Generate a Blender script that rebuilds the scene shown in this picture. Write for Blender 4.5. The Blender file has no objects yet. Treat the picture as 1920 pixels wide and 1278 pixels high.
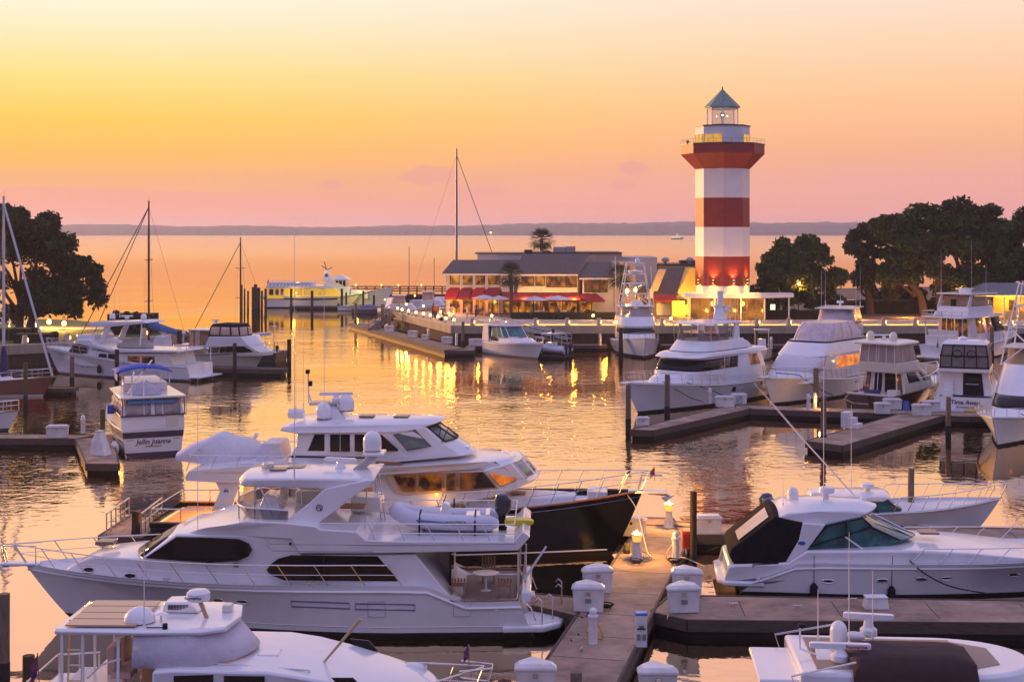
import bpy, bmesh, math, random
import numpy as np
from mathutils import Vector, Matrix
R = math.radians
sc = bpy.context.scene
col = sc.collection

def s2l(r, g, b):
    f = lambda c: (c/255/12.92) if c/255 <= .04045 else ((c/255+.055)/1.055)**2.4
    return (f(r), f(g), f(b), 1.0)

# ---------------------------------------------------------------- camera
CH, CF, HY = 13.0, 2666.67, 431.0          # height above the water, focal length and horizon in photo pixels
cam = bpy.data.cameras.new('camera')
cam.lens, cam.sensor_width, cam.sensor_fit = 50.0, 36.0, 'HORIZONTAL'
cam.shift_y = -(639.0-HY)/1920.0
cam.clip_start, cam.clip_end = 0.5, 20000
camo = bpy.data.objects.new('camera', cam); col.objects.link(camo)
camo.location = (0, 0, CH); camo.rotation_euler = (R(90), 0, 0)
sc.camera = camo

# ---------------------------------------------------------------- sky
world = bpy.data.worlds.new('World'); sc.world = world; world.use_nodes = True
nt = world.node_tree; nt.nodes.clear()
def N(t, **k):
    n = nt.nodes.new(t)
    for a, b in k.items(): setattr(n, a, b)
    return n
def wl(a, b): nt.links.new(a, b)
def wmath(op, a, b=None, clamp=False):
    n = N('ShaderNodeMath', operation=op, use_clamp=clamp)
    for i, x in enumerate((a, b)):
        if x is None: continue
        if isinstance(x, (int, float)): n.inputs[i].default_value = x
        else: wl(x, n.inputs[i])
    return n.outputs[0]
def wramp(fac, stops):
    n = N('ShaderNodeValToRGB'); cr = n.color_ramp
    cr.interpolation = 'LINEAR'
    for i, (p, c) in enumerate(stops):
        e = cr.elements[i] if i < 2 else cr.elements.new(p)
        e.position = p; e.color = c
    wl(fac, n.inputs[0]); return n.outputs[0]
def wmix(fac, a, b):
    n = N('ShaderNodeMix', data_type='RGBA')
    for s, x in ((n.inputs[0], fac), (n.inputs[6], a), (n.inputs[7], b)):
        if isinstance(x, (int, float)): s.default_value = x
        elif isinstance(x, tuple): s.default_value = x
        else: wl(x, s)
    return n.outputs[2]
def wrange(v, a, b, smooth=True):
    n = N('ShaderNodeMapRange', interpolation_type='SMOOTHSTEP' if smooth else 'LINEAR')
    wl(v, n.inputs[0]); n.inputs[1].default_value = a; n.inputs[2].default_value = b
    return n.outputs[0]
def mul(c, k, r=1.0): return (c[0]*k*r, c[1]*k, c[2]*k, 1)
tc = N('ShaderNodeTexCoord'); sep = N('ShaderNodeSeparateXYZ'); wl(tc.outputs['Generated'], sep.inputs[0])
dx, dy, dz = sep.outputs
zz = wmath('MULTIPLY', dz, 2.0, True)        # 0..0.5 of elevation sine over the ramp
def zs(y): # photo row -> ramp position
    t = (HY-y)/CF
    return 2*t/math.sqrt(1+t*t)
left = wramp(zz, [(0, mul(s2l(255,172,160),1.35)), (zs(412), mul(s2l(250,168,152),1.2)), (zs(385), mul(s2l(250,176,142),1.05)), (zs(335), s2l(252,184,122)), (zs(300), mul(s2l(255,194,98),1,1.12)),
                  (zs(230), mul(s2l(255,211,92),1,1.2)), (zs(150), mul(s2l(255,230,140),1,1.25)), (zs(60), mul(s2l(255,243,200),1.0,1.22)), (zs(0), mul(s2l(255,248,224),1.02,1.2)),
                  (.46, mul(s2l(255,222,214), 1.15, 1.1)), (.70, mul(s2l(244,210,222), 1.0)), (1.0, mul(s2l(180,176,212), .9))])
right = wramp(zz, [(0, mul(s2l(250,168,168),1.35)), (zs(412), mul(s2l(243,164,162),1.2)), (zs(385), mul(s2l(243,168,158),1.06)), (zs(330), s2l(247,176,158)), (zs(280), s2l(251,184,146)),
                   (zs(200), mul(s2l(253,200,152),1,1.08)), (zs(100), mul(s2l(253,216,180),1,1.1)), (zs(0), mul(s2l(252,228,206),1,1.1)),
                   (.46, mul(s2l(252,214,212), 1.08, 1.1)), (.70, mul(s2l(234,204,222), 1.0)), (1.0, mul(s2l(172,170,212), .9))])
az = N('ShaderNodeMath', operation='ARCTAN2'); wl(dx, az.inputs[0]); wl(dy, az.inputs[1])
front = wmix(wrange(az.outputs[0], -.36, .34), left, right)
# drifting pink cloud bank low over the far shore and two small puffs
nz = N('ShaderNodeTexNoise'); nz.inputs['Scale'].default_value = 1.0; nz.inputs['Detail'].default_value = 6; nz.inputs['Roughness'].default_value = .55
mp = N('ShaderNodeMapping'); mp.inputs['Scale'].default_value = (22, 22, 90); wl(tc.outputs['Generated'], mp.inputs[0]); wl(mp.outputs[0], nz.inputs['Vector'])
nn = wmath('SUBTRACT', nz.outputs[0], .5)
edge = wmath('ADD', wmath('MULTIPLY', nn, .010), wmath('ADD', wmath('MULTIPLY', az.outputs[0], -.022), .0235))
bank = wrange(wmath('SUBTRACT', edge, dz), 0, .0035)
front = wmix(wmath('MULTIPLY', bank, .55), front, mul(s2l(246,166,150),1.05))
def puff(px, py, sx, sy, amt):
    a0 = math.atan2((px-960)/CF, 1); z0 = zs(py)/2
    u = wmath('DIVIDE', wmath('SUBTRACT', az.outputs[0], a0), sx); v = wmath('DIVIDE', wmath('SUBTRACT', dz, z0), sy)
    r2 = wmath('ADD', wmath('MULTIPLY', u, u), wmath('MULTIPLY', v, v))
    r2 = wmath('ADD', r2, wmath('MULTIPLY', nn, -4.2))
    return wmath('MULTIPLY', wmath('SUBTRACT', 1.0, wrange(r2, .25, 1.1)), amt)
for px, py, sx, sy, amt in ((805,330,.020,.0085,.6), (862,356,.034,.006,.45), (1190,316,.014,.0085,.6), (1168,342,.011,.006,.5), (622,349,.010,.004,.5)):
    front = wmix(puff(px, py, sx, sy, amt), front, s2l(240,166,156))
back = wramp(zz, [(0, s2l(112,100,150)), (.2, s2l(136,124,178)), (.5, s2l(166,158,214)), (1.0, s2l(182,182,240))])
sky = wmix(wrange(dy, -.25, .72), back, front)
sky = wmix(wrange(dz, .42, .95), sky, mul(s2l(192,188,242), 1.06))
below = wmix(wrange(dz, -.05, -.001), s2l(120,100,105), sky)
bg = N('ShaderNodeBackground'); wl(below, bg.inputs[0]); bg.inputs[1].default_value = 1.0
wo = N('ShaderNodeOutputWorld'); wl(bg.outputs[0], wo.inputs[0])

# ---------------------------------------------------------------- the low sun, out of frame at the left
sl = bpy.data.lights.new('low_sun', 'SUN'); sl.energy = 4.6; sl.angle = R(5); sl.color = (1.0, .50, .17)
so = bpy.data.objects.new('low_sun', sl); col.objects.link(so)
sdir = Vector((math.sin(R(-48))*math.cos(R(4)), math.cos(R(-48))*math.cos(R(4)), math.sin(R(4))))
so.rotation_euler = sdir.to_track_quat('Z', 'Y').to_euler()

vs = sc.view_settings
vs.view_transform = 'Standard'; vs.look = 'None'; vs.exposure = 0.0; vs.gamma = 1.0
sc.cycles.use_denoising = True
sc.cycles.max_bounces = 6; sc.cycles.volume_bounces = 0; sc.cycles.transparent_max_bounces = 8
sc.cycles.sample_clamp_indirect = 6; sc.cycles.sample_clamp_direct = 0
sc.cycles.caustics_reflective = False; sc.cycles.caustics_refractive = False
sc.cycles.use_light_tree = True

def W(px, py, z=0.0):
    Y = (CH-z)*CF/(py-HY); return Vector(((px-960)/CF*Y, Y, z))
def WY(px, py, Y):
    return Vector(((px-960)/CF*Y, Y, CH-(py-HY)/CF*Y))

# ---------------------------------------------------------------- materials
MATS = {}
def mat(name, c, rough=.5, metal=0.0, vary=.0, scale=4.0, bump=0.0, emit=None, es=0.0, spec=.5, coat=0.0, alpha=1.0, dirt=None, stretch=(1,1,1), trans=0.0):
    if name in MATS: return MATS[name]
    m = bpy.data.materials.new(name); m.use_nodes = True; MATS[name] = m
    t = m.node_tree; p = t.nodes['Principled BSDF']
    if len(c) == 3: c = (*c, 1)
    p.inputs['Base Color'].default_value = c
    p.inputs['Roughness'].default_value = rough; p.inputs['Metallic'].default_value = metal
    p.inputs['Specular IOR Level'].default_value = spec
    p.inputs['Coat Weight'].default_value = coat; p.inputs['Coat Roughness'].default_value = .08
    p.inputs['Alpha'].default_value = alpha
    p.inputs['Transmission Weight'].default_value = trans
    if emit:
        p.inputs['Emission Color'].default_value = emit if len(emit) == 4 else (*emit, 1); p.inputs['Emission Strength'].default_value = es
    if vary or bump or dirt:
        tcn = t.nodes.new('ShaderNodeTexCoord'); mpn = t.nodes.new('ShaderNodeMapping'); mpn.inputs['Scale'].default_value = stretch
        t.links.new(tcn.outputs['Object'], mpn.inputs[0])
        nz = t.nodes.new('ShaderNodeTexNoise'); nz.inputs['Scale'].default_value = scale; nz.inputs['Detail'].default_value = 6; nz.inputs['Roughness'].default_value = .6
        t.links.new(mpn.outputs[0], nz.inputs['Vector'])
        if vary:
            rp = t.nodes.new('ShaderNodeValToRGB')
            rp.color_ramp.elements[0].position = .3; rp.color_ramp.elements[1].position = .7
            d = dirt if dirt else tuple(x*(1-vary) for x in c[:3])
            rp.color_ramp.elements[0].color = (*d[:3], 1); rp.color_ramp.elements[1].color = tuple(min(1, x*(1+vary*.5)) for x in c[:3]) + (1,)
            t.links.new(nz.outputs[0], rp.inputs[0]); t.links.new(rp.outputs[0], p.inputs['Base Color'])
        if bump:
            b = t.nodes.new('ShaderNodeBump'); b.inputs['Strength'].default_value = 1; b.inputs['Distance'].default_value = bump
            t.links.new(nz.outputs[0], b.inputs['Height']); t.links.new(b.outputs[0], p.inputs['Normal'])
    return m
def litmat(name, c0, c1, es, scale=1.2, thr=(.4,.62), base=(.02,.015,.012)):
    """window of a lit room: dark glass with uneven warm lamplight behind it"""
    if name in MATS: return MATS[name]
    m = mat(name, base, .08)
    t = m.node_tree; p = t.nodes['Principled BSDF']
    tcn = t.nodes.new('ShaderNodeTexCoord')
    nz = t.nodes.new('ShaderNodeTexNoise'); nz.inputs['Scale'].default_value = scale; nz.inputs['Detail'].default_value = 3
    t.links.new(tcn.outputs['Object'], nz.inputs['Vector'])
    rp = t.nodes.new('ShaderNodeValToRGB'); rp.color_ramp.elements[0].position = thr[0]; rp.color_ramp.elements[1].position = thr[1]
    rp.color_ramp.elements[0].color = (*c0[:3], 1); rp.color_ramp.elements[1].color = (*c1[:3], 1)
    t.links.new(nz.outputs[0], rp.inputs[0]); t.links.new(rp.outputs[0], p.inputs['Emission Color'])
    p.inputs['Emission Strength'].default_value = es
    return m

GEL = mat('gelcoat_white', (.80,.79,.78), .20, vary=.07, scale=.9, coat=.4)
GELC = mat('gelcoat_cream', (.74,.69,.58), .3, vary=.05, scale=1.5, coat=.25)
GELD = mat('gelcoat_deck', (.74,.73,.72), .55, vary=.08, scale=6)
BLACKG = mat('tinted_glass', (.010,.008,.010), .07, spec=.22)
GLASS = mat('clear_glass', (.10,.16,.16), .05, spec=.6)
STEEL = mat('stainless_rail', (.62,.60,.60), .22, metal=1.0)
CHAR = mat('black_rubber', (.010,.009,.010), .6, spec=.2)
NAVY = mat('navy_hull', (.003,.004,.011), .14, spec=.16, vary=.1, scale=1)
TEAK = mat('teak', (.30,.16,.07), .5, vary=.3, scale=9, stretch=(1,8,8))
CANVW = mat('canvas_white', (.66,.64,.66), .8, vary=.08, scale=5, bump=.02)
CANVB = mat('canvas_blue', (.02,.07,.42), .75, vary=.15, scale=5, bump=.02)
CANVK = mat('canvas_black', (.013,.011,.013), .85, spec=.12, vary=.2, scale=5, bump=.015)
CANVM = mat('canvas_brown', (.045,.018,.02), .85, vary=.2, scale=5, bump=.015)
VINYL = mat('clear_vinyl', (.52,.46,.45), .15, vary=.2, scale=3, bump=.03, alpha=.55)
ANTEN = mat('antenna_white', (.78,.77,.76), .4)
BRASS = mat('varnish', (.22,.08,.03), .25, coat=.6, vary=.2, scale=5)
BLUEB = mat('boot_blue', (.015,.02,.09), .3)
REDH = mat('hull_red', (.16,.012,.014), .22, coat=.4)
WOODP = mat('piling_wood', (.075,.052,.034), .9, spec=.2, vary=.45, scale=3, bump=.03, stretch=(6,6,.8))
CONC = mat('dock_concrete', (.37,.245,.17), .85, vary=.5, scale=.9, bump=.01)
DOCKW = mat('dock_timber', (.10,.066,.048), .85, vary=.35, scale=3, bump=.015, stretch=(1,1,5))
FIBER = mat('dock_box_fiberglass', (.74,.73,.73), .4, vary=.16, scale=2.2, dirt=(.58,.54,.50))

# ---------------------------------------------------------------- mesh building
class MB:
    def __init__(s): s.v, s.f, s.m = [], [], []
    def add(s, vs, fs, m=0):
        o = len(s.v); s.v += [tuple(x) for x in vs]; s.f += [tuple(i+o for i in f) for f in fs]; s.m += [m]*len(fs); return s
    def box(s, x0, x1, y0, y1, z0, z1, m=0, top=1.0):
        cx, cy = (x0+x1)/2, (y0+y1)/2; q = lambda x, y: (cx+(x-cx)*top, cy+(y-cy)*top)
        vs = [(x0,y0,z0),(x1,y0,z0),(x1,y1,z0),(x0,y1,z0),(*q(x0,y0),z1),(*q(x1,y0),z1),(*q(x1,y1),z1),(*q(x0,y1),z1)]
        return s.add(vs, [(3,2,1,0),(4,5,6,7),(0,1,5,4),(1,2,6,5),(2,3,7,6),(3,0,4,7)], m)
    def obox(s, a, b, w, h, m=0):
        """box along a->b (bottom centre line), width w, height h"""
        a, b = Vector(a), Vector(b); d = (b-a); n = Vector((-d.y, d.x, 0))
        n = n.normalized()*w/2 if n.length > 1e-9 else Vector((w/2,0,0)); u = Vector((0,0,h))
        vs = [a-n, b-n, b+n, a+n]; vs += [x+u for x in vs]
        return s.add(vs, [(3,2,1,0),(4,5,6,7),(0,1,5,4),(1,2,6,5),(2,3,7,6),(3,0,4,7)], m)
    def tube(s, pts, r, n=6, m=0, closed=False, caps=True):
        P = [Vector(p) for p in pts]; k = len(P)
        rr = r if isinstance(r, (list, tuple)) else [r]*k
        rings = []; up = None
        for i in range(k):
            t = (P[(i+1) % k]-P[i-1]) if closed else (P[min(i+1,k-1)]-P[max(i-1,0)])
            if t.length < 1e-9: t = Vector((0,0,1))
            t.normalize()
            if up is None: up = Vector((0,0,1)) if abs(t.z) < .9 else Vector((1,0,0))
            a = t.cross(up)
            if a.length < 1e-6: a = t.orthogonal()
            a.normalize(); b = t.cross(a); up = a.cross(t)
            rings.append([P[i]+(a*math.cos(2*math.pi*j/n)+b*math.sin(2*math.pi*j/n))*rr[i] for j in range(n)])
        return s.loft(rings, True, caps and not closed, caps and not closed, m, wrap=closed)
    def loft(s, rings, closed=True, cap0=False, cap1=False, m=0, wrap=False):
        n = len(rings[0]); vs = [p for r in rings for p in r]; fs = []
        R_ = len(rings)
        for i in range(R_ if wrap else R_-1):
            for j in range(n if closed else n-1):
                a, b = i*n+j, i*n+(j+1) % n; c, d = ((i+1) % R_)*n+(j+1) % n, ((i+1) % R_)*n+j
                fs.append((a, b, c, d))
        if cap0: fs.append(tuple(range(n-1, -1, -1)))
        if cap1: fs.append(tuple((R_-1)*n+j for j in range(n)))
        return s.add(vs, fs, m)
    def lathe(s, prof, c=(0,0,0), n=16, m=0, sx=1, sy=1):
        rings = [[(c[0]+r*sx*math.cos(2*math.pi*j/n), c[1]+r*sy*math.sin(2*math.pi*j/n), c[2]+z) for j in range(n)] for r, z in prof]
        return s.loft(rings, True, True, True, m)
    def prism(s, poly, z0, z1, m=0):
        n = len(poly)
        return s.add([(x,y,z0) for x,y in poly]+[(x,y,z1) for x,y in poly], [tuple(range(n-1,-1,-1)), tuple(range(n,2*n))]+[(i,(i+1)%n,(i+1)%n+n,i+n) for i in range(n)], m)
    def ell(s, c, rx, ry, rz, nu=12, nv=8, m=0, cut=-1.0):
        rings = []
        for i in range(nv+1):
            z = cut+(1-cut)*i/nv if False else math.sin(math.asin(max(-1,cut))+(math.pi/2-math.asin(max(-1,cut)))*i/nv)
            r = math.sqrt(max(0,1-z*z))
            r = max(r, .02)
            rings.append([(c[0]+rx*r*math.cos(2*math.pi*j/nu), c[1]+ry*r*math.sin(2*math.pi*j/nu), c[2]+rz*z) for j in range(nu)])
        return s.loft(rings, True, True, True, m)
    def quad(s, a, b, c, d, m=0): return s.add([a,b,c,d], [(0,1,2,3)], m)
    def build(s, name, mats, parent=None, smooth=38, bevel=0.0, seg=2):
        me = bpy.data.meshes.new(name); me.from_pydata(s.v, [], s.f)
        if not isinstance(mats, (list, tuple)): mats = [mats]
        for x in mats: me.materials.append(x)
        if len(mats) > 1: me.polygons.foreach_set('material_index', s.m)
        bm = bmesh.new(); bm.from_mesh(me); bmesh.ops.recalc_face_normals(bm, faces=bm.faces); bm.to_mesh(me); bm.free()
        if smooth:
            me.polygons.foreach_set('use_smooth', [True]*len(me.polygons)); me.set_sharp_from_angle(angle=R(smooth))
        o = bpy.data.objects.new(name, me); col.objects.link(o)
        if parent: o.parent = parent
        if bevel:
            b = o.modifiers.new('soft_edges', 'BEVEL'); b.width = bevel; b.segments = seg; b.limit_method = 'ANGLE'; b.angle_limit = R(32); b.harden_normals = False
        return o
def tag(o, label=None, cat=None, group=None, kind=None):
    for k, v in (('label', label), ('category', cat), ('group', group), ('kind', kind)):
        if v: o[k] = v
    return o
def thing(name, label, cat, loc=(0,0,0), rot=0, group=None):
    o = bpy.data.objects.new(name, None); col.objects.link(o); o.empty_display_size = .2
    o.location = loc; o.rotation_euler = (0, 0, rot)
    return tag(o, label, cat, group)
def dup(root, loc, rot, label=None, group=None):
    r = root.copy(); col.objects.link(r); r.location = loc; r.rotation_euler = (0,0,rot)
    if label: r['label'] = label
    if group: r['group'] = group
    for ch in list(root.children):
        c = ch.copy(); col.objects.link(c); c.parent = r
        for g in list(ch.children):
            d = g.copy(); col.objects.link(d); d.parent = c
    return r
def lamp(name, loc, power, color=(1,.55,.16), r=.12, kind='POINT', parent=None, spot=None, rot=None):
    l = bpy.data.lights.new(name, kind); l.energy = power; l.color = color; l.shadow_soft_size = r
    if spot: l.spot_size = R(spot); l.spot_blend = 1.0
    o = bpy.data.objects.new(name, l); col.objects.link(o); o.location = loc
    if rot: o.rotation_euler = rot
    if parent: o.parent = parent
    return o
def lerp(a, b, t): return a+(b-a)*t
def interp(pts, x):
    if x <= pts[0][0]: return pts[0][1]
    for (a, u), (b, v) in zip(pts, pts[1:]):
        if x <= b: return u+(v-u)*(x-a)/max(1e-9, b-a)
    return pts[-1][1]
def smooth_pts(pts, k=4, closed=False):
    """Catmull-Rom through pts"""
    P = [Vector(p) for p in pts]; n = len(P); out = []
    rng = range(n if closed else n-1)
    for i in rng:
        p0, p1, p2, p3 = P[i-1] if (closed or i > 0) else P[0], P[i], P[(i+1) % n], P[(i+2) % n] if (closed or i+2 < n) else P[-1]
        for j in range(k):
            t = j/k
            out.append(.5*((2*p1)+(p2-p0)*t+(2*p0-5*p1+4*p2-p3)*t*t+(3*p1-p0-3*p2+p3)*t**3))
    if not closed: out.append(P[-1])
    return out
def text(s, size, m, parent, loc, rot, name='lettering', extrude=.004, align='CENTER', shear=0.0):
    c = bpy.data.curves.new(name, 'FONT'); c.body = s; c.size = size; c.extrude = extrude; c.align_x = align; c.align_y = 'CENTER'; c.shear = shear; c.offset = size*.018
    c.materials.append(m)
    tmp = bpy.data.objects.new(name, c); col.objects.link(tmp); dg = bpy.context.evaluated_depsgraph_get()
    me = bpy.data.meshes.new_from_object(tmp.evaluated_get(dg)); bpy.data.objects.remove(tmp); bpy.data.curves.remove(c)
    if not me.materials: me.materials.append(m)
    o = bpy.data.objects.new(name, me); col.objects.link(o); o.parent = parent; o.location = loc; o.rotation_euler = rot
    return o
# ================================================================ SETTING
# ---- water
wm = bpy.data.materials.new('harbour_water'); wm.use_nodes = True; MATS['water'] = wm
t = wm.node_tree; t.nodes.clear()
def wn(ty, **k):
    n = t.nodes.new(ty)
    for a, b in k.items(): setattr(n, a, b)
    return n
geo = wn('ShaderNodeNewGeometry'); sp = wn('ShaderNodeSeparateXYZ'); t.links.new(geo.outputs['Position'], sp.inputs[0])
def wnoise(scale, stretch, detail=3, rough=.5):
    mpn = wn('ShaderNodeMapping'); mpn.inputs['Scale'].default_value = stretch; t.links.new(geo.outputs['Position'], mpn.inputs[0])
    z = wn('ShaderNodeTexNoise'); z.inputs['Scale'].default_value = scale; z.inputs['Detail'].default_value = detail; z.inputs['Roughness'].default_value = rough
    z.inputs['Distortion'].default_value = .4
    t.links.new(mpn.outputs[0], z.inputs['Vector']); return z.outputs[0]
def wmth(op, a, b, clamp=False):
    n = wn('ShaderNodeMath', operation=op, use_clamp=clamp)
    for i, x in enumerate((a, b)):
        if isinstance(x, (int, float)): n.inputs[i].default_value = x
        else: t.links.new(x, n.inputs[i])
    return n.outputs[0]
def wrng(v, a, b, c=0., d=1.):
    n = wn('ShaderNodeMapRange', interpolation_type='SMOOTHSTEP'); t.links.new(v, n.inputs[0])
    for i, x in enumerate((a, b, c, d)): n.inputs[i+1].default_value = x
    return n.outputs[0]
rip = wnoise(1.15, (1,1.15,1), 3, .5)           # wavelets about a metre long
swell = wnoise(.22, (1,1.3,1), 2, .5)
calm = wrng(wnoise(.035, (1,1,1), 2, .5), .38, .62, .12, 1.0)   # patches of breeze
near = wrng(sp.outputs[1], 40, 75, .35, 1.0)                    # sheltered between the near berths
far = wrng(sp.outputs[1], 170, 420, 1.0, .55)
h = wmth('ADD', wmth('MULTIPLY', rip, .042), wmth('MULTIPLY', swell, .060))
h = wmth('MULTIPLY', wmth('MULTIPLY', h, calm), wmth('MULTIPLY', near, far))
bp = wn('ShaderNodeBump'); bp.inputs['Strength'].default_value = 1.0; bp.inputs['Distance'].default_value = 1.0; t.links.new(h, bp.inputs['Height'])
gl = wn('ShaderNodeBsdfGlossy'); t.links.new(wrng(sp.outputs[1], 120, 900, .03, .20), gl.inputs['Roughness']); gl.inputs['Color'].default_value = (1.0,.77,.50,1); t.links.new(bp.outputs[0], gl.inputs['Normal'])
df = wn('ShaderNodeBsdfDiffuse'); df.inputs['Color'].default_value = (.012,.016,.018,1)
fr = wn('ShaderNodeFresnel'); fr.inputs['IOR'].default_value = 1.33; t.links.new(bp.outputs[0], fr.inputs['Normal'])
mx = wn('ShaderNodeMixShader'); t.links.new(wmth('ADD', .84, wmth('MULTIPLY', fr.outputs[0], .16)), mx.inputs[0]); t.links.new(df.outputs[0], mx.inputs[1]); t.links.new(gl.outputs[0], mx.inputs[2])
ou = wn('ShaderNodeOutputMaterial'); t.links.new(mx.outputs[0], ou.inputs[0])
mb = MB(); mb.quad((-3800,-60,0),(3800,-60,0),(3800,3800,0),(-3800,3800,0))
tag(mb.build('harbour_water', wm, smooth=0), kind='structure')

GRASS = mat('lawn_grass', (.055,.10,.015), .9, vary=.35, scale=.8, bump=.03)
PATH = mat('promenade_paving', (.46,.39,.31), .85, vary=.18, scale=1.1, bump=.006)
EARTH = mat('bare_earth', (.16,.095,.06), .95, vary=.3, scale=.6, bump=.04)
SEAW = mat('seawall_concrete', (.42,.34,.24), .85, vary=.25, scale=.9, bump=.01, stretch=(1,1,.4))
SEAL = mat('seawall_timber', (.075,.05,.034), .9, spec=.2, vary=.4, scale=1.6, bump=.02, stretch=(5,5,.4))
ROCK = mat('rock_bank', (.14,.12,.12), .9, vary=.4, scale=1.5, bump=.08)
GZ = 2.3
# ---- land right of the channel
land = [(-6.2,158.15),(150,158.15),(150,300),(60,262),(20,236),(-6,214),(-14.9,186)]
mb = MB(); mb.prism(land, -1, GZ-.06); tag(mb.build('quay_ground', EARTH, smooth=0), kind='structure')
mb = MB(); mb.prism([(-5.9,158.9),(150,158.9),(150,170),(4,170),(-2,174),(-8,186),(-14.2,186)], GZ-.058, GZ); tag(mb.build('promenade_path', PATH, smooth=0), kind='structure')
mb = MB(); mb.prism([(26,171),(150,171),(150,186),(26,186)], GZ-.058, GZ-.02); tag(mb.build('planting_ground', EARTH, smooth=0), kind='structure')
# ---- land left
lland = [(-120,118),(-47,131),(-42,134.5),(-36.5,141),(-34.2,146),(-36,152),(-44,160),(-52,169),(-75,178),(-120,185)]
mb = MB(); mb.prism(lland, -1, 2.3); tag(mb.build('lawn_ground', GRASS, smooth=0), kind='structure')
mb = MB(); mb.prism([(-120,151),(-62,151.6),(-44,153),(-38.5,152),(-38,153.6),(-45,156.6),(-62,155.6),(-120,155)], 2.302, 2.33); tag(mb.build('waterside_path', PATH, smooth=0), kind='structure')
rng = random.Random(4)
mb = MB()
for i in range(90):
    t_ = i/89; p = Vector((lerp(-35,-75,t_), lerp(152,180,t_**.8), .6+rng.random()*1.1)); r_ = .5+rng.random()*.7
    mb.ell(p+Vector((rng.uniform(-1,1), rng.uniform(-.6,1.6), 0)), r_*1.3, r_, r_*.7, 7, 4)
tag(mb.build('rock_bank', ROCK, smooth=0), 'heap of grey boulders along the shore behind the left lawn', 'rocks', kind='stuff')

def seawall(name, pts, label, zt=GZ, th=.7, zc=1.5):
    """concrete cap over timber sheeting, following pts; land lies on the left of travel"""
    root = thing(name, label, 'seawall')
    P = [Vector((*p, 0)) for p in pts]
    def strip(z0, z1, off, wid):
        rings = []
        for i, p in enumerate(P):
            a = (P[i]-P[i-1]).normalized() if i > 0 else None; b = (P[i+1]-P[i]).normalized() if i+1 < len(P) else None
            d = (a+b).normalized() if a and b else (a or b)
            n = Vector((d.y, -d.x, 0)); k = 1/max(.5, n.dot(Vector(((b or a).y, -(b or a).x, 0))))
            q0, q1 = p+n*off*k, p+n*(off-wid)*k
            rings.append([(q0.x,q0.y,z0),(q0.x,q0.y,z1),(q1.x,q1.y,z1),(q1.x,q1.y,z0)])
        m_ = MB(); m_.loft(rings, True, True, True); return m_
    strip(zc, zt+.10, .22, th).build('wall_cap', SEAW, root, smooth=0, bevel=.04)
    strip(-1.2, zc-.004, .0, .3).build('timber_sheeting', SEAL, root, smooth=0)
    strip(.35, .6, .16, .15).build('waler', SEAL, root, smooth=0)
    return root
seawall('quay_seawall', [(-6.4,157.9),(150,157.9)], 'long straight concrete capped seawall below the restaurant and lighthouse promenade')
seawall('pier_seawall', [(-15.3,184.5),(-6.6,157.9)], 'concrete capped seawall under the row of globe lamps')
seawall('lawn_seawall', [(-120,117.6),(-47,130.8),(-42,134.2),(-36.2,140.8),(-33.8,146)], 'curved concrete capped seawall below the lawn and hedge')

# ---- edge posts and rope
POSTM = mat('post_concrete', (.50,.43,.36), .8, vary=.15, scale=3)
ROPE = mat('rope', (.62,.44,.20), .9)
LAMPG = mat('lamp_glow', (.8,.6,.3), .4, emit=(1,.50,.10), es=9)
def bollard_post(x, y, label, group):
    r = thing('edge_post', label, 'post', (x,y,GZ+.1), 0, group)
    m_ = MB(); m_.box(-.27,.27,-.22,.22,0,.82,top=.72); m_.build('post_body', POSTM, r, bevel=.03)
    m_ = MB(); m_.box(.17,.255,-.225,.05,.22,.52); m_.build('step_light', LAMPG, r)
    return r
pxs = [886+59.3*i for i in range(18)]
prev = None
pg = 'white posts strung with rope along the quay edge'
xs_ = []
for i, p in enumerate(pxs):
    x = (p-960)/CF*158.2; xs_.append(x)
    if i == 0: post0 = bollard_post(x, 158.2, 'tapered white concrete post carrying rope on the quay seawall', pg)
    else: dup(post0, (x,158.2,GZ+.1), 0)
    lamp('post_light', (x+.6, 158.9, GZ+.6), 220, (1,.42,.04), .1)
for a, b in zip(xs_, xs_[1:]):
    m_ = MB(); m_.tube([(lerp(a+.2,b-.2,k/8), 158.2, GZ+.75-.42*(1-(2*k/8-1)**2)) for k in range(9)], .035, 5)
    tag(m_.build('rope_swag', ROPE), 'drooping rope between two white posts on the quay seawall', 'rope', 'rope swags along the quay edge')
m_ = MB(); m_.box(-5.5,62,158.58,158.70,GZ+.02,GZ+.17)
tag(m_.build('kerb_light', mat('kerb_glow', (.5,.4,.2), .5, emit=(1,.50,.05), es=2.4)), 'thin glowing amber kerb light along the quay edge', 'kerb light')
for i, (x, y) in enumerate(((-45.3,132.3),(-42.2,135.0),(-39.2,138.6),(-36.6,141.6),(-35.3,144.0))):
    dup(post0, (x,y,GZ+.1), R(35), 'tapered white concrete post on the curved lawn seawall', 'posts along the lawn seawall')

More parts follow.
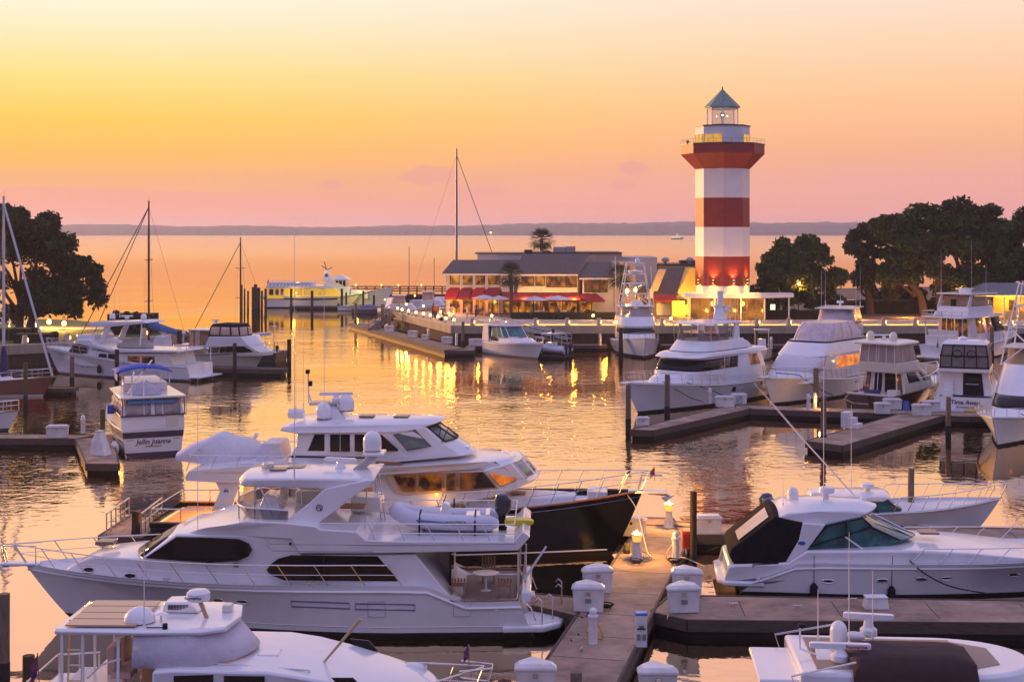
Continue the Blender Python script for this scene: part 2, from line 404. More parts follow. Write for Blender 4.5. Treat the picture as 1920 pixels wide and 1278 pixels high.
# ---- far shore, one wooded mass
rng = random.Random(11)
def shore(name, x0, x1, Y, hfun, label, step=14):
    vs, fs, nrow = [], [], 0
    rows = [(0,-40,0),(0,0,.25),(18,8,.8),(60,20,1.0),(140,40,1.05),(300,0,.6)]
    n = int((x1-x0)/step)
    for k, (dy_, jit, hf) in enumerate(rows):
        for i in range(n+1):
            x = x0+(x1-x0)*i/n
            vs.append((x+rng.uniform(-5,5), Y+dy_+rng.uniform(-6,6), (hfun(x)*hf*(1+.10*(rng.random()-.5)+ (.10*rng.random()**3)) if k else -1)))
    for k in range(len(rows)-1):
        for i in range(n): fs.append((k*(n+1)+i, k*(n+1)+i+1, (k+1)*(n+1)+i+1, (k+1)*(n+1)+i))
    m_ = MB(); m_.add(vs, fs)
    return tag(m_.build(name, mat('distant_woodland', (.045,.06,.05), 1.0, vary=.3, scale=.03), smooth=0), label, 'woodland', kind='stuff')
shore('far_treeline', -1500, 2600, 3480, lambda x: 21+ 8*min(1,max(0,(x+900)/1600))+3*math.sin(x*.004)+1.5*math.sin(x*.017), 'long hazy wooded shore across the sound')
shore('marsh_treeline', -1400, -1000, 2700, lambda x: 4+2*math.sin(x*.02)-3*max(0,(x+1100)/100), 'low hazy marsh point past the oak on the lawn', 20)

# ================================================================ VEGETATION
LEAF = mat('oak_leaves', (.058,.086,.022), .85, vary=.55, spec=.15, scale=.5)
LEAFD = mat('oak_leaves_dark', (.052,.062,.022), .85, spec=.15, vary=.5, scale=.5)
BARK = mat('bark', (.075,.05,.035), .95, vary=.35, scale=2, bump=.04)
HEDGE = mat('hedge_leaves', (.035,.055,.018), .85, vary=.5, scale=1.5)
def leaf_cloud(name, centres, n, size, m, parent, seed, droop=0.0):
    """small leaf-sized faces spread through the volume of many clumps: centres = (x,y,z,rx,ry,rz)"""
    g = np.random.default_rng(seed); C = np.array(centres, float)
    vol = (C[:,3]*C[:,4]*C[:,5])**.75; pick = g.choice(len(C), n, p=vol/vol.sum())
    d = g.normal(size=(n,3)); d /= np.linalg.norm(d, axis=1)[:,None]
    rad = g.random(n)**.42
    P = C[pick,:3]+d*C[pick,3:]*rad[:,None]
    P[:,2] -= droop*g.random(n)**3
    a = g.normal(size=(n,3)); a /= np.linalg.norm(a, axis=1)[:,None]
    b = np.cross(a, g.normal(size=(n,3))); b /= np.linalg.norm(b, axis=1)[:,None]
    s_ = size*(.6+.8*g.random(n))[:,None]
    V = np.stack([P-a*s_, P+b*s_*.55, P+a*s_, P-b*s_*.55], 1).reshape(-1,3)
    me = bpy.data.meshes.new(name); me.vertices.add(4*n); me.vertices.foreach_set('co', V.ravel())
    me.loops.add(4*n); me.loops.foreach_set('vertex_index', np.arange(4*n)); me.polygons.add(n)
    me.polygons.foreach_set('loop_start', np.arange(0,4*n,4)); me.polygons.foreach_set('loop_total', np.full(n,4)); me.update()
    me.materials.append(m); o = bpy.data.objects.new(name, me); col.objects.link(o)
    if parent: o.parent = parent
    return o
def oak(label, x, y, z, lobes, trunk_r, n, seed, leafm=LEAF, size=.34, stems=None, group=None, sub=7, droop=.6):
    """lobes: (dx,dy,dz,rx,ry,rz) crown masses; limbs run from the trunk into every lobe"""
    g = random.Random(seed); root = thing('oak_tree', label, 'tree', (x,y,z), 0, group)
    m_ = MB(); stems = stems or [(0,0)]
    for i, (sx, sy) in enumerate(stems):
        m_.tube([(sx,sy,-.3),(sx+g.uniform(-.2,.2),sy,1.2),(sx*1.4+g.uniform(-.4,.4),sy,2.8),(sx*1.8+g.uniform(-.5,.5),sy*1.3,4.4)], [trunk_r*1.25,trunk_r,trunk_r*.8,trunk_r*.6], 8)
    clumps = []
    for (dx_, dy_, dz_, rx, ry, rz) in lobes:
        sx, sy = min(stems, key=lambda s_: abs(s_[0]*1.6-dx_)); b0 = Vector((sx*1.5, sy, g.uniform(1.8,3.4))); e = Vector((dx_,dy_,dz_-rz*.2))
        mid = b0.lerp(e,.5)+Vector((g.uniform(-.6,.6), g.uniform(-.6,.6), g.uniform(-.6,.2)))
        m_.tube(smooth_pts([b0,mid,e],4), [trunk_r*.55*(1-.085*k) for k in range(9)], 6)
        for k in range(4):
            a = e+Vector((g.uniform(-rx,rx)*.8, g.uniform(-ry,ry)*.8, g.uniform(-.5,.8)*rz)); m_.tube([mid.lerp(e,.6), a], [trunk_r*.18, .02], 4)
        for k in range(sub):
            th, u = g.uniform(0,2*math.pi), g.uniform(-.75,1)
            w_ = math.sqrt(1-u*u) if abs(u) < 1 else 0; q = .66
            cs = g.uniform(.36,.62)
            clumps.append((dx_+rx*q*w_*math.cos(th), dy_+ry*q*w_*math.sin(th), dz_+rz*q*u, rx*cs, ry*cs, rz*cs*.8))
    m_.build('trunk', BARK, root)
    leaf_cloud('crown', clumps, n, size, leafm, root, seed, droop)
    return root
tp = W(38, 628, 2.3)
def lobe(px, py, rpx, Y, base, dy=0, fz=.75):
    p = WY(px, py, Y); r_ = rpx/CF*Y
    return (p.x-base.x, dy, p.z-base.z, r_, r_*.95, r_*fz)
oak('dark wide oak on the lawn by the globe lamps', tp.x, tp.y, 2.3,
    [lobe(*a, tp.y, tp) for a in ((10,420,52),(70,425,42),(-30,450,60),(40,465,60),(105,468,46),(130,510,45),(60,530,40),(140,545,34),(185,530,26),(180,555,22),(100,570,34),(-40,520,55),(150,575,24),(20,585,20),(60,575,30),(100,540,40),(-10,470,50),(160,500,30))],
    .42, 34000, 3, LEAFD, .26, stems=[(0,0),(.9,.4)], droop=.9)
A = W(1487, 600, 2.35)
oak('mid sized oak just right of the lighthouse', A.x, 176, 2.3,
    [lobe(*a, 176, Vector((A.x,176,2.3))) for a in ((1490,462,42),(1450,500,38),(1530,485,40),(1560,520,32),(1430,535,28),(1500,520,48),(1470,490,46),(1540,515,44),(1430,560,30),(1560,555,26),(1480,550,30),(1530,560,28))],
    .34, 22000, 5, LEAF, .27, stems=[(-.4,0),(.5,.3)])
def big(label, px0, Y, ls, n, seed, stems, leafm=LEAF):
    b = Vector(((px0-960)/CF*Y, Y, 2.3))
    return oak(label, b.x, Y, 2.3, [lobe(*a, Y, b) for a in ls], .5, n, seed, leafm, .28, stems=stems)
big('slim oak between the lighthouse oak and the great oak', 1632, 181, ((1625,440,34),(1610,470,28),(1655,430,30),(1640,490,36),(1620,530,30),(1660,540,30)), 13000, 7, [(0,0)], LEAFD)
big('great spreading oak with the tallest crown by the quay', 1765, 178, ((1700,430,46),(1740,410,44),(1790,405,48),(1840,400,34),(1720,480,56),(1790,470,60),(1850,450,50),(1680,520,42),(1760,530,52),(1830,520,48),(1870,500,40),(1665,425,46),(1720,455,62),(1805,432,62),(1868,440,48),(1880,540,36),(1800,545,36)), 46000, 8, [(-2.2,0),(0,.5),(1.9,0)])
big('dark oak at the frame edge behind the lit hut', 1920, 184, ((1890,440,36),(1930,430,50),(1900,480,44),(1950,490,50),(1885,520,34),(1930,540,40)), 15000, 9, [(0,0)], LEAFD)
big('low oak with hanging boughs beside the parked cars', 1690, 188, ((1660,560,26),(1710,555,28),(1740,565,24)), 6000, 10, [(0,0)], LEAFD)

def hedge(name, label, x0, x1, y0, y1, z0, z1, n, seed, m=HEDGE):
    root = thing(name, label, 'hedge', ((x0+x1)/2,(y0+y1)/2,z0)); w_, d_, h_ = (x1-x0)/2, (y1-y0)/2, z1-z0
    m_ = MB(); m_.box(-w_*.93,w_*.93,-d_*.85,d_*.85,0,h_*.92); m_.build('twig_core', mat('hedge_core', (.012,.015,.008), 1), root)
    g = np.random.default_rng(seed); cl = []
    for i in range(int(max(6, w_*d_*h_*3))):
        cl.append((g.uniform(-w_,w_)*.95, g.uniform(-d_,d_)*.9, g.uniform(.12,.95)*h_, .38, .38, .3))
    leaf_cloud('foliage', cl, n, .11, m, root, seed)
    return root
hedge('clipped_hedge', 'tall boxy clipped hedge on the lawn behind the moored yacht', -41.8, -36.9, 146, 149.5, 2.3, 4.5, 9000, 21)
hedge('clipped_hedge', 'long low hedge in front of the restaurant terrace', -.6, 14.5, 170.8, 172.2, 2.3, 3.15, 9000, 22)
hedge('clipped_hedge', 'loose low hedge at the foot of the lighthouse', 27.5, 37.5, 170.5, 172.5, 2.3, 3.4, 8000, 23)
hedge('clipped_hedge', 'wide dark hedge under the great oak', 44, 55, 182, 184.5, 2.3, 4.1, 8000, 24)
hedge('clipped_hedge', 'dark round shrub bed behind the rope posts by the oaks', 38.6, 43.2, 176, 179, 2.3, 4.2, 6000, 25)
for (px, py, r_) in ((20,632,1.5),(68,638,1.2)):
    p = W(px, py+4, 2.3)
    hedge('rounded_shrub', 'dark rounded shrub on the lawn '+('at the foot of the oak' if px == 20 else 'nearest the seawall'), p.x-r_*1.6, p.x+r_*1.6, p.y-r_, p.y+r_, 2.3, 2.3+r_*.8, 3500, 26+px)

PALM = mat('palm_fronds', (.045,.060,.022), .8, vary=.4, scale=1)
def palm(label, x, y, z, hgt, cr, seed, dead=True):
    g = random.Random(seed); root = thing('palm_tree', label, 'palm', (x,y,z), 0, None)
    m_ = MB(); m_.tube([(0,0,-.2),(.05,0,hgt*.5),(-.05,0,hgt)], [.22,.19,.24], 9)
    m_.build('trunk', BARK, root)
    m_ = MB(); n = 46
    for i in range(n):
        th = i*2.399; el = R(lerp(75,-50,(i/n)**.9)); L_ = cr*g.uniform(.85,1.1)
        d = Vector((math.cos(th)*math.cos(el), math.sin(th)*math.cos(el), math.sin(el)))
        st = Vector((0,0,hgt)); b0 = st+d*L_*.5
        m_.tube([st, b0], .02, 3)
        side = d.cross(Vector((0,0,1)));  side = side.normalized() if side.length > .05 else Vector((1,0,0)); up = side.cross(d)
        for k in range(13):                              # fan of leaflets
            a = R(-78+156*k/12); dd = (d*math.cos(a)+side*math.sin(a)).normalized(); l = L_*.62*(1-.35*abs(a)/1.36)
            p1 = b0+dd*l*.6; p2 = b0+dd*l-Vector((0,0,l*.28)); wv = (dd.cross(up)).normalized()*.045
            m_.add([b0-wv*.4,p1-wv,p2,p1+wv,b0+wv*.4], [(0,1,3,4),(1,2,3)])
    m_.build('crown', PALM, root, smooth=0)
    return root
# ================================================================ LIGHTHOUSE
WHITE = mat('painted_white', (.76,.75,.73), .6, vary=.07, scale=.7, bump=.004)
RED = mat('painted_red', (.235,.020,.015), .55, vary=.22, scale=.8, bump=.004)
COPPER = mat('verdigris_roof', (.19,.29,.22), .6, vary=.35, scale=1.5, stretch=(3,3,.5))
DARKM = mat('dark_metal', (.03,.028,.03), .5)
WARMP = litmat('lit_room_window', (.7,.28,.02), (1,.58,.08), .8, scale=2.2, thr=(.3,.7))
lh = thing('lighthouse', 'tall octagonal lighthouse with red and white bands and a flared gallery', 'lighthouse', (25.45,172,GZ))
OR = 3.257
def octa(r, z, off=0):
    return [(r*math.sin(R(-6.3+45*k)), -r*math.cos(R(-6.3+45*k)), z) for k in range(8)]
def zy(y, Y=171.2): return CH-(y-HY)/CF*Y-GZ
def band(y0, y1, m, name, r0=OR, r1=OR):
    m_ = MB(); m_.loft([octa(r0, zy(y0)), octa(r1, zy(y1))], True, True, True); return m_.build(name, m, lh, smooth=0)
band(600, 551, WHITE, 'base_wall', OR*.98, OR*.98)
band(551, 535, WHITE, 'white_band'); band(535, 480.4, RED, 'red_band'); band(480.4, 425.6, WHITE, 'white_band')
band(425.6, 371, RED, 'red_band'); band(371, 317, WHITE, 'white_band')
band(317, 289, RED, 'gallery_flare', OR, 5.03); band(289, 271.5, RED, 'gallery_parapet', 5.03, 5.03)
m_ = MB(); m_.loft([octa(5.08, zy(271.8)), octa(5.08, zy(270))], True, True, True); m_.build('gallery_coping', DARKM, lh, smooth=0)
wr = band(271, 237.5, WHITE, 'watch_room')
m_ = MB(); m_.loft([octa(3.38, zy(237.5)), octa(3.38, zy(235.5))], True, True, True); m_.build('watch_room_roof', DARKM, lh, smooth=0)
lr = 1.84
m_ = MB(); m_.loft([octa(lr, zy(236)), octa(lr, zy(233))], True, True, True); m_.build('lantern_sill', WHITE, lh, smooth=0)
m_ = MB(); m_.loft([octa(lr*.97, zy(233)), octa(lr*.97, zy(203))], True, False, False)
m_.build('lantern_glass', mat('lantern_glass', (.80,.74,.68), .1, alpha=.30), lh, smooth=0)
for k in range(8):
    p = octa(lr, 0)[k]; m_ = MB(); m_.tube([(p[0],p[1],zy(234)),(p[0],p[1],zy(201))], .07, 5); m_.build('lantern_mullion', WHITE, lh)
m_ = MB(); m_.loft([octa(lr*1.02, zy(203.5)), octa(lr*1.02, zy(200.5))], True, True, True); m_.build('lantern_head', WHITE, lh, smooth=0)
m_ = MB(); m_.lathe([(.1,0),(.16,.9),(.28,1.0),(.3,1.3),(.2,1.5)], (0,0,zy(234)), 10); m_.build('lantern_pedestal', DARKM, lh)
BEAC = mat('beacon_glow', (1,1,1), .3, emit=(.86,.86,1,1), es=7)
for dx_, r_ in ((0,.14),(-.75,.06),(.55,.07)):
    m_ = MB(); m_.ell((dx_-.05,-.6,zy(216)-.2*abs(dx_)), r_, r_, r_, 10, 8, cut=-1); m_.build('beacon_lamp', BEAC, lh)
m_ = MB(); m_.loft([octa(2.13, zy(201.5)), octa(2.13, zy(200)), octa(.06, zy(166))], True, True, True); rf = m_.build('lantern_roof', COPPER, lh, smooth=0)
m_ = MB()
for p in octa(2.13, zy(200)): m_.tube([p, (0,0,zy(166))], .035, 4)
m_.build('roof_seam', COPPER, rf); m_ = MB(); m_.lathe([(.08,0),(.1,.1),(.02,.35)], (0,0,zy(166)), 8); m_.build('finial', DARKM, rf)
def facet(k, u0, u1, y0, y1, off=.02):
    a, b = Vector(octa(OR,0)[k % 8]), Vector(octa(OR,0)[(k+1) % 8]); n = ((a+b)/2).normalized()*off
    p, q = a.lerp(b,u0)+n, a.lerp(b,u1)+n
    return [(p.x,p.y,zy(y0)),(q.x,q.y,zy(y0)),(q.x,q.y,zy(y1)),(p.x,p.y,zy(y1))]
for k, u0, u1, nm in ((7,.08,.92,'watch_room_window'),(1,.12,.95,'watch_room_window'),(6,.1,.9,'watch_room_window')):
    fr_ = MB(); q = facet(k,u0-.02,u1+.02,271,252.5,.03); fr_.quad(*q); f_ = fr_.build(nm, WARMP, lh, smooth=0)
    m_ = MB(); q = facet(k,u0-.02,u1+.02,271,252.5,.05)
    P4 = [Vector(x) for x in q]; m_.tube(P4, .035, 4, closed=True); m_.tube([(P4[0]+P4[1])/2,(P4[2]+P4[3])/2], .03, 4); m_.build('window_frame', WHITE, f_, smooth=0)
m_ = MB()
for k in range(8):
    p, q = Vector(octa(5.0, zy(262))[k]), Vector(octa(5.0, zy(262))[(k+1)%8])
    for j in range(4): m_.tube([p.lerp(q,j/4)-Vector((0,0,.55)), p.lerp(q,j/4)], .012, 4)
    m_.tube([p,q], .012, 4)
m_.build('gallery_railing', DARKM, lh)
m_ = MB(); m_.tube([(-4.4,-1.6,zy(271)),(-4.4,-1.6,zy(266))], .12, 6); m_.ell((-4.4,-1.6,zy(266)), .2, .2, .12, 8, 6); m_.build('gallery_siren', DARKM, lh)
# wall lamps that wash the red band up and the white band down
for k in (6, 7, 0, 1):
    a, b = Vector(octa(OR,0)[k]), Vector(octa(OR,0)[(k+1)%8]); c = (a+b)/2; n = c.normalized(); z = zy(527)
    m_ = MB(); pz = c+n*.16
    m_.lathe([(.05,-.16),(.12,-.14),(.12,.14),(.05,.16)], (pz.x,pz.y,z), 8); sc_ = m_.build('wall_lamp', DARKM, lh)
    m_ = MB(); m_.lathe([(.1,0),(.1,.02)], (pz.x,pz.y,z-.185), 8); m_.lathe([(.1,0),(.1,.02)], (pz.x,pz.y,z+.165), 8); m_.build('lamp_lens', LAMPG, sc_)
    pz = c+n*.24
    lamp('wall_lamp_up', (pz.x,pz.y,z+.3), 900, (1,.36,.05), .10, 'SPOT', lh, 110, ((R(180)), 0, 0))
    lamp('wall_lamp_down', (pz.x,pz.y,z-.3), 480, (1,.58,.012), .15, 'SPOT', lh, 150, (0, 0, 0))
# flat canopy and shop at the foot
sh = thing('lighthouse_shop', 'low lit shop with flat white canopy round the lighthouse foot', 'shop', (25.45,172,GZ))
m_ = MB(); m_.prism([(-5.0,-4.2),(3.9,-4.2),(8.2,-2.2),(8.2,0),(-5.0,0)], zy(559,168)+.02, zy(551,168)); m_.build('canopy', WHITE, sh, smooth=0)
AMBW = litmat('amber_shop_glass', (.25,.07,.010), (1,.36,.03), .5, scale=.9, thr=(.35,.65))
m_ = MB(); m_.box(-4.3,4.6,-3.6,-3.4,0,zy(559,168)); m_.build('shop_front', AMBW, sh, smooth=0)
m_ = MB()
for i in range(9): m_.box(-4.3+i*1.1,-4.2+i*1.1,-3.68,-3.58,0,zy(559,168))
m_.box(-4.3,4.6,-3.69,-3.57,.9,1.0); m_.build('shop_front_frame', mat('shop_frame', (.20,.12,.06), .6), sh, smooth=0)
for x_ in (-4.6,-1.5,1.6,4.4,7.6):
    m_ = MB(); m_.tube([(x_,-3.9 if x_ < 5 else -2.2,0),(x_,-3.9 if x_ < 5 else -2.2,zy(559,168))], .09, 6); m_.build('canopy_post', WHITE, sh)
lamp('shop_lamp', (24,167.0,4.2), 320, (1,.45,.08), .3); lamp('shop_lamp', (27.5,167.0,4.2), 320, (1,.45,.08), .3)

# ================================================================ RESTAURANT
STUC = mat('stucco_white', (.56,.52,.48), .8, vary=.1, scale=.8, bump=.006)
STUB = mat('stucco_beige', (.52,.40,.29), .8, vary=.12, scale=.8, bump=.006)
STUY = mat('stucco_yellow', (.72,.50,.12), .8, vary=.12, scale=.8, bump=.006)
ROOFM = mat('seamed_metal_roof', (.125,.078,.056), .55, vary=.2, scale=1.5)
AWNR = mat('awning_red', (.42,.02,.02), .8, vary=.12, scale=2)
AWNM = mat('awning_maroon', (.25,.025,.03), .8, vary=.12, scale=2)
FRAMEM = mat('window_frame_bronze', (.04,.028,.022), .5)
DINE = litmat('dining_room_glass', (.06,.018,.005), (.85,.26,.03), .55, scale=1.3, thr=(.40,.66))
DINE2 = litmat('dining_room_glass_dim', (.04,.012,.005), (.6,.16,.025), .45, scale=1.2, thr=(.42,.68))
TERR = litmat('terrace_glow', (.05,.012,.004), (1,.32,.025), .75, scale=1.3, thr=(.42,.68))
rs = thing('restaurant', 'two storey white waterfront restaurant with brown roofs and lit windows', 'restaurant', (0,183,GZ))
RY = 183.0
def rx(px, Y=RY): return (px-960)/CF*Y
def rz(py, Y=RY): return CH-(py-HY)/CF*Y-GZ
def shed(nm, pe0, pe1, ye, pr0, pr1, yr, Ye=0.0, dep=4.0, ybase=None, wall=STUC, roofm=ROOFM):
    """skewed shed: front wall from eave pixels pe0..pe1, ridge dep metres behind"""
    x0, x1, z0 = rx(pe0,RY+Ye), rx(pe1,RY+Ye), rz(ye,RY+Ye); X0, X1, z1 = rx(pr0,RY+Ye+dep), rx(pr1,RY+Ye+dep), rz(yr,RY+Ye+dep)
    a = [(x0,Ye,z0),(x1,Ye,z0),(X1,Ye+dep,z1),(X0,Ye+dep,z1)]
    m_ = MB(); b = [(x,y,0) for x,y,z in a]
    m_.add(b+[(x,y,z-.14) for x,y,z in a], [(3,2,1,0),(4,5,6,7),(0,1,5,4),(1,2,6,5),(2,3,7,6),(3,0,4,7)]); w_ = m_.build(nm+'wall', wall, rs, smooth=0)
    e = .3; A = [Vector(p) for p in a]; d = (A[3]-A[0]).normalized(); s_ = (A[1]-A[0]).normalized()
    q = [A[0]-d*.45-s_*e, A[1]-d*.45+s_*.12, A[2]+d*.1+s_*.12, A[3]+d*.1-s_*e]
    m_ = MB(); m_.add([p-Vector((0,0,.13)) for p in q]+q, [(3,2,1,0),(4,5,6,7),(0,1,5,4),(1,2,6,5),(2,3,7,6),(3,0,4,7)])
    n = int((q[1]-q[0]).length/.42)
    for i in range(n+1):
        t_ = i/n; p0, p1 = q[0].lerp(q[1],t_), q[3].lerp(q[2],t_); m_.tube([p0+Vector((0,0,.02)), p1+Vector((0,0,.02))], .028, 4)
    m_.build(nm+'roof', roofm, rs, smooth=0)
    m_ = MB(); m_.obox(q[0]-d*.06-Vector((0,0,.3)), q[1]-d*.06-Vector((0,0,.3)), .1, .2); m_.build('fascia', WHITE, rs, smooth=0)
shed('', 836, 966, 509, 854, 981, 487.5, 0, 4)
shed('', 970, 1083, 509.5, 985, 1101, 476.5, -.6, 5)
shed('', 1092, 1150, 517, 1104, 1163, 491, -1.2, 5)
def blk(nm, p0, p1, y0, y1, Ya, Yb, m, bev=.03):
    m_ = MB(); m_.box(rx(p0,RY+Ya),rx(p1,RY+Ya),Ya,Yb,max(0,rz(y0,RY+Ya)),rz(y1,RY+Ya)); return m_.build(nm, m, rs, smooth=0, bevel=bev)
blk('side_wall', 1150.6, 1192, 600, 491, -1.1, 5, STUB)
blk('rear_block', 895, 985, 600, 475.5, 6, 16, STUC); blk('rear_block', 1000, 1166, 600, 474.5, 7, 18, STUB)
blk('roof_coping', 890, 983, 476, 474.4, 5.8, 16.2, DARKM, 0); blk('roof_coping', 983, 1167, 475, 473, 6.8, 18.2, DARKM, 0)
blk('rear_block', 1166, 1232, 600, 482, 8, 18, STUC); blk('roof_unit', 1037, 1060, 476, 463, 9, 12, mat('galvanised', (.36,.33,.32), .5)); blk('roof_unit', 1060.5, 1079, 476, 462, 9, 12, mat('galvanised', (.3,.3,.3), .5))
blk('roof_vent', 983, 998, 476, 468, 8, 9, DARKM); blk('roof_vent', 1016, 1032, 476, 470, 8, 9, DARKM)
def window(p0, p1, y0, y1, Yf, m, mull=0):
    x0, x1, z0, z1 = rx(p0,RY+Yf), rx(p1,RY+Yf), rz(y1,RY+Yf), rz(y0,RY+Yf)
    f_ = MB(); w_ = .09
    for q in ((x0-w_,x1+w_,z0-w_,z0),(x0-w_,x1+w_,z1,z1+w_),(x0-w_,x0,z0,z1),(x1,x1+w_,z0,z1)): f_.box(q[0],q[1],Yf-.09,Yf+.02,q[2],q[3])
    for k in range(mull): xm = lerp(x0,x1,(k+1)/(mull+1)); f_.box(xm-.04,xm+.04,Yf-.085,Yf+.02,z0,z1)
    o = f_.build('window', FRAMEM, rs, smooth=0); g = MB(); g.box(x0,x1,Yf-.04,Yf-.01,z0,z1); g.build('pane', m, o, smooth=0)
for p0, p1 in ((844.5,862),(868,885.6),(892,909.7),(915,937.6)): window(p0,p1,515,532,0,DINE)
for p0, p1 in ((979,1000),(1005,1020.5)): window(p0,p1,514,535,-.6,DINE)
for p0, p1 in ((1025.5,1042),(1045,1061),(1064,1080)): window(p0,p1,518,537.5,-.6,DINE)
for p0, p1 in ((1096.5,1109),(1111,1123.5),(1125.5,1138)): window(p0,p1,521,547,-1.2,DINE2)
for p in (840.5,865,889,912.5,941): m_ = MB(); m_.box(rx(p)-.18,rx(p)+.18,-.22,-.002,0,rz(511)); m_.build('pilaster', STUC, rs, smooth=0)
def awning(p0, p1, y0, y1, m, out=1.5, skew=-.45, Yf=0.0):
    x0, x1 = rx(p0,RY+Yf), rx(p1,RY+Yf); z0, z1 = rz(y0,RY+Yf), rz(y1,RY+Yf-out)
    a = [(x0,Yf-.05,z0),(x1,Yf-.05,z0),(x1+skew,Yf-out,z1),(x0+skew,Yf-out,z1)]
    m_ = MB(); lo = [(x,y,z-.05) for x,y,z in a]
    m_.add(lo+a, [(3,2,1,0),(4,5,6,7),(0,1,5,4),(1,2,6,5),(2,3,7,6),(3,0,4,7)])
    m_.add([a[0],a[3],(x0+skew,Yf-out,z1-.25),(x0,Yf-.05,z1-.25)], [(0,1,2,3)]); m_.add([a[1],a[2],(x1+skew,Yf-out,z1-.25),(x1,Yf-.05,z1-.25)], [(0,1,2,3)])
    m_.quad(a[3],a[2],(x1+skew,Yf-out-.01,z1-.25),(x0+skew,Yf-out-.01,z1-.25))
    return m_.build('awning', m, rs, smooth=0)
for i, (p0, p1) in enumerate(((841,863),(865,887),(889,911),(913,941))): awning(p0,p1,539,558,(AWNR,AWNM,AWNR,AWNM)[i])
awning(940,1083,548,562,AWNM,2.4,.4,-.6); awning(1083,1118,550,562.5,AWNM,1.8,1.0,-1.2)
for p0, p1, yf in ((842,938,-.03),(945,1082,-.64),(1085,1108,-1.24)):
    m_ = MB(); m_.box(rx(p0),rx(p1),yf-.02,yf+.01,.15,rz(562)); m_.build('ground_floor_glass', TERR, rs, smooth=0)
    m_ = MB(); n = int((p1-p0)/13)
    for i in range(n+1): x_ = lerp(rx(p0),rx(p1),i/n); m_.box(x_-.06,x_+.06,yf-.08,yf-.022,.0,rz(562))
    m_.build('ground_floor_frame', FRAMEM, rs, smooth=0)
lamp('awning_lamp', (rx(852),182.0,rz(557)+GZ), 260, (1,.16,.03), .2); lamp('awning_lamp', (rx(900),182.0,rz(557)+GZ), 260, (1,.16,.03), .2)
for p in (985,1030,1075): lamp('terrace_lamp', (rx(p),180.2,4.4), 420, (1,.40,.06), .25)
lamp('terrace_lamp', (rx(848),178.5,4.2), 520, (1,.45,.05), .25)
def umbrella(px, Y, r, h, label, m=CANVW):
    x = (px-960)/CF*Y; r_ = thing('terrace_umbrella', label, 'umbrella', (x,Y,GZ))
    m_ = MB(); m_.tube([(0,0,0),(0,0,h+.1)], .03, 6); m_.build('pole', WHITE, r_)
    m_ = MB(); m_.lathe([(r,-.42),(r*1.0,-.36),(r*.5,-.12),(.05,.06)], (0,0,h), 8); m_.build('canopy', m, r_, smooth=0)
umbrella(908,177.5,1.5,2.55,'white terrace umbrella under the red awnings'); umbrella(935,176.5,1.35,2.5,'white terrace umbrella beside the palm trunk')
umbrella(1003,176.5,1.7,2.4,'white terrace umbrella right of the palm, lit from below'); umbrella(1046,177.5,1.8,2.45,'white terrace umbrella in front of the maroon awning')
palm('palm standing in front of the restaurant terrace', rx(958,174), 174, GZ, 5.1, 2.15, 1)
palm('palm in front of the beige restaurant side wall', rx(1164,174), 174, GZ, 5.0, 2.1, 2)
palm('tall palm rising behind the restaurant roof', rx(1016,212), 212, GZ-.2, 9.4, 2.3, 3)
# people of the terrace
SKIN = mat('skin', (.42,.24,.16), .6); HAIR = mat('dark_hair', (.03,.02,.015), .7)
def person(label, x, y, z, rot, top, legs, seated=False, h=1.7, lean=0.0):
    r_ = thing('person', label, 'person', (x,y,z), rot); k = h/1.7
    J = {}
    if seated: V_ = [(0,0,.55),(0,0,.78),(0,.02,1.02),(0,.02,1.14),(0,-.01,1.25),(0,0,1.36),(-.1,0,.52),(-.11,-.42,.50),(-.11,-.40,.05),(-.11,-.52,.04),(.1,0,.52),(.11,-.42,.50),(.11,-.44,.05),(.11,-.56,.04),(-.19,.02,1.02),(-.24,-.06,.78),(-.15,-.30,.74),(.19,.02,1.02),(.24,-.06,.78),(.15,-.28,.76)]
    else: V_ = [(0,0,.92),(0,.01,1.12),(0,.02,1.36),(0,.02,1.46),(0,-.01,1.57),(0,0,1.67),(-.09,0,.88),(-.11,-.03,.48),(-.11,.02,.07),(-.11,-.12,.04),(.09,0,.88),(.12,.05,.48),(.12,.12,.08),(.12,0,.04),(-.2,.02,1.36),(-.25,.02,1.1),(-.22,-.08,.86),(.2,.02,1.36),(.25,.02,1.1),(.23,-.1,.88)]
    E_ = [(0,1),(1,2),(2,3),(3,4),(4,5),(0,6),(6,7),(7,8),(8,9),(0,10),(10,11),(11,12),(12,13),(2,14),(14,15),(15,16),(2,17),(17,18),(18,19)]
    rad = [.13,.13,.14,.055,.095,.075,.09,.065,.045,.04,.09,.065,.045,.04,.065,.045,.035,.065,.045,.035]
    me = bpy.data.meshes.new('body'); me.from_pydata([(a*k,b*k,c*k) for a,b,c in V_], E_, []); me.materials.append(top)
    o = bpy.data.objects.new('body', me); col.objects.link(o); o.parent = r_
    sk = o.modifiers.new('skin', 'SKIN')
    for i, v in enumerate(me.skin_vertices[0].data): v.radius = (rad[i]*k, rad[i]*k*.85)
    me.skin_vertices[0].data[0].use_root = True
    ss = o.modifiers.new('sub', 'SUBSURF'); ss.levels = 1; ss.render_levels = 1
    z5 = V_[4][2]*k
    m_ = MB(); m_.ell((0,-.02*k,z5+.05*k), .078*k, .092*k, .115*k, 10, 8); m_.build('head', SKIN, r_)
    m_ = MB(); m_.ell((0,.015*k,z5+.085*k), .086*k, .095*k, .10*k, 10, 6, cut=-.3); m_.build('hair', HAIR, r_)
    if not seated:
        m_ = MB()
        for s_, a in ((-1,V_[6:9]),(1,V_[10:13])): m_.tube([Vector(p)*k for p in a], [.105*k,.08*k,.06*k], 8)
        m_.build('trousers', legs, r_)
    return r_
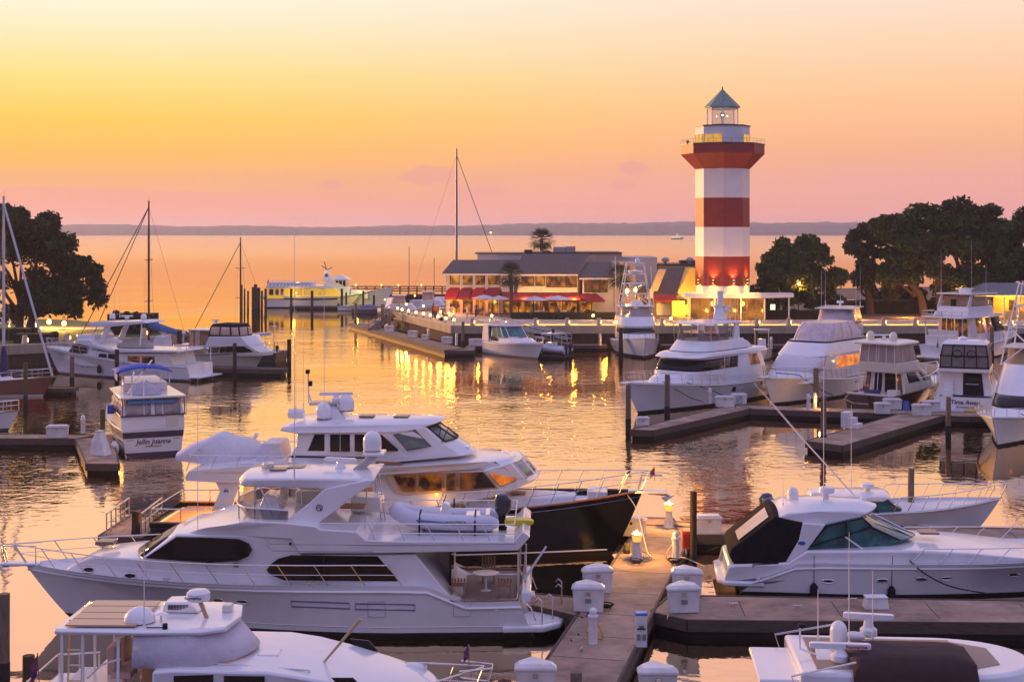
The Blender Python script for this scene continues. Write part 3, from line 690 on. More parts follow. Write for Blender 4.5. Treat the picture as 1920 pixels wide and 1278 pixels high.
CL = [mat('cloth_%s' % n, c, .85) for n, c in (('red',(.35,.03,.03)),('blue',(.05,.10,.28)),('white',(.6,.58,.55)),('dark',(.03,.03,.04)),('khaki',(.35,.27,.16)),('green',(.08,.2,.06)))]
person('person in a red top standing by the golf cart', rx(817,172), 172, GZ, R(40), CL[0], CL[3]); person('person in dark clothes standing left of the golf cart', rx(812,173), 173, GZ, R(-60), CL[3], CL[3], h=1.78)
person('person in a white top walking past the terrace steps', rx(876,170), 170, GZ, R(80), CL[2], CL[4])
person('person in a blue top standing before the glowing terrace left of the palm', rx(893,175), 175, GZ, R(20), CL[1], CL[3])
def cafe(px, Y, i, who):
    x = rx(px,Y); t_ = thing('cafe_table', 'round terrace table '+who[0], 'table', (x,Y,GZ))
    m_ = MB(); m_.lathe([(.42,.70),(.43,.74)], (0,0,0), 14); m_.build('tabletop', WHITE, t_); m_ = MB(); m_.lathe([(.25,0),(.25,.03),(.04,.05),(.04,.7)], (0,0,0), 10); m_.build('pedestal', DARKM, t_)
    for s_, (lab, c) in zip((-1,1), who[1:]):
        p_ = person(lab, x+s_*.75, Y, GZ, R(90*s_)*-1, c, CL[3], True)
        ch = thing('terrace_chair', 'terrace chair under the '+lab.replace('seated ',''), 'chair', (x+s_*.8,Y,GZ), R(90*s_)*-1)
        m_ = MB(); m_.box(-.22,.22,-.2,.24,.42,.46); m_.build('seat', TEAK, ch, smooth=0); m_ = MB(); m_.box(-.22,.22,.22,.26,.46,.95); m_.build('backrest', TEAK, ch, smooth=0)
        for a in (-.19,.17):
            for b in (-.17,.2): m_ = MB(); m_.box(a,a+.04,b,b+.04,0,.42); m_.build('leg', TEAK, ch, smooth=0)
cafe(1008,174.6,0,('under the lit umbrella',('seated person in green nearest the palm',CL[5]),('seated person in white under the lit umbrella',CL[2])))
cafe(1057,174.6,1,('in front of the maroon awning',('seated person in blue in front of the maroon awning',CL[1]),('seated person in khaki at the far end of the terrace',CL[4])))

# ---- shops and small house left of the lighthouse
rsv = rs
rs = thing('yellow_gabled_house', 'small shop with brown seamed roof and yellow gable beside the lighthouse', 'shop', (0,183,GZ))
shed('', 1231, 1270, 549, 1247, 1294, 502, -5, 5)
m_ = MB(); Yf = -5.1
P2 = [(rx(1270,RY+Yf),rz(549,RY+Yf)),(rx(1294,RY+Yf),rz(503,RY+Yf)),(rx(1306,RY+Yf),rz(503,RY+Yf)),(rx(1306,RY+Yf),0),(rx(1270,RY+Yf),0)]
m_.add([(x,Yf,z) for x,z in P2]+[(x,Yf+5,z) for x,z in P2], [tuple(range(5)),tuple(range(9,4,-1))]+[(i,(i+1)%5,(i+1)%5+5,i+5) for i in range(5)]); m_.build('gable_wall', STUY, rs, smooth=0)
m_ = MB(); P2 = [(rx(1214,RY+Yf),rz(560,RY+Yf)),(rx(1236,RY+Yf),rz(505,RY+Yf)),(rx(1250,RY+Yf),rz(505,RY+Yf)),(rx(1228,RY+Yf),rz(560,RY+Yf))]
m_.add([(x,Yf+.4,z) for x,z in P2]+[(x,Yf+1.4,z) for x,z in P2], [(0,1,2,3),(7,6,5,4)]+[(i,(i+1)%4,(i+1)%4+4,i+4) for i in range(4)]); m_.build('sloped_buttress', STUB, rs, smooth=0)
window(1275,1287,562,570,-5.1,DINE2); awning(1224,1268,550,563,AWNM,1.0,0,-5.1)
m_ = MB(); m_.box(rx(1212),rx(1268),-4.8,-4.6,0,rz(560)); m_.build('shop_front', AMBW, rs, smooth=0)
m_ = MB(); m_.box(rx(1250),rx(1273),-6.2,-6.0,0,1.9); m_.build('garden_wall', STUY, rs, smooth=0)
for cx_ in (1247,): pass
rs = thing('low_shop', 'low amber lit shop arcade between restaurant and yellow house', 'shop', (0,183,GZ))
blk('wall', 1193, 1231, 600, 549, 1, 8, STUB); blk('roof', 1190, 1233, 549, 541, .5, 9, ROOFM, 0); m_ = MB(); m_.box(rx(1195),rx(1229),.9,.98,0.1,rz(552)); m_.build('shop_window', TERR, rs, smooth=0)
m_ = MB()
for i in range(6): x_ = lerp(rx(1195),rx(1229),i/5); m_.box(x_-.06,x_+.06,.82,.94,0,rz(551))
m_.build('shop_window_frame', FRAMEM, rs, smooth=0)
rs = thing('flat_roof_plant_house', 'flat roofed grey building with domed vents behind the yellow house', 'building', (0,183,GZ))
blk('wall', 1234, 1308, 600, 497, 9, 18, STUB); blk('roof_edge', 1230, 1310, 498, 495, 8.8, 18.2, DARKM, 0); blk('roof_unit', 1276, 1304, 496, 488, 11, 13, DARKM)
for p in (1249,1295): m_ = MB(); m_.lathe([(.2,0),(.2,.35),(.5,.4),(.55,.7),(.3,.95),(.05,1.0)], (rx(p,192),10,rz(496,192)), 10); m_.build('roof_vent', mat('galvanised', (.36,.33,.32), .5), rs)
rs = rsv
lamp('shop_light', (rx(1200,177),177,4.6), 700, (1,.45,.06), .3); lamp('shop_light', (rx(1288,174),175.4,3.4), 900, (1,.62,.06), .3)
# ---- lamps
GLOBE = mat('globe_glow', (1,.8,.5), .3, emit=(1,.62,.15,1), es=5)
gp = [(745.6,585.6),(754,587.5),(766,590),(780,592.3),(793.7,594.8),(807,597.3),(821,599.8),(836,602.8),(851,605.5)]
names = ['at the far tip of the pier wall','second from the far tip of the pier wall','third from the far tip of the pier wall','fourth from the far tip of the pier wall','midway along the pier wall','fourth from the near corner of the pier wall','third from the near corner of the pier wall','second from the near corner of the pier wall','at the near corner of the pier wall']
def globe(x, y, z, label, r=.16, h=.42, power=60, group=None):
    g_ = thing('globe_lamp', label, 'lamp', (x,y,z), 0, group)
    m_ = MB(); m_.lathe([(.09,0),(.06,.03),(.035,.06),(.035,h)], (0,0,0), 8); m_.build('post', DARKM, g_)
    m_ = MB(); m_.ell((0,0,h+r*.8), r, r, r, 12, 8, cut=-.95); m_.build('globe', GLOBE, g_)
    lamp('globe_light', (0,0,h+r*2.2), power, (1,.50,.08), .15, parent=g_)
for i, (px, py) in enumerate(gp):
    t_ = i/8; p = Vector((-14.9,183.0)).lerp(Vector((-6.9,159.3)), (px-745.6)/(851-745.6)*.0+((1/ (1))*0+ (lambda Yv: (183.0-Yv)/(183.0-159.3))(lerp(183.0,159.3,t_))))
    Y = lerp(182.6,159.4,t_); x = (px-960)/CF*Y
    globe(x, Y, GZ+.09, 'glowing globe lamp '+names[i])
for px, Y, lab in ((762,188,'far end of the glowing terrace pier'),(794,184,'middle of the terrace pier, behind the wall lamps'),(826,171,'left of the golf cart'),(842,168,'right of the golf cart')):
    globe((px-960)/CF*Y, Y, GZ, 'small globe lamp on a short post, '+lab, .15, .75, 90)
def street_lamp(px, Y, h, label):
    l_ = thing('street_lamp', label, 'street lamp', ((px-960)/CF*Y,Y,GZ)); m_ = MB(); m_.tube([(0,0,0),(0,0,h)], [.07,.045], 8); m_.build('pole', DARKM, l_)
    m_ = MB(); m_.lathe([(.12,-.05),(.2,.1),(.2,.35),(.05,.5)], (0,0,h), 8); m_.build('lantern', GLOBE, l_); lamp('street_light', (0,-.5,h-.3), 700, (1,.50,.08), .2, parent=l_)
street_lamp(1175.6,168,3.3,'tall post lamp glowing right of the terrace hedge'); street_lamp(1191.6,169.5,3.35,'tall post lamp glowing behind the game fishing boat')
street_lamp(1497,176,4.0,'post lamp among the branches of the lighthouse oak'); street_lamp(1800,178,3.5,'post lamp under the great oak near the hut')
for px, Y, lab in ((922,169,'at the left end of the terrace hedge'),(1112,169.5,'in the middle of the terrace hedge'),(1258,164,'in front of the yellow house')):
    globe((px-960)/CF*Y, Y, GZ, 'low round garden lamp '+lab, .17, .35, 140)
for px, py, lab in ((65,607,'nearest the oak trunk'),(92,609,'in the middle of the three'),(120,612,'nearest the hedge')):
    p = W(px, py+6, 2.33); globe(p.x, p.y, 2.33, 'glowing lawn lamp '+lab, .25, .45, 1700)
for px in (6,56): 
    p = W(px, 615, 2.33); b = thing('park_bench', 'pale bench by the waterside path '+('at the frame edge' if px == 6 else 'right of the oak trunk'), 'bench', (p.x,p.y,2.33))
    m_ = MB(); m_.box(-.7,.7,-.2,.2,.42,.47); m_.build('seat', WHITE, b); m_ = MB(); m_.box(-.7,.7,.2,.25,.5,.95); m_.build('backrest', WHITE, b)
    for s_ in (-.6,.6): m_ = MB(); m_.box(s_-.04,s_+.04,-.2,.25,0,.42); m_.build('leg', WHITE, b)
ls = thing('lit_sign', 'small upright white lit sign under the lighthouse oak', 'sign', ((1449-960)/CF*174,174,GZ)); m_ = MB(); m_.box(-.28,.28,-.06,.06,.5,1.6); m_.build('panel', mat('sign_glow', (1,1,1), .5, emit=(1,.86,.5,1), es=1.6), ls); m_ = MB(); m_.box(-.3,.3,-.05,.05,0,.5); m_.build('base', DARKM, ls)
lamp('oak_uplight', ((1600-960)/CF*172,170,3.0), 500, (1,.45,.08), .3); lamp('oak_uplight', ((1700-960)/CF*174,174,3.0), 900, (1,.38,.05), .3); lamp('oak_uplight', ((1800-960)/CF*174,174,3.2), 900, (1,.38,.05), .3)
# ---- lit hut under the oaks
ht = thing('lit_hut', 'amber lit open fronted hut with grey hipped roof under the oaks', 'hut', ((1893-960)/CF*172,172,GZ))
m_ = MB(); m_.loft([[(-5.3,-2.6,2.9),(4.5,-2.6,2.9),(4.5,3,2.9),(-5.3,3,2.9)],[(-5.3,-2.6,3.02),(4.5,-2.6,3.02),(4.5,3,3.02),(-5.3,3,3.02)],[(-3,0,4.3),(3,0,4.3),(3,.4,4.3),(-3,.4,4.3)]], True, True, True); m_.build('roof', mat('shingle_grey', (.20,.20,.19), .9, vary=.25, scale=4, bump=.02), ht, smooth=0)
m_ = MB(); m_.box(-1.4,4,1.5,1.7,0,2.9); m_.build('back_wall', STUY, ht, smooth=0); m_ = MB(); m_.box(-1.2,4,-1.9,-1.7,0,1.0); m_.build('counter', STUY, ht, smooth=0)
for x_ in (-1.3,.2,1.7,3.6): m_ = MB(); m_.box(x_-.08,x_+.08,-1.95,-1.79,0,2.9); m_.build('post', WHITE, ht, smooth=0)
m_ = MB(); m_.box(-5,4.2,-2.5,-2.42,2.78,2.88); m_.build('eave_light', mat('eave_glow', (1,.7,.3), .5, emit=(1,.55,.08,1), es=3), ht)
for x_ in (.9,2.8): m_ = MB(); m_.box(x_-.5,x_+.5,1.4,1.48,.9,2.2); m_.build('shelf', DINE, ht, smooth=0)
lamp('hut_light', (.5,-.3,2.5), 700, (1,.45,.06), .3, parent=ht); lamp('hut_light', (-2.8,-1.2,2.6), 150, (1,.45,.06), .3, parent=ht)
# ---- parked cars
def car(px, Y, label, m, rot):
    c = thing('parked_car', label, 'car', ((px-960)/CF*Y,Y,GZ), rot)
    def sect(pts, w, t_): return [[(x,-w,z) for x,z in pts],[(x,w,z) for x,z in pts]]
    m_ = MB(); m_.loft(sect([(-2.2,.35),(-2.25,.8),(-2.0,.95),(1.0,.98),(2.1,.85),(2.25,.6),(2.2,.35)],.88,1), True, True, True); m_.build('body', m, c, bevel=.06)
    m_ = MB(); m_.add([(-1.9,-.84,.95),(1.0,-.84,.98),(.3,-.68,1.5),(-1.5,-.68,1.52),(-1.9,.84,.95),(1.0,.84,.98),(.3,.68,1.5),(-1.5,.68,1.52)], [(0,1,2,3),(7,6,5,4),(0,4,5,1),(1,5,6,2),(2,6,7,3),(3,7,4,0)]); m_.build('cabin_glass', BLACKG, c, bevel=.04)
    m_ = MB(); m_.box(-1.45,.25,-.67,.67,1.51,1.56); m_.build('roof', m, c, bevel=.03)
    for x_ in (-1.35,1.35):
        for s_ in (-1,1):
            w_ = MB(); w_.tube([(x_,s_*.66,.33),(x_,s_*.9,.33)], .33, 14); wo_ = w_.build('wheel', CHAR, c); w_ = MB(); w_.tube([(x_,s_*.88,.33),(x_,s_*.91,.33)], .2, 10); w_.build('rim', STEEL, wo_)
car(1604,186,'blue car parked under the oaks by the lighthouse', mat('car_blue', (.10,.16,.34), .25, coat=.5), R(8)); car(1772,187,'pale blue car parked behind the great oak trunks', mat('car_pale', (.45,.52,.66), .25, coat=.5), R(170)); car(1668,189,'white car parked between the oak trunks', mat('car_white', (.7,.68,.68), .25, coat=.5), R(5))
# ---- golf cart
gc = thing('golf_cart', 'small white golf cart with roof parked on the lit quay', 'golf cart', (rx(838,168),168,GZ), R(10))
m_ = MB(); m_.box(-.85,.85,-.5,.5,1.5,1.56); m_.build('roof', FIBER, gc, bevel=.03); m_ = MB(); m_.box(-.95,1.0,-.55,.55,.28,.55); m_.box(.55,1.0,-.52,.52,.55,.8); m_.build('body', FIBER, gc, bevel=.06)
m_ = MB(); m_.box(-.5,.1,-.5,.5,.55,.7); m_.build('seat', CANVK, gc, bevel=.03); m_ = MB(); m_.box(-.55,-.45,-.5,.5,.7,1.05); m_.build('backrest', CANVK, gc, bevel=.03)
for x_ in (-.78,.78):
    for s_ in (-1,1):
        m_ = MB(); m_.tube([(x_,s_*.45,.55),(x_,s_*.45,1.5)], .02, 5); m_.build('roof_post', STEEL, gc); m_ = MB(); m_.tube([(x_*.9,s_*.4,.22),(x_*.9,s_*.56,.22)], .22, 12); m_.build('wheel', CHAR, gc)
# ================================================================ BREAKWATER PIER
bw = thing('breakwater_pier', 'long dark timber pier with handrail behind the ferry', 'pier', (0,0,0))
m_ = MB(); m_.box(-41,-9.5,253,255.4,1.2,1.5); m_.build('deck', DOCKW, bw, smooth=0)
m_ = MB(); m_.box(-41,-9.5,253.9,254.1,-1,1.2); m_.build('timber_wall', SEAL, bw, smooth=0)
m_ = MB()
for y in (253.05,255.3):
    for z in (2.1,2.5,2.9): m_.tube([(-41,y,z),(-9.5,y,z)], .05, 4)
    for i in range(22): m_.box(-41+i*1.5-.06,-41+i*1.5+.06,y-.06,y+.06,1.5,2.95)
m_.build('handrail', DOCKW, bw, smooth=0)
for i in range(17):
    m_ = MB(); m_.tube([(-41+i*1.96,253.3,-1),(-41+i*1.96,253.3,1.2)], .16, 7); m_.build('pile', WOODP, bw)
for px in (667,715,747,790): globe((px-960)/CF*253, 253.05, 2.9, 'small lamp on the breakwater handrail '+{667:'above the ferry bow deck',715:'behind the ferry bow',747:'right of the ferry bow',790:'nearest the restaurant'}[px], .13, .2, 30)
PILEG = 'weathered piles'
def pile(p, top, label, r=.17, m=WOODP, group=None, cap=None):
    g_ = thing('mooring_pile', label, 'pile', (p[0],p[1],0), 0, group)
    m_ = MB(); m_.tube([(0,0,-1.5),(0,0,top*.5),(.01,0,top)], [r*1.05,r,r*.97], 12); m_.build('post', m, g_)
    m_ = MB(); m_.tube([(0,0,-.2),(0,0,.75)], r*1.07, 12); m_.build('tide_band', mat('tide_growth', (.025,.022,.018), .95, vary=.3, scale=4, bump=.02), g_)
    if cap: m_ = MB(); m_.lathe([(r*1.1,0),(r*1.1,.05),(.02,r*.8)], (0,0,top-.02), 12); m_.build('cap', cap, g_)
    return g_
def pilex(px, ytop, ywl, label, rpx=5.5, m=WOODP, cap=None):
    """pile from its waterline and top rows"""
    p = W(px, ywl, 0); z = CH-(ytop-HY)/CF*p.y
    return pile(p, z, label, rpx/CF*p.y, m, None, cap)
PG = mat('piling_pale', (.20,.15,.10), .9, vary=.4, scale=3, bump=.03, stretch=(6,6,.8)); PGR = mat('piling_green', (.10,.11,.035), .9, vary=.4, scale=3, bump=.03, stretch=(6,6,.8))
names = ['at the left end of the pier cluster','slim one left of the pier cluster','second of the pier cluster','third of the pier cluster','stout one in the middle of the pier cluster','fifth of the pier cluster','sixth of the pier cluster','rightmost of the pier cluster beside the ferry stern']
for i, (px, yt, rp) in enumerate(((453,534,2),(458.5,541,1.6),(465,545,1.8),(474,538,2.2),(479,533,3.4),(485,539,3.0),(491,545,2.2),(498,541,2.4))): pilex(px, yt, 589-(i%3)*2, 'dark timber pile '+names[i], rp)
# ---- docks
def dock(name, label, poly, z=.6, m=CONC, lit=None, edge=DOCKW):
    """floating dock: deck slab, timber edge boards and dark floats, poly counter-clockwise"""
    d = thing(name, label, 'dock'); n = len(poly)
    m_ = MB(); m_.prism(poly, z-.14, z); m_.build('deck', m, d, smooth=0, bevel=.015)
    P = [Vector((*p,0)) for p in poly]; A = sum(P[i].x*P[(i+1)%n].y-P[(i+1)%n].x*P[i].y for i in range(n)); s_ = 1 if A > 0 else -1
    m_ = MB()
    for i in range(n):
        a, b = P[i], P[(i+1)%n]; t_ = (b-a).normalized(); nn_ = Vector((t_.y,-t_.x,0))*s_*.045
        m_.obox(a+nn_+Vector((0,0,.22)), b+nn_+Vector((0,0,.22)), .085, z-.22+.025)
    m_.build('edge_timber', edge, d, smooth=0, bevel=.01)
    c = sum(P, Vector())/n
    m_ = MB(); m_.prism([tuple((p-(p-c).normalized()*.12)[:2]) for p in P], -.5, z-.15); m_.build('float', CHAR, d, smooth=0)
    return d
def strip(a, b, w):
    a, b = Vector(a), Vector(b); t_ = (b-a).normalized(); n_ = Vector((-t_.y,t_.x))*w/2
    return [tuple(a-n_),tuple(b-n_),tuple(b+n_),tuple(a+n_)]
mainA, mainB = Vector((.55,34.0)), Vector((6.48,59.6))
dock('main_dock', 'wide concrete walkway running out between the nearest yachts', strip(mainA, mainB, 2.25))
def on_main(Y, s=0.0):
    t_ = (Y-mainA.y)/(mainB.y-mainA.y); d = (mainB-mainA).normalized(); c = mainA.lerp(mainB,t_); return c+Vector((d.y,-d.x))*s
m_ = MB()
for Y in (38.5,41.2,43.4,45.9,48.6,51.6,54.6,57.4):
    a, b = on_main(Y,-1.05), on_main(Y,1.05); m_.obox((*a,.599),(*b,.599), .03, .005)
dj = m_.build('expansion_joint', mat('joint_dark', (.06,.05,.05), .9), None, smooth=0); dj.parent = [o for o in col.objects if o.name.startswith('main_dock')][0]
dock('finger_dock', 'long concrete finger along the near side of the big cruiser', [(4.55,46.3),(5.6,45.35),(40,44.2),(40,46.2),(5.4,48.35)], .58)
dock('finger_dock', 'concrete finger between the white yacht stern and the main walkway', [(2.35,45.6),(2.7,47.9),(-.2,48.9),(-6,49.4),(-6,48.1),(.8,47.0)], .58)
dock('finger_dock', 'far concrete finger behind the big cruiser with a white box', [(6.9,58.0),(40,56.0),(40,57.6),(8.3,60.2),(6.9,60.6)], .58)
dock('finger_dock', 'short dock head under the navy yacht bow', [(3.8,60.0),(6.9,59.7),(6.9,61.3),(3.9,61.6)], .58)
dock('finger_dock', 'walkway with handrails beside the navy yacht stern', [(-16.7,57.6),(-14.9,57.2),(-14.9,61.2),(-16.5,61.6)], .62)
dock('left_dock', 'low concrete walkway with a white box at the frame edge', [(-60,86),(-26.0,84.6),(-25.2,86.2),(-60,88.2)], .58)
dock('finger_dock', 'short finger beside the stern of the blue topped trawler', [(-25.9,84.5),(-22.6,75.6),(-20.9,75.5),(-24.2,86.0)], .58)
dock('finger_dock', 'narrow finger with a tall pile right of the cream cruiser', [(-27,127.5),(-20.4,126.4),(-20.2,127.9),(-27,129.6)], .6, DOCKW)
dock('finger_dock', 'dark low finger behind the red sailboat bow', [(-42,112.4),(-34.6,112),(-34.6,113.3),(-42,113.9)], .5, DOCKW)
dock('finger_dock', 'angled concrete finger in front of the long white motor yacht', [(7.4,88.3),(8.7,88.0),(16.6,98.9),(15.6,100.9)], .6)
dock('cross_dock', 'long concrete walkway across the berths on the right', [(15.6,98.9),(30.5,94.6),(46,93.6),(46,96),(30.5,96.8),(15.9,101)], .59)
dock('finger_dock', 'angled concrete finger with white steps on it', [(17.3,83.6),(19.0,81.8),(28.9,95.2),(26.4,96.2)], .6)
dock('floating_dock', 'long weathered timber dock below the globe lamps', [(-21.6,188.6),(-19.9,188.9),(-5.1,149.0),(-6.9,146.6)], .6, mat('pale_timber', (.24,.16,.10), .85, vary=.35, scale=2, bump=.01, stretch=(1,5,1)))  # paler brown than the other dock timber, as its own base colour
dock('quay_floating_dock', 'low timber dock running along the foot of the quay seawall', [(-6.85,146.6),(-4.0,146.8),(-3.9,153.6),(10.2,153.6),(10.2,155.2),(-4.6,155.2),(-5.05,149.0)], .55, mat('pale_timber', (.24,.16,.10), .85, vary=.35, scale=2))
dock('quay_floating_dock', 'low timber dock along the quay seawall right of the game fishing boat', [(16.2,153.4),(60,153.4),(60,155.2),(16.2,155.2)], .55, mat('pale_timber', (.24,.16,.10), .85))
def joints(owner, a, b, w, n, z):
    a, b = Vector(a), Vector(b); t_ = (b-a).normalized(); q = Vector((-t_.y,t_.x))*w/2; m_ = MB()
    for i in range(n): c = a.lerp(b,(i+.5)/n); m_.obox((*(c-q),z-.001),(*(c+q),z-.001), .03, .005)
    m_.build('expansion_joint', mat('joint_dark', (.06,.05,.05), .9), owner, smooth=0)
DK = {o['label']: o for o in col.objects if o.get('category') == 'dock'}
for lab, a, b, w, n, z in (('long concrete finger along the near side of the big cruiser',(6,46.8),(40,45.2),1.9,11,.58),('far concrete finger behind the big cruiser with a white box',(8,59.0),(40,56.8),1.6,9,.58),('angled concrete finger in front of the long white motor yacht',(8.1,88.2),(16,99.5),1.3,5,.6),('angled concrete finger with white steps on it',(18.2,82.8),(27.4,95.4),1.8,5,.6),('long concrete walkway across the berths on the right',(16,100),(30.5,95.8),1.7,6,.59),('low concrete walkway with a white box at the frame edge',(-60,87),(-26,85.5),1.4,11,.58),('short finger beside the stern of the blue topped trawler',(-25,85),(-21.8,75.8),1.4,4,.58),('concrete finger between the white yacht stern and the main walkway',(2,46.8),(-5.8,48.8),1.1,3,.58)): joints(DK[lab],a,b,w,n,z)
# piles by pixel rows: (px, top, waterline, radius px)
for px, yt, yw, rp, lab, m in (
    (1300,921,1075,6.5,'tall dark pile beside the red extinguisher cabinet on the main walkway',WOODP),(1175,1019,1066,6,'short green pile beside the lit pedestal under the navy bow',PGR),
    (1708,878,985,6,'brown pile behind the small express boat',PG),(255,957,1030,8.5,'dark pile behind the white yacht foredeck',WOODP),
    (8,1112,1290,10,'thick pile at the frame edge left of the trawler',PG),(53,1228,1420,11.5,'round topped pile against the trawler stern',WOODP),
    (192,767,858,5,'pile with ochre top beside the blue topped trawler',PGR),(135,667,724,4.2,'pale brown pile at the bow of the flybridge yacht',PG),(219,655,712,4,'thin dark pile in front of the flybridge yacht saloon',WOODP),
    (336,620,690,5,'tall pile off the stern of the flybridge yacht',WOODP),(440,643,706,3.6,'dark pile in front of the cream cruiser hull',WOODP),(542,636,692,4,'lone dark pile at the end of the narrow finger',WOODP),(48,680,760,3.8,'slim greenish pile in front of the red sailboat',PGR),
    (1178,722,806,5,'pile at the outer tip of the angled finger',PG),(1251,702,782,5,'pale pile against the long motor yacht hull',PG),(1530,690,772,5,'pile in front of the hull of the canvas bowed yacht',PG),(1421,672,745,5,'dark pile behind the angled finger beside the canvas bowed yacht',WOODP),
    (1544,742,838,5.5,'pale topped pile at the tip of the finger with steps',PG),(1778,744,820,5,'pale pile in front of the swim platform with the yellow end',PG),(1418,612,655,3.5,'green pile on the quay dock left of the flybridge boats',PGR),(1860,612,672,3.5,'pale pile beside the two deck yacht with name on the stern',PG),
    (868,603,652,3,'pale pile where the timber dock meets the quay corner',PG),(1037,617,668,3,'dark pile with amber top beside the inflatable',WOODP),(667,568,611,2.6,'dark pile at the far tip of the timber dock',PG),(717,570,622,3,'pile at the foot of the gangway',PG),(730,578,624,2.4,'second pile by the gangway',PG),
    (546,541,583,2.3,'dark pile in front of the ferry stern windows',WOODP),(585,545,590,2.6,'dark pile amidships of the ferry',WOODP),(641,541,580,2.3,'dark pile by the ferry wheelhouse',WOODP),(681,545,580,2,'dark pile left of the yellow lit ferry bow',WOODP),(701,553,580,2.2,'short pile in front of the yellow lit ferry bow',WOODP),(649,548,580,1.9,'thin pile right of the ferry wheelhouse',WOODP),(1164,614,668,4,'dark pile at the left of the game fishing boat bow',WOODP)):
    pilex(px, yt, yw, lab, rp, m)
p = on_main(38.2,.2); pile(p, 1.15, 'stubby brown pile at the near end of the main walkway', .16, PG)
# dock boxes
def box_tri(x, y, rot, label, w=1.2, z=.6, num=True, flip=1):
    b = thing('dock_box', label, 'dock box', (x,y,z), rot)
    pl = [(-w/2,-.36),(w/2,-.36),(w/2*1.0,-.05),(-w/2*.2 if flip > 0 else w/2*.2,.5),(-w/2,.05 if flip > 0 else -.05)]
    if flip < 0: pl = [(-w/2,-.36),(w/2,-.36),(w/2,.05),(w*.1,.5),(-w/2,-.05)]
    def sc_(k): cx, cy = 0, 0; return [(cx+(a-cx)*k, cy+(b_-cy)*k) for a,b_ in pl]
    m_ = MB(); m_.loft([[(*p,0) for p in sc_(.93)],[(*p,.72) for p in sc_(1.0)]], True, True, True); m_.build('box_body', FIBER, b, smooth=0, bevel=.03)
    m_ = MB(); m_.loft([[(*p,.72) for p in sc_(1.08)],[(*p,.80) for p in sc_(1.08)],[(*p,.90) for p in sc_(.82)]], True, True, True); m_.build('lid', FIBER, b, smooth=0, bevel=.02)
    m_ = MB(); m_.box(-.06,.06,-.41,-.36,.56,.66); m_.build('latch', STEEL, b, smooth=0)
    if num: m_ = MB(); m_.box(-.10,.10,-.372,-.35,.30,.44); m_.build('number_plate', mat('plate_grey', (.22,.20,.21), .5), b, smooth=0)
    return b
def box_rect(x, y, rot, label, w=1.1, d=.6, h=.62, z=.6):
    b = thing('dock_box', label, 'dock box', (x,y,z), rot)
    m_ = MB(); m_.box(-w/2,w/2,-d/2,d/2,0,h,top=1.06); m_.build('box_body', FIBER, b, smooth=0, bevel=.03)
    m_ = MB(); m_.box(-w/2-.06,w/2+.06,-d/2-.06,d/2+.06,h,h+.07); m_.box(-w/2+.02,w/2-.02,-d/2+.02,d/2-.02,h+.07,h+.14); m_.build('lid', FIBER, b, smooth=0, bevel=.025)
    m_ = MB(); m_.box(-.05,.05,-d/2-.07,-d/2-.02,h-.12,h-.03); m_.build('latch', STEEL, b, smooth=0)
    return b
def at(px, py, z=.6): p = W(px, py, z); return p.x, p.y
for px, py, rot, lab, fl in ((1118,1108,8,'white corner dock box behind its twin at the white yacht stern',-1),(1104,1142,-6,'white corner dock box nearest the white yacht stern',1),
    (1288,1112,-6,'white corner dock box with a rope loop beside the cruiser swim platform',1),(1279,1144,5,'white corner dock box where the long finger meets the walkway',-1)):
    x, y = at(px, py); box_tri(x, y, R(rot), lab, 1.02, .6, True, fl)
x, y = at(1004,1302,.58); box_tri(x, y, R(0), 'white corner dock box at the bottom edge left of the walkway', 1.05, .6, True, 1)
x, y = at(1232,1310,.58); box_tri(x, y, R(0), 'white corner dock box at the bottom edge right of the stubby pile', 1.0, .6, False, 1)
for px, py, w_, rot, lab in ((1187,1003,.95,-18,'white dock box under the navy yacht bow'),(1327,999,1.0,2,'white dock box on the far finger right of the tall pile'),(108,820,1.15,5,'white dock box on the walkway at the frame edge'),
    (1205,797,.75,5,'small white step box at the tip of the angled finger'),(1359,762,1.25,0,'white dock box at the inner end of the angled finger'),(1385,757,1.0,8,'white dock box with a blue hose beside the long motor yacht'),
    (1654,775,.95,0,'white dock box left of the blue towel box'),(1673,767,1.15,0,'white dock box with a blue towel behind the cream sedan cruiser'),(1728,778,1.15,0,'white dock box in front of the named white cruiser'),(1746,771,1.05,0,'white dock box against the named white cruiser'),
    (706,610,.9,0,'white dock box at the gangway foot'),(730,622,1.0,-20,'white dock box on the timber dock beside the gangway'),(774,632,1.0,-20,'white dock box midway along the timber dock'),(797,636,.7,-20,'small white box right of the middle of the timber dock'),(838,644,1.1,-15,'white dock box near the corner of the timber dock'),(893,648,1.5,0,'large grey locker on the dock beside the small express cruiser')):
    x, y = at(px, py); box_rect(x, y, R(rot), lab, w_, .55 if w_ > .8 else .4, .62 if w_ > .8 else .42)
x, y = at(189,852); 
sb = thing('dock_box', 'tall white sloping dock box against the trawler quarter', 'dock box', (x,y,.58), R(-20)); m_ = MB(); m_.loft([[(-.5,-.35,0),(.5,-.35,0),(.5,.35,0),(-.5,.35,0)],[(-.42,-.3,.8),(.25,-.3,.8),(.25,.3,.8),(-.42,.3,.8)],[(-.2,-.2,1.3),(.1,-.2,1.3),(.1,.2,1.3),(-.2,.2,1.3)]], True, True, True); m_.build('box_body', FIBER, sb, smooth=0, bevel=.04); m_ = MB(); m_.box(-.22,.12,-.22,.22,1.3,1.36); m_.build('lid', FIBER, sb, bevel=.02)
x, y = at(1597,802); st = thing('boarding_steps', 'white moulded boarding steps on the angled finger', 'steps', (x,y,.6), R(-35))
for k in range(3): m_ = MB(); m_.box(-.55,.55-.32*k,-.45,.45,.32*k,.32*(k+1)+.02*k); m_.build('step', FIBER, st, smooth=0, bevel=.03)
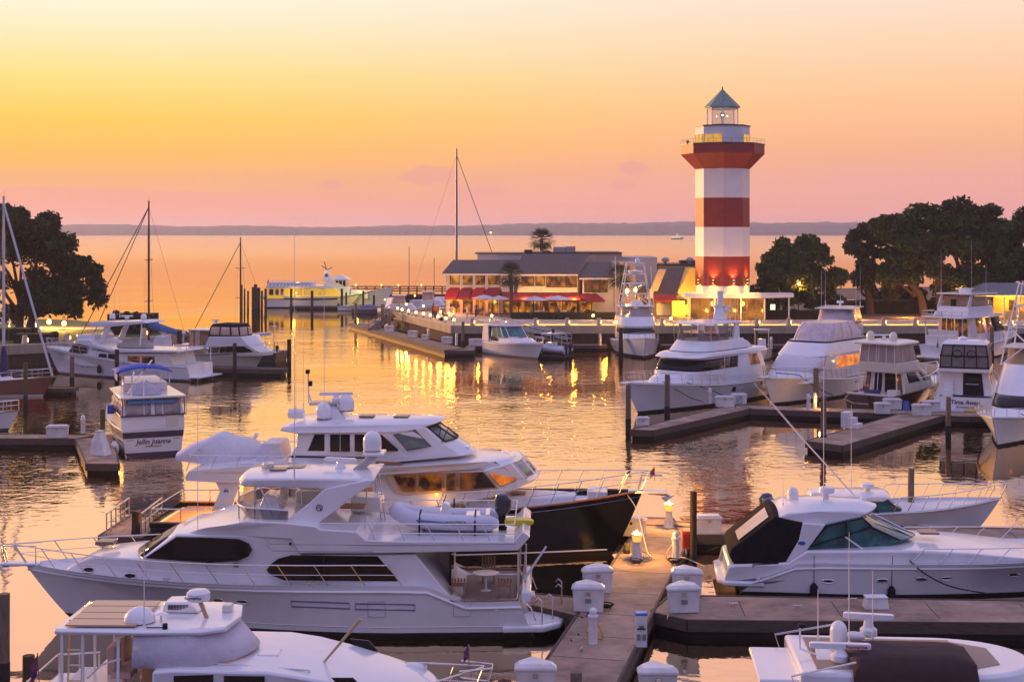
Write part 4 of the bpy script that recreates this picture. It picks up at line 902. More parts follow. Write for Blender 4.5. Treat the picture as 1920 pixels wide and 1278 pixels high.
x, y = at(1642,1138); st = thing('boarding_steps', 'small white step stool on the long finger beside the cruiser', 'steps', (x,y,.58), 0); m_ = MB(); m_.box(-.4,.4,-.25,.25,0,.36,top=.82); m_.build('step_body', FIBER, st, bevel=.03); m_ = MB(); m_.box(-.36,.36,-.22,.22,.36,.40); m_.build('tread', GELD, st, bevel=.01)
# pedestals
def pedestal(x, y, z, label, blue=False, h=1.05):
    p_ = thing('power_pedestal', label, 'pedestal', (x,y,z))
    if blue:
        m_ = MB(); m_.box(-.17,.17,-.13,.13,0,h-.1,top=1.0); m_.build('body', FIBER, p_, bevel=.02); m_ = MB(); m_.box(-.19,.19,-.15,.15,h-.1,h-.02); m_.build('blue_cap', mat('cap_blue', (.05,.2,.62), .4), p_, bevel=.03)
        m_ = MB(); m_.lathe([(.08,0),(.08,.02)], (0,-.13,.62), 8); m_.box(-.12,.12,-.142,-.128,.53,.58); m_.build('breaker_panel', DARKM, p_, smooth=0)
        for s_ in (-1,1): m_ = MB(); m_.box(s_*.08-.055,s_*.08+.055,-.145,-.128,.22,.4); m_.build('socket', mat('plate_grey', (.22,.20,.21), .5), p_, smooth=0)
    else:
        m_ = MB(); m_.lathe([(.15,0),(.14,.04),(.135,h*.72),(.165,h*.73),(.165,h*.8),(.12,h*.82),(.11,h*.9)], (0,0,0), 8); m_.build('body', FIBER, p_, smooth=0, bevel=.008); m_ = MB(); m_.ell((0,0,h*.9), .13, .13, .12, 10, 5, cut=0); m_.build('domed_cap', FIBER, p_)
def lamp_ped(x, y, z, label, h=1.1, pw=26):
    p_ = thing('lamp_pedestal', label, 'pedestal', (x,y,z)); m_ = MB(); m_.lathe([(.22,0),(.20,.03),(.13,.62),(.17,.64),(.17,.68)], (0,0,0), 8); m_.build('tapered_body', FIBER, p_, smooth=0)
    m_ = MB(); m_.lathe([(.15,.68),(.19,.92)], (0,0,0), 10); m_.build('lantern', mat('lantern_amber', (1,.7,.2), .4, emit=(1,.46,.04,1), es=1.0), p_); m_ = MB(); m_.lathe([(.21,.92),(.20,.96),(.05,1.04),(.03,1.1)], (0,0,0), 10); m_.build('lantern_cap', FIBER, p_)
    lamp('pedestal_light', (0,-.0,1.35), pw, (1,.48,.06), .1, parent=p_)
x, y = at(1112,1205); pedestal(x, y, .6, 'white round capped pedestal at the left edge of the walkway'); x, y = at(1202,1211); pedestal(x, y, .6, 'square white power pedestal with a blue cap', True)
x, y = at(1267,1049); pedestal(x, y, .6, 'white round capped pedestal beside the red extinguisher cabinet'); x, y = at(156,811); pedestal(x, y, .58, 'white pedestal on the short finger by the trawler', h=1.1)
x, y = at(1194,1048); lamp_ped(x, y, .6, 'lighthouse shaped pedestal with amber lamp beside the green pile', pw=420); x, y = at(1254,987); lamp_ped(x, y, .6, 'lighthouse shaped pedestal with amber lamp at the far end of the walkway', pw=420)
for px, py, lab in ((1528,765,'with a lit base beside the canvas bowed yacht'),(1516,768,'left of the lit one beside the canvas bowed yacht'),(1331,756,'against the long motor yacht hull'),(803,636,'in the middle of the timber dock'),(856,647,'at the corner of the timber dock'),(1125,647,'lit from below on the quay dock'),(1446,654,'on the quay dock left of the flybridge boat')):
    x, y = at(px, py); pedestal(x, y, .6, 'white dock pedestal '+lab, h=1.1 if py > 700 else 1.3)
x, y = at(1531,768); lamp('low_dock_light', (x+.3,y+.5,1.2), 60, (1,.45,.06), .06); x, y = at(1128,647); lamp('low_dock_light', (x+.5,y-.3,1.1), 40, (1,.45,.06), .06)
x, y = at(1286,1042); fx = thing('extinguisher_cabinet', 'red fire extinguisher cabinet on a post by the tall pile', 'cabinet', (x,y,.6)); m_ = MB(); m_.box(-.14,.14,-.1,.1,.3,.95); m_.build('cabinet_body', mat('cabinet_red', (.45,.04,.02), .4), fx, bevel=.015); m_ = MB(); m_.box(-.10,.10,-.112,-.1,.4,.85); m_.build('door', mat('cabinet_red_dark', (.25,.03,.02), .3), fx); m_ = MB(); m_.tube([(0,.04,0),(0,.04,.3)], .03, 6); m_.build('post', STEEL, fx)
def coil(x, y, z, label, m, r=.22):
    m_ = MB(); m_.tube([(x+r*(.55+.06*(k/14))*math.cos(k*2*math.pi/14)*(1+.3*(k//14)), y+r*(.55+.06*(k/14))*math.sin(k*2*math.pi/14)*(1+.3*(k//14)), z+.03+.004*k) for k in range(42)], .022, 5); tag(m_.build('rope_coil', m), label, 'rope')
for px, py, lab in ((1193,1057,'dark coiled line beside the green pile'),(1264,1057,'dark coiled line beside the capped pedestal'),(1137,1141,'dark coiled line beside the corner box')):
    x, y = at(px, py); coil(x, y, .6, lab, CHAR)
HOSE = mat('hose_pale', (.62,.55,.42), .6); CORD = mat('cord_yellow', (.55,.40,.05), .6)
def line(pts, r, m, label, cat='hose', name='hose'):
    m_ = MB(); m_.tube(smooth_pts(pts,5), r, 6); tag(m_.build(name, m), label, cat)
x, y = at(1194,1048); line([(x+.1,y,1.0),(x+.45,y-.05,.75),(x+.5,y+.25,.63),(x+.1,y+.5,.63),(x-.3,y+.2,.63),(x-.1,y-.25,.63),(x+.4,y-.3,.63),(x+.55,y+.4,.63),(x+.5,y+1.0,.66),(x+.4,y+1.6,1.1),(x+.2,y+2.4,2.0),(x-.1,y+3.0,2.45)], .022, HOSE, 'pale hose looping from the lit pedestal up to the navy yacht bow')
x, y = at(1267,1049); line([(x-.12,y,1.2),(x-.32,y-.05,.9),(x-.34,y+.1,.64),(x-.1,y+.35,.63),(x+.35,y+.2,.63),(x+1.0,y-.6,.5)], .02, HOSE, 'pale cord hanging on the capped pedestal by the extinguisher')
x, y = at(1112,1205); line([(x+.13,y+.02,1.2),(x+.28,y+.1,.85),(x+.26,y+.35,.64),(x-.1,y+1.2,.63),(x+.25,y+2.4,.63)], .02, CORD, 'yellow power cord running from the capped pedestal along the walkway edge','cord','yellow_cable')
for i,(a,b_) in enumerate((((1.7,46.6),(1.75,42.9)),((1.6,46.2),(2.0,43.6)),((1.75,47.4),(2.2,45.5)))): line([(a[0],a[1],.55),(lerp(a[0],b_[0],.5),lerp(a[1],b_[1],.5),.38),(b_[0]+.05,b_[1],.62)], .022, CHAR, 'dark stern line of the white yacht '+('crossing to the walkway nearest the capped pedestal','crossing to the walkway in the middle','leading to the corner boxes')[i],'rope','mooring_line')
x, y = at(1385,757); line([(x-.2,y-.35,1.1),(x-.05,y-.42,.9),(x+.15,y-.42,1.1),(x+.2,y-.42,.8),(x-.1,y-.45,.7),(x-.2,y-.42,.95)], .03, mat('hose_blue',(.05,.30,.45),.5), 'blue hose hung on the box beside the long motor yacht')
x, y = at(1698,770); m_ = MB(); m_.box(x-.25,x+.2,y-.3,y-.22,.65,1.3,top=.8); tag(m_.build('towel', mat('towel_blue',(.08,.14,.45),.9)), 'blue towel hung beside the white box behind the cream sedan', 'towel')
def cleat(x, y, z, label, rot=0):
    c = thing('dock_cleat', label, 'cleat', (x,y,z), rot); m_ = MB(); m_.tube([(-.16,0,.10),(-.08,0,.085),(.08,0,.085),(.16,0,.10)], .02, 6); m_.build('horn', STEEL, c); m_ = MB(); m_.box(-.06,-.03,-.02,.02,0,.085); m_.box(.03,.06,-.02,.02,0,.085); m_.build('foot', STEEL, c)
for i, (px, py) in enumerate(((1374,1135),(1495,1139),(1598,1126),(1090,1220),(1252,1160))):
    x, y = at(px, py, .6); cleat(x, y, .6, 'steel mooring cleat '+['near the inner end of the long finger','midway along the long finger','beside the white step stool','at the left edge of the walkway','at the right edge of the walkway'][i], 0 if i < 3 else R(77))
# gangway from the quay pier
def gangway(label, a, b, w=1.2):
    g_ = thing('gangway', label, 'gangway'); a, b = Vector(a), Vector(b); t_ = (b-a).normalized(); n_ = Vector((-t_.y,t_.x,0)).normalized()*w/2
    m_ = MB(); m_.add([a-n_,b-n_,b+n_,a+n_,*(p-Vector((0,0,.12)) for p in (a-n_,b-n_,b+n_,a+n_))], [(0,1,2,3),(7,6,5,4),(0,4,5,1),(1,5,6,2),(2,6,7,3),(3,7,4,0)]); m_.build('walkway', DOCKW, g_, smooth=0)
    for s_ in (-1,1):
        m_ = MB(); u = Vector((0,0,1.05)); m_.tube([a+n_*s_+u,b+n_*s_+u], .045, 5); m_.tube([a+n_*s_+u*.5,b+n_*s_+u*.5], .035, 5)
        for k in range(7): q = a.lerp(b,k/6)+n_*s_; m_.tube([q,q+u], .035, 5)
        for k in range(6): m_.tube([a.lerp(b,k/6)+n_*s_, a.lerp(b,(k+1)/6)+n_*s_+u], .02, 4)
        m_.build('railing', STEEL if label[0] == 'a' else DOCKW, g_)
gangway('timber gangway with rails down to the timber dock', (-15.2,184.6,2.25), (-17.3,176.6,.65))
gangway('aluminium gangway sloping down behind the small express cruiser', (-2.2,157.3,2.35), (6.2,154.0,.65), 1.3)
gr = thing('dock_railing', 'low steel handrails on the walkway beside the navy yacht stern', 'railing')
for s_ in (-16.45,-15.05):
    m_ = MB(); m_.tube([(s_,57.7,1.5),(s_,61.1,1.5)], .035, 6); m_.tube([(s_,57.7,1.1),(s_,61.1,1.1)], .025, 6)
    for k in range(6): m_.tube([(s_,57.7+.68*k,.6),(s_,57.7+.68*k,1.5)], .03, 6)
    m_.build('handrail', STEEL, gr)
# ================================================================ BOAT YARD
def sm(a, b, x):
    t_ = max(0., min(1., (x-a)/(b-a))); return t_*t_*(3-2*t_)
class Boat:
    """a boat in its own frame: x forward, y to port, z up from the waterline; origin at the transom"""
    def __init__(s, name, label, stern, bow, cat='boat', group=None):
        s.st, s.bw = Vector(stern[:2]), Vector(bow[:2]); d = s.bw-s.st; s.L = d.length; s.d = d.normalized(); s.n = Vector((-s.d.y, s.d.x))
        s.root = thing(name, label, cat, (s.st.x, s.st.y, 0), math.atan2(s.d.y, s.d.x), group)
        s.o2 = Vector((0,0))-s.st; s.C = (s.o2.dot(s.d), s.o2.dot(s.n))
    def q(s, px, py, y=0.0):
        """point of the plane y = const seen at a photo pixel -> (x, z)"""
        u = (px-960)/CF; ray = Vector((u, 1)); rx_, ry_ = ray.dot(s.d), ray.dot(s.n)
        k = (y-s.C[1])/ry_; return (s.C[0]+rx_*k, CH-(py-HY)/CF*k)
    def qs(s, pts, y=0.0): return [s.q(a, b, y) for a, b in pts]
    def top(s, px, py, z):
        """point of the plane z = const seen at a photo pixel -> (x, y)"""
        p = W(px, py, z); v = Vector((p.x,p.y))-s.st; return (v.dot(s.d), v.dot(s.n))
    def part(s, mb, name, m, smooth=38, bevel=0.0, parent=None): return mb.build(name, m, parent or s.root, smooth, bevel)
    def hull(s, B, sheer, L=None, over=1.5, rake=.25, tw=.92, t0=.45, m=GEL, boot=BLUEB, deckm=GELD, flare=.9, pd=2.3, rub=STEEL, bulw=.12, wl0=.25, bottom=None, bootz=.16, name='hull', pw=1.7, rubr=.035, deck=True, raild=.07):
        L = L or s.L+over; s.HL, s.over, s.rake = L, over, rake
        sh = [(a, b) for a, b in sheer]; P_ = smooth_pts([(a,b,0) for a,b in sh], 6); sh2 = [(p.x,p.y) for p in P_]
        s.sheer = lambda t_: interp(sh2, t_)
        aft = lambda t_: tw+(1-tw)*sm(0, .42, t_)
        s.bd = lambda t_: B/2*aft(t_)*((1-max(0,(t_-t0)/(1-t0))**pd) if t_ > t0 else 1)
        s.bwl = lambda t_: .90*B/2*aft(t_)*((1-max(0,(t_-wl0)/(1-wl0))**pw) if t_ > wl0 else 1)
        def pt(t_, v, side=1):
            vv = max(0, v); b = s.bwl(t_)+(s.bd(t_)-s.bwl(t_))*vv**(1+flare*t_)
            if v < 0: b *= 1+v*.6
            x = t_*(L-over)+t_*over*vv**.85-(1-t_)**3*0+(1-sm(0,.2,t_))*rake*vv
            if v < 0: x += v*t_*t_*over*.7
            return Vector((x, side*max(b,.012), s.sheer(t_)*v if v >= 0 else v))
        s.pt = pt
        ts = [0,.02,.06,.12,.2,.28,.36,.44,.52,.6,.67,.73,.79,.84,.88,.92,.95,.975,.99,1.0]
        vs_ = [-.45,0,.12,.28,.45,.62,.78,.9,1.0]
        rings = [[pt(t_, v, 1) for v in reversed(vs_)]+[pt(t_, v, -1) for v in vs_] for t_ in ts]
        m_ = MB(); m_.loft(rings, False, True, False)
        s.h = m_.build(name, m, s.root, 50)
        if boot:
            m_ = MB()
            for side in (1,-1):
                m_.loft([[pt(t_, v, side)+Vector((.012*(t_-.3 if t_ > .5 else 0), side*.014, 0)) for v in (-.3, 0, bootz/s.sheer(t_))] for t_ in ts], False)
            m_.add([pt(0,v,sd)-Vector((.012,0,0)) for v,sd in ((-.3,1),(bootz/s.sheer(0),1),(bootz/s.sheer(0),-1),(-.3,-1))], [(0,1,2,3)])
            m_.build('boot_stripe', boot, s.root, 50)
        if deck:
            m_ = MB(); m_.loft([[pt(t_,1,1)-Vector((0,.03,bulw)) if t_ < 1 else pt(t_,1,1)-Vector((.05,0,bulw)), Vector((pt(t_,1,1).x,0,s.sheer(t_)-bulw+.05*s.bd(t_)/B)), pt(t_,1,-1)-Vector((0,-.03,bulw)) if t_ < 1 else pt(t_,1,-1)-Vector((.05,0,bulw))] for t_ in ts], False); m_.build('deck', deckm, s.root, 50)
        if rub:
            m_ = MB()
            for side in (1,-1): m_.tube([pt(t_, 1-raild/s.sheer(t_)*.5, side)+Vector((0,side*.01,0)) for t_ in ts], rubr, 6)
            m_.build('rub_rail', rub, s.root, 50)
        return s
    def side(s, x, z):
        """half breadth of the hull at x, z"""
        t_ = x/s.HL
        for _ in range(6):
            v = max(0,min(1,z/s.sheer(max(0,min(1,t_))))); X = s.pt(max(0,min(1,t_)), v).x; t_ += (x-X)/s.HL
        return s.pt(max(0,min(1,t_)), max(0,min(1,z/s.sheer(max(0,min(1,t_)))))).y
    def hpoly(s, poly, name, m, off=.012, sides=(1,-1), parent=None):
        for sd in sides:
            m_ = MB(); m_.add([(x, sd*(s.side(x,z)+off), z) for x,z in poly], [tuple(range(len(poly)))]); m_.build(name, m, parent or s.h, 0)
    def port(s, x, z, rx_, rz_, m=BLACKG, sides=(1,-1), rim=STEEL):
        for sd in sides:
            ring = [(x+rx_*math.cos(a*math.pi/9), z+rz_*math.sin(a*math.pi/9)) for a in range(18)]
            m_ = MB(); m_.add([(a, sd*(s.side(a,b)+.015), b) for a,b in ring], [tuple(range(18))]); o = m_.build('porthole', m, s.h, 0)
            if rim: m_ = MB(); m_.tube([(a, sd*(s.side(a,b)+.015), b) for a,b in ring], .02, 4, closed=True); m_.build('porthole_rim', rim, o)
    def rail(s, t0, t1, h=.65, n=8, inset=.10, mids=1, close_bow=True, name='bow_rail', r=.02, lean=.0, m=STEEL, sides=(1,-1), z0=0):
        k = 18; m_ = MB()
        f = lambda t_, sd, u: s.pt(t_,1,sd)+Vector((lean*u/h*1.0, -sd*(inset*min(1,s.bd(t_)/.5)+ (0)), u+z0))
        ends = []
        for sd in sides:
            P = [f(lerp(t0,t1,i/k), sd, h) for i in range(k+1)]; ends.append(P)
        if close_bow and len(sides) == 2: m_.tube(ends[0]+list(reversed(ends[1])), r, 6)
        else:
            for P in ends: m_.tube(P, r, 6)
        for sd in sides:
            for j in range(mids):
                u = h*(j+1)/(mids+1); m_.tube([f(lerp(t0,t1,i/k), sd, u) for i in range(k+1)], r*.55, 4)
            for i in range(n+1):
                t_ = lerp(t0,t1,i/n); b = s.pt(t_,1,sd)+Vector((-lean*.0,-sd*inset*min(1,s.bd(t_)/.5),z0-.02)); m_.tube([b, f(t_, sd, h)], r*.9, 5)
        return m_.build(name, m, s.root)
    def slab(s, poly, w, name, m, bevel=.05, M=10, nose=0.0, nosex=None, camber=0.0, back=False, parent=None, smooth=38):
        """side outline (x,z) given real breadth: half width w (number or function of x,z); nose/camber round the front and the top across the beam"""
        wf = w if callable(w) else (lambda x, z: w)
        xs0 = max(p[0] for p in poly); zt = max(p[1] for p in poly); zb = min(p[1] for p in poly); xm = min(p[0] for p in poly)
        rings = []
        for j in range(M+1):
            u = -1+2*j/M
            ring = []
            for x, z in poly:
                kx = sm(nosex if nosex is not None else xs0-1, xs0, x) if nose else 0
                kz = sm(zb+(zt-zb)*.35, zt, z) if camber else 0
                ring.append((x+nose*kx*(1-u*u)-(nose*kx if back else 0), wf(x,z)*u, z+camber*kz*(1-u*u)))
            rings.append(ring)
        m_ = MB(); m_.loft(rings, True, True, True); return m_.build(name, m, parent or s.root, smooth, bevel)
    def swin(s, poly, w, name, m, off=.015, sides=(1,-1), parent=None, frame=None, fr=.025, th=.03):
        """pane on the side wall, from its outline (x,z)"""
        wf = w if callable(w) else (lambda x, z: w); out = None
        for sd in sides:
            n = len(poly); m_ = MB()
            a = [(x, sd*(wf(x,z)+off), z) for x,z in poly]; b = [(x, sd*(wf(x,z)+off-th), z) for x,z in poly]
            m_.add(a+b, [tuple(range(n)), tuple(range(2*n-1,n-1,-1))]+[(i,(i+1)%n,(i+1)%n+n,i+n) for i in range(n)])
            o = m_.build(name, m, parent or s.root, 0)
            if frame: m_ = MB(); m_.tube(a, fr, 4, closed=True); m_.build('window_frame', frame, o, 0)
            out = out or o
        return out
    def tubes(s, paths, r, name, m=STEEL, n=6, parent=None):
        if name in ('hardtop_strut','hardtop_post','overhang_post','bridge_rail','hardtop_brace','bimini_frame','stern_line','mooring_line','davit','davit_pole','wiper_rod','platform_staple','transom_rail','awning_line','outrigger','bridge_handrail') or 'frame' in name:
            for p in paths: o = MB().tube(p, r, n).build(name, m, parent or s.root)
            return o
        m_ = MB()
        for p in paths: m_.tube(p, r, n)
        return m_.build(name, m, parent or s.root)
    def house(s, layers, name, m, bevel=.05, N_=12, parent=None, capm=None):
        return House(s, layers, name, m, bevel, N_, parent)
    def dome(s, x, y, z, r, h=None, m=GEL, name='radar_dome'):
        h = h or r*2; m_ = MB(); pr = [(r*.8,0),(r*.95,.06*h),(r,.2*h),(r,.5*h)]+[(r*math.cos(a*math.pi/12), .5*h+.5*h*math.sin(a*math.pi/12)) for a in range(1,6)]+[(.02,h)]
        m_.lathe(pr, (x,y,z), 16); o = m_.build(name, m, s.root); m_ = MB(); m_.lathe([(r*1.0,.0),(r*1.0,.05*h)], (x,y,z-.02), 16); m_.build('dome_base', STEEL, o); return o
    def radar(s, x, y, z, ln=1.3, rot=0.0, h=.35, name='radar_scanner', txt=None, tilt=0):
        m_ = MB(); m_.lathe([(.16,0),(.2,.04),(.2,.16),(.13,.22),(.1,h)], (x,y,z), 14); o = m_.build('radar_pedestal', GEL, s.root)
        c, sn = math.cos(rot), math.sin(rot); m_ = MB(); w_ = .075
        vs = []
        for u, k in ((-ln/2,.75),(-ln/2+.06,1),(ln/2-.06,1),(ln/2,.75)):
            vs.append([(x+c*u-sn*w_*k*a, y+sn*u+c*w_*k*a, z+h+.06+.065*k*b) for a,b in ((-1,-1),(1,-1),(1,1),(-1,1))])
        m_.loft(vs, True, True, True); o2 = m_.build(name, GEL, o, 0, .015)
        if txt: text(txt[0], .11, txt[1], o, (x+c*(txt[2] if len(txt) > 2 else 0)+sn*.0+(sn)*w_*1.02*(1 if txt[3:] else 1), y+sn*(txt[2] if len(txt) > 2 else 0)-c*w_*1.06, z+h+.06), (R(90), 0, rot), 'maker_lettering')
        return o
    def ant(s, x, y, z, h, tilt=(0,0), r=.014):
        m_ = MB(); m_.tube([(x,y,z),(x+tilt[0]*.1,y+tilt[1]*.1,z+h*.12)], r*1.9, 6); m_.tube([(x,y,z),(x+tilt[0]*.5,y+tilt[1]*.5,z+h*.5),(x+tilt[0],y+tilt[1],z+h)], [r,r*.8,r*.4], 5); return m_.build('whip_antenna', ANTEN, s.root)
    def fender(s, x, z, r=.16, h=.6, side=1, m=CHAR, ztop=None):
        y = side*(s.side(x,z)+r*.9); m_ = MB(); m_.lathe([(.03,-h*.55),(r*.7,-h*.48),(r,-h*.38),(r,h*.32),(r*.6,h*.46),(.05,h*.55)], (x,y,z), 10); o = m_.build('fender', m, s.root)
        m_ = MB(); m_.tube([(x,y,z+h*.5),(x,side*(s.side(x,s.sheer(x/s.HL)*.98)+.02),ztop or s.sheer(x/s.HL)+.3)], .012, 4); m_.build('fender_line', CHAR, o)
    def tender(s, c, l=3.2, w=1.5, rot=0, tubem=None, name='tender', covered=None, z=0):
        """inflatable: grey tubes, floor, transom, console"""
        r_ = w*.15; c = Vector(c); tubem = tubem or mat('inflatable_grey', (.55,.56,.60), .5, vary=.05)
        def T(x,y,zz): cs, sn = math.cos(rot), math.sin(rot); return (c.x+cs*x-sn*y, c.y+sn*x+cs*y, c.z+zz)
        path = smooth_pts([(-l/2,-w/2+r_,r_),( -l*.1,-w/2+r_,r_),(l*.3,-w/2+r_*1.4,r_*1.3),(l*.47,-w*.16,r_*2.0),(l*.5,0,r_*2.1),(l*.47,w*.16,r_*2.0),(l*.3,w/2-r_*1.4,r_*1.3),(-l*.1,w/2-r_,r_),(-l/2,w/2-r_,r_)], 4)
        m_ = MB(); m_.tube([T(*p) for p in path], [r_*.55]+[r_]*(len(path)-2)+[r_*.55], 10); o = m_.build('inflatable_tube', tubem, s.root)
        m_ = MB(); m_.loft([[T(-l*.45,-w*.3,.02),T(-l*.45,0,-.22),T(-l*.45,w*.3,.02)],[T(l*.2,-w*.3,.06),T(l*.2,0,-.2),T(l*.2,w*.3,.06)],[T(l*.46,-.03,.3),T(l*.46,0,.2),T(l*.46,.03,.3)]], True, True, True); m_.build('tender_hull', GEL, o)
        m_ = MB(); m_.add([T(x,y,zz) for zz in (.05,.52) for x,y in ((-l*.42,-w*.32),(-l*.38,-w*.32),(-l*.38,w*.32),(-l*.42,w*.32))], [(3,2,1,0),(4,5,6,7),(0,1,5,4),(1,2,6,5),(2,3,7,6),(3,0,4,7)]); m_.build('tender_transom', GEL, o)
        return T, o
    def outboard(s, T, l, m=None, scale=1.0, z=.45):
        m = m or mat('outboard_black', (.02,.024,.035), .25, coat=.4); k = scale
        def ring(x, zz, a, b): return [T(x+a*k*math.cos(j*math.pi/5), b*k*math.sin(j*math.pi/5), zz) for j in range(10)]
        m_ = MB(); m_.loft([ring(-l/2-.12*k,z-.05,.14,.11),ring(-l/2-.14*k,z+.12*k,.25,.19),ring(-l/2-.16*k,z+.42*k,.27,.2),ring(-l/2-.12*k,z+.58*k,.18,.15),ring(-l/2-.1*k,z+.62*k,.06,.05)], True, True, True); o = m_.build('outboard_cowl', m, s.root)
        m_ = MB(); m_.loft([ring(-l/2-.12*k,z,.12,.08),ring(-l/2-.12*k,z-.55*k,.10,.05),ring(-l/2-.14*k,z-.7*k,.12,.04)], True, True, True); m_.add([T(-l/2-.28*k,0,z-.4*k),T(-l/2,0,z-.4*k),T(-l/2-.05*k,0,z-.95*k),T(-l/2-.2*k,0,z-.95*k)], [(0,1,2,3)]); m_.build('outboard_leg', CHAR, o); return o
class House:
    """superstructure as a stack of plan outlines. layer = dict(z, xa, xf, w, xs, n, zf): aft and front ends, half width, start and squareness of the rounded front"""
    def __init__(h, boat, layers, name, m, bevel, N_, parent):
        h.b, h.L, h.N = boat, layers, N_
        rings = []
        for k in range(len(layers)):
            half = [h.P(u, k) for u in [i/(3*N_) for i in range(3*N_+1)]]
            rings.append(half+[Vector((p.x,-p.y,p.z)) for p in reversed(half[1:-1])])
        m_ = MB(); m_.loft(rings, True, True, True); h.o = m_.build(name, m, parent or boat.root, 38, bevel)
    def lay(h, k):
        i = max(0, min(len(h.L)-2, int(math.floor(k)))); f = k-i; a, b = h.L[i], h.L[i+1]
        return {q: lerp(a.get(q, d), b.get(q, d), f) for q, d in (('z',0),('xa',0),('xf',1),('w',1),('xs',None),('n',2.5),('zf',0),('wa',1.0)) if q != 'xs'} | {'xs': lerp(a['xs'], b['xs'], f)}
    def P(h, u, k, off=0.0):
        """u: 0 aft centre, 1/3 aft corner, 2/3 where the front begins to round, 1 nose"""
        q = h.lay(k); w = q['w']+off; xa = q['xa']-off; xf = q['xf']+off; xs = q['xs']; wa = q['wa']
        if u <= 1/3: x, y = xa, w*wa*u*3
        elif u <= 2/3: f = (u-1/3)*3; x, y = lerp(xa,xs,f), w*lerp(wa,1,min(1,f*2))
        else:
            a = (u-2/3)*3*math.pi/2; e = 2/q['n']; x = xs+(xf-xs)*max(0,math.sin(a))**e; y = w*max(0,math.cos(a))**e
        tt = (x-q['xa'])/max(.01,q['xf']-q['xa']); return Vector((x, y, q['z']+q['zf']*tt))
    def ux(h, x, k):
        q = h.lay(k)
        if x <= q['xs']: return 1/3+max(0,(x-q['xa'])/max(.01,q['xs']-q['xa']))/3
        e = 2/q['n']; f = min(1,(x-q['xs'])/max(.01,q['xf']-q['xs'])); return 2/3+math.asin(f**(1/e))*2/math.pi/3
    def win(h, ua0, ua1, k0, k1, name, m, top=None, sides=(1,-1), off=.02, frame=None, nu=8, fr=.02, parent=None, wrap=False):
        """pane over the outline from ua0 to ua1 (top: the same at the upper edge) between layers k0 and k1"""
        tp = top or (ua0, ua1); nk = 3; out = None
        for sd in ((1,) if wrap else sides):
            grid = []
            for j in range(nk+1):
                f = j/nk; k = lerp(k0,k1,f); a, b = lerp(ua0,tp[0],f), lerp(ua1,tp[1],f); row = [h.P(lerp(a,b,i/nu), k, off) for i in range(nu+1)]
                if wrap: row = row+[Vector((p.x,-p.y,p.z)) for p in reversed(row[:-1])]
                grid.append([Vector((p.x, sd*p.y, p.z)) for p in row])
            m_ = MB(); m_.loft(grid, False); o = m_.build(name, m, parent or h.o, 30)
            sd_ = o.modifiers.new('thick', 'SOLIDIFY'); sd_.thickness = .025; sd_.offset = -1
            if frame:
                loop = grid[0]+[r_[-1] for r_ in grid[1:]]+list(reversed(grid[-1][:-1]))+[r_[0] for r_ in reversed(grid[1:-1])]
                m_ = MB(); m_.tube(loop, fr, 4, closed=True); m_.build('window_frame', frame, o, 0)
            out = out or o
        return out
def L_(z, xa, xf, w, xs=None, n=2.6, zf=0.0, wa=1.0): return dict(z=z, xa=xa, xf=xf, w=w, xs=xs if xs is not None else lerp(xa,xf,.6), n=n, zf=zf, wa=wa)
def flag(b, x, y, z, h, m, w_=.45, name='flag', lean=(0,0), droop=True):
    m_ = MB(); m_.tube([(x,y,z),(x+lean[0],y+lean[1],z+h)], .014, 5); o = m_.build('flagstaff', TEAK, b.root)
    m_ = MB(); rows = []
    for i in range(6):
        t_ = i/5; rows.append([(x+lean[0]*.95-w_*.35*t_, y+.05*math.sin(6*t_+k), z+h*(.97-.55*k/4)-h*.3*t_) for k in range(5)])
    m_.loft(rows, False); m_.build(name, m, o); return o
FLAGM = mat('flag_cloth', (.20,.03,.05), .85, vary=.9, scale=5, dirt=(.02,.03,.16))
LITW = litmat('lit_saloon_window', (.03,.008,.003), (.9,.24,.02), .5, scale=1.4, thr=(.42,.72))
LITC = litmat('lit_cabin_window', (.012,.005,.004), (.8,.2,.02), .42, scale=1.1, thr=(.45,.7))
LETB = mat('lettering_dark', (.02,.018,.03), .5)
def _near(s): return 1 if s.n.y < 0 else -1
Boat.ns = property(_near)
def _qn(s, pts, w): return [s.q(a, b, s.ns*w) for a, b in pts]
Boat.qn = _qn
def _fwin(s, lo, hi, w, nose, nosex, xs0, name, m, y0=-1.0, y1=1.0, off=.03, nu=8, frame=None, parent=None, top=None):
    """pane on a raked rounded front: profile points lo and hi, spanning y0..y1 of the half width"""
    rows = []; tp = top or (y0, y1)
    for j in range(3):
        f = j/2; x, z = lerp(lo[0],hi[0],f), lerp(lo[1],hi[1],f); a, b = lerp(y0,tp[0],f), lerp(y1,tp[1],f); kx = sm(nosex, xs0, x)
        rows.append([Vector((x+nose*kx*(1-u*u)+off, w*u, z+off*.5)) for u in [lerp(a,b,i/nu) for i in range(nu+1)]])
    m_ = MB(); m_.loft(rows, False); o = m_.build(name, m, parent or s.root, 30); sd = o.modifiers.new('thick', 'SOLIDIFY'); sd.thickness = .02
    if frame: m_ = MB(); m_.tube(rows[0]+[rows[1][-1]]+list(reversed(rows[2]))+[rows[1][0]], .025, 4, closed=True); m_.build('window_frame', frame, o, 0)
    return o
Boat.fwin = _fwin
def _panel(s, poly, w, th, name, m, bevel=.03, sides=(1,-1)):
    for sd in sides:
        n = len(poly); m_ = MB(); a = [(x, sd*w, z) for x,z in poly]; b = [(x, sd*(w-th), z) for x,z in poly]
        m_.add(a+b, [tuple(range(n)), tuple(range(2*n-1,n-1,-1))]+[(i,(i+1)%n,(i+1)%n+n,i+n) for i in range(n)]); m_.build(name, m, s.root, 38, bevel)
Boat.panel = _panel
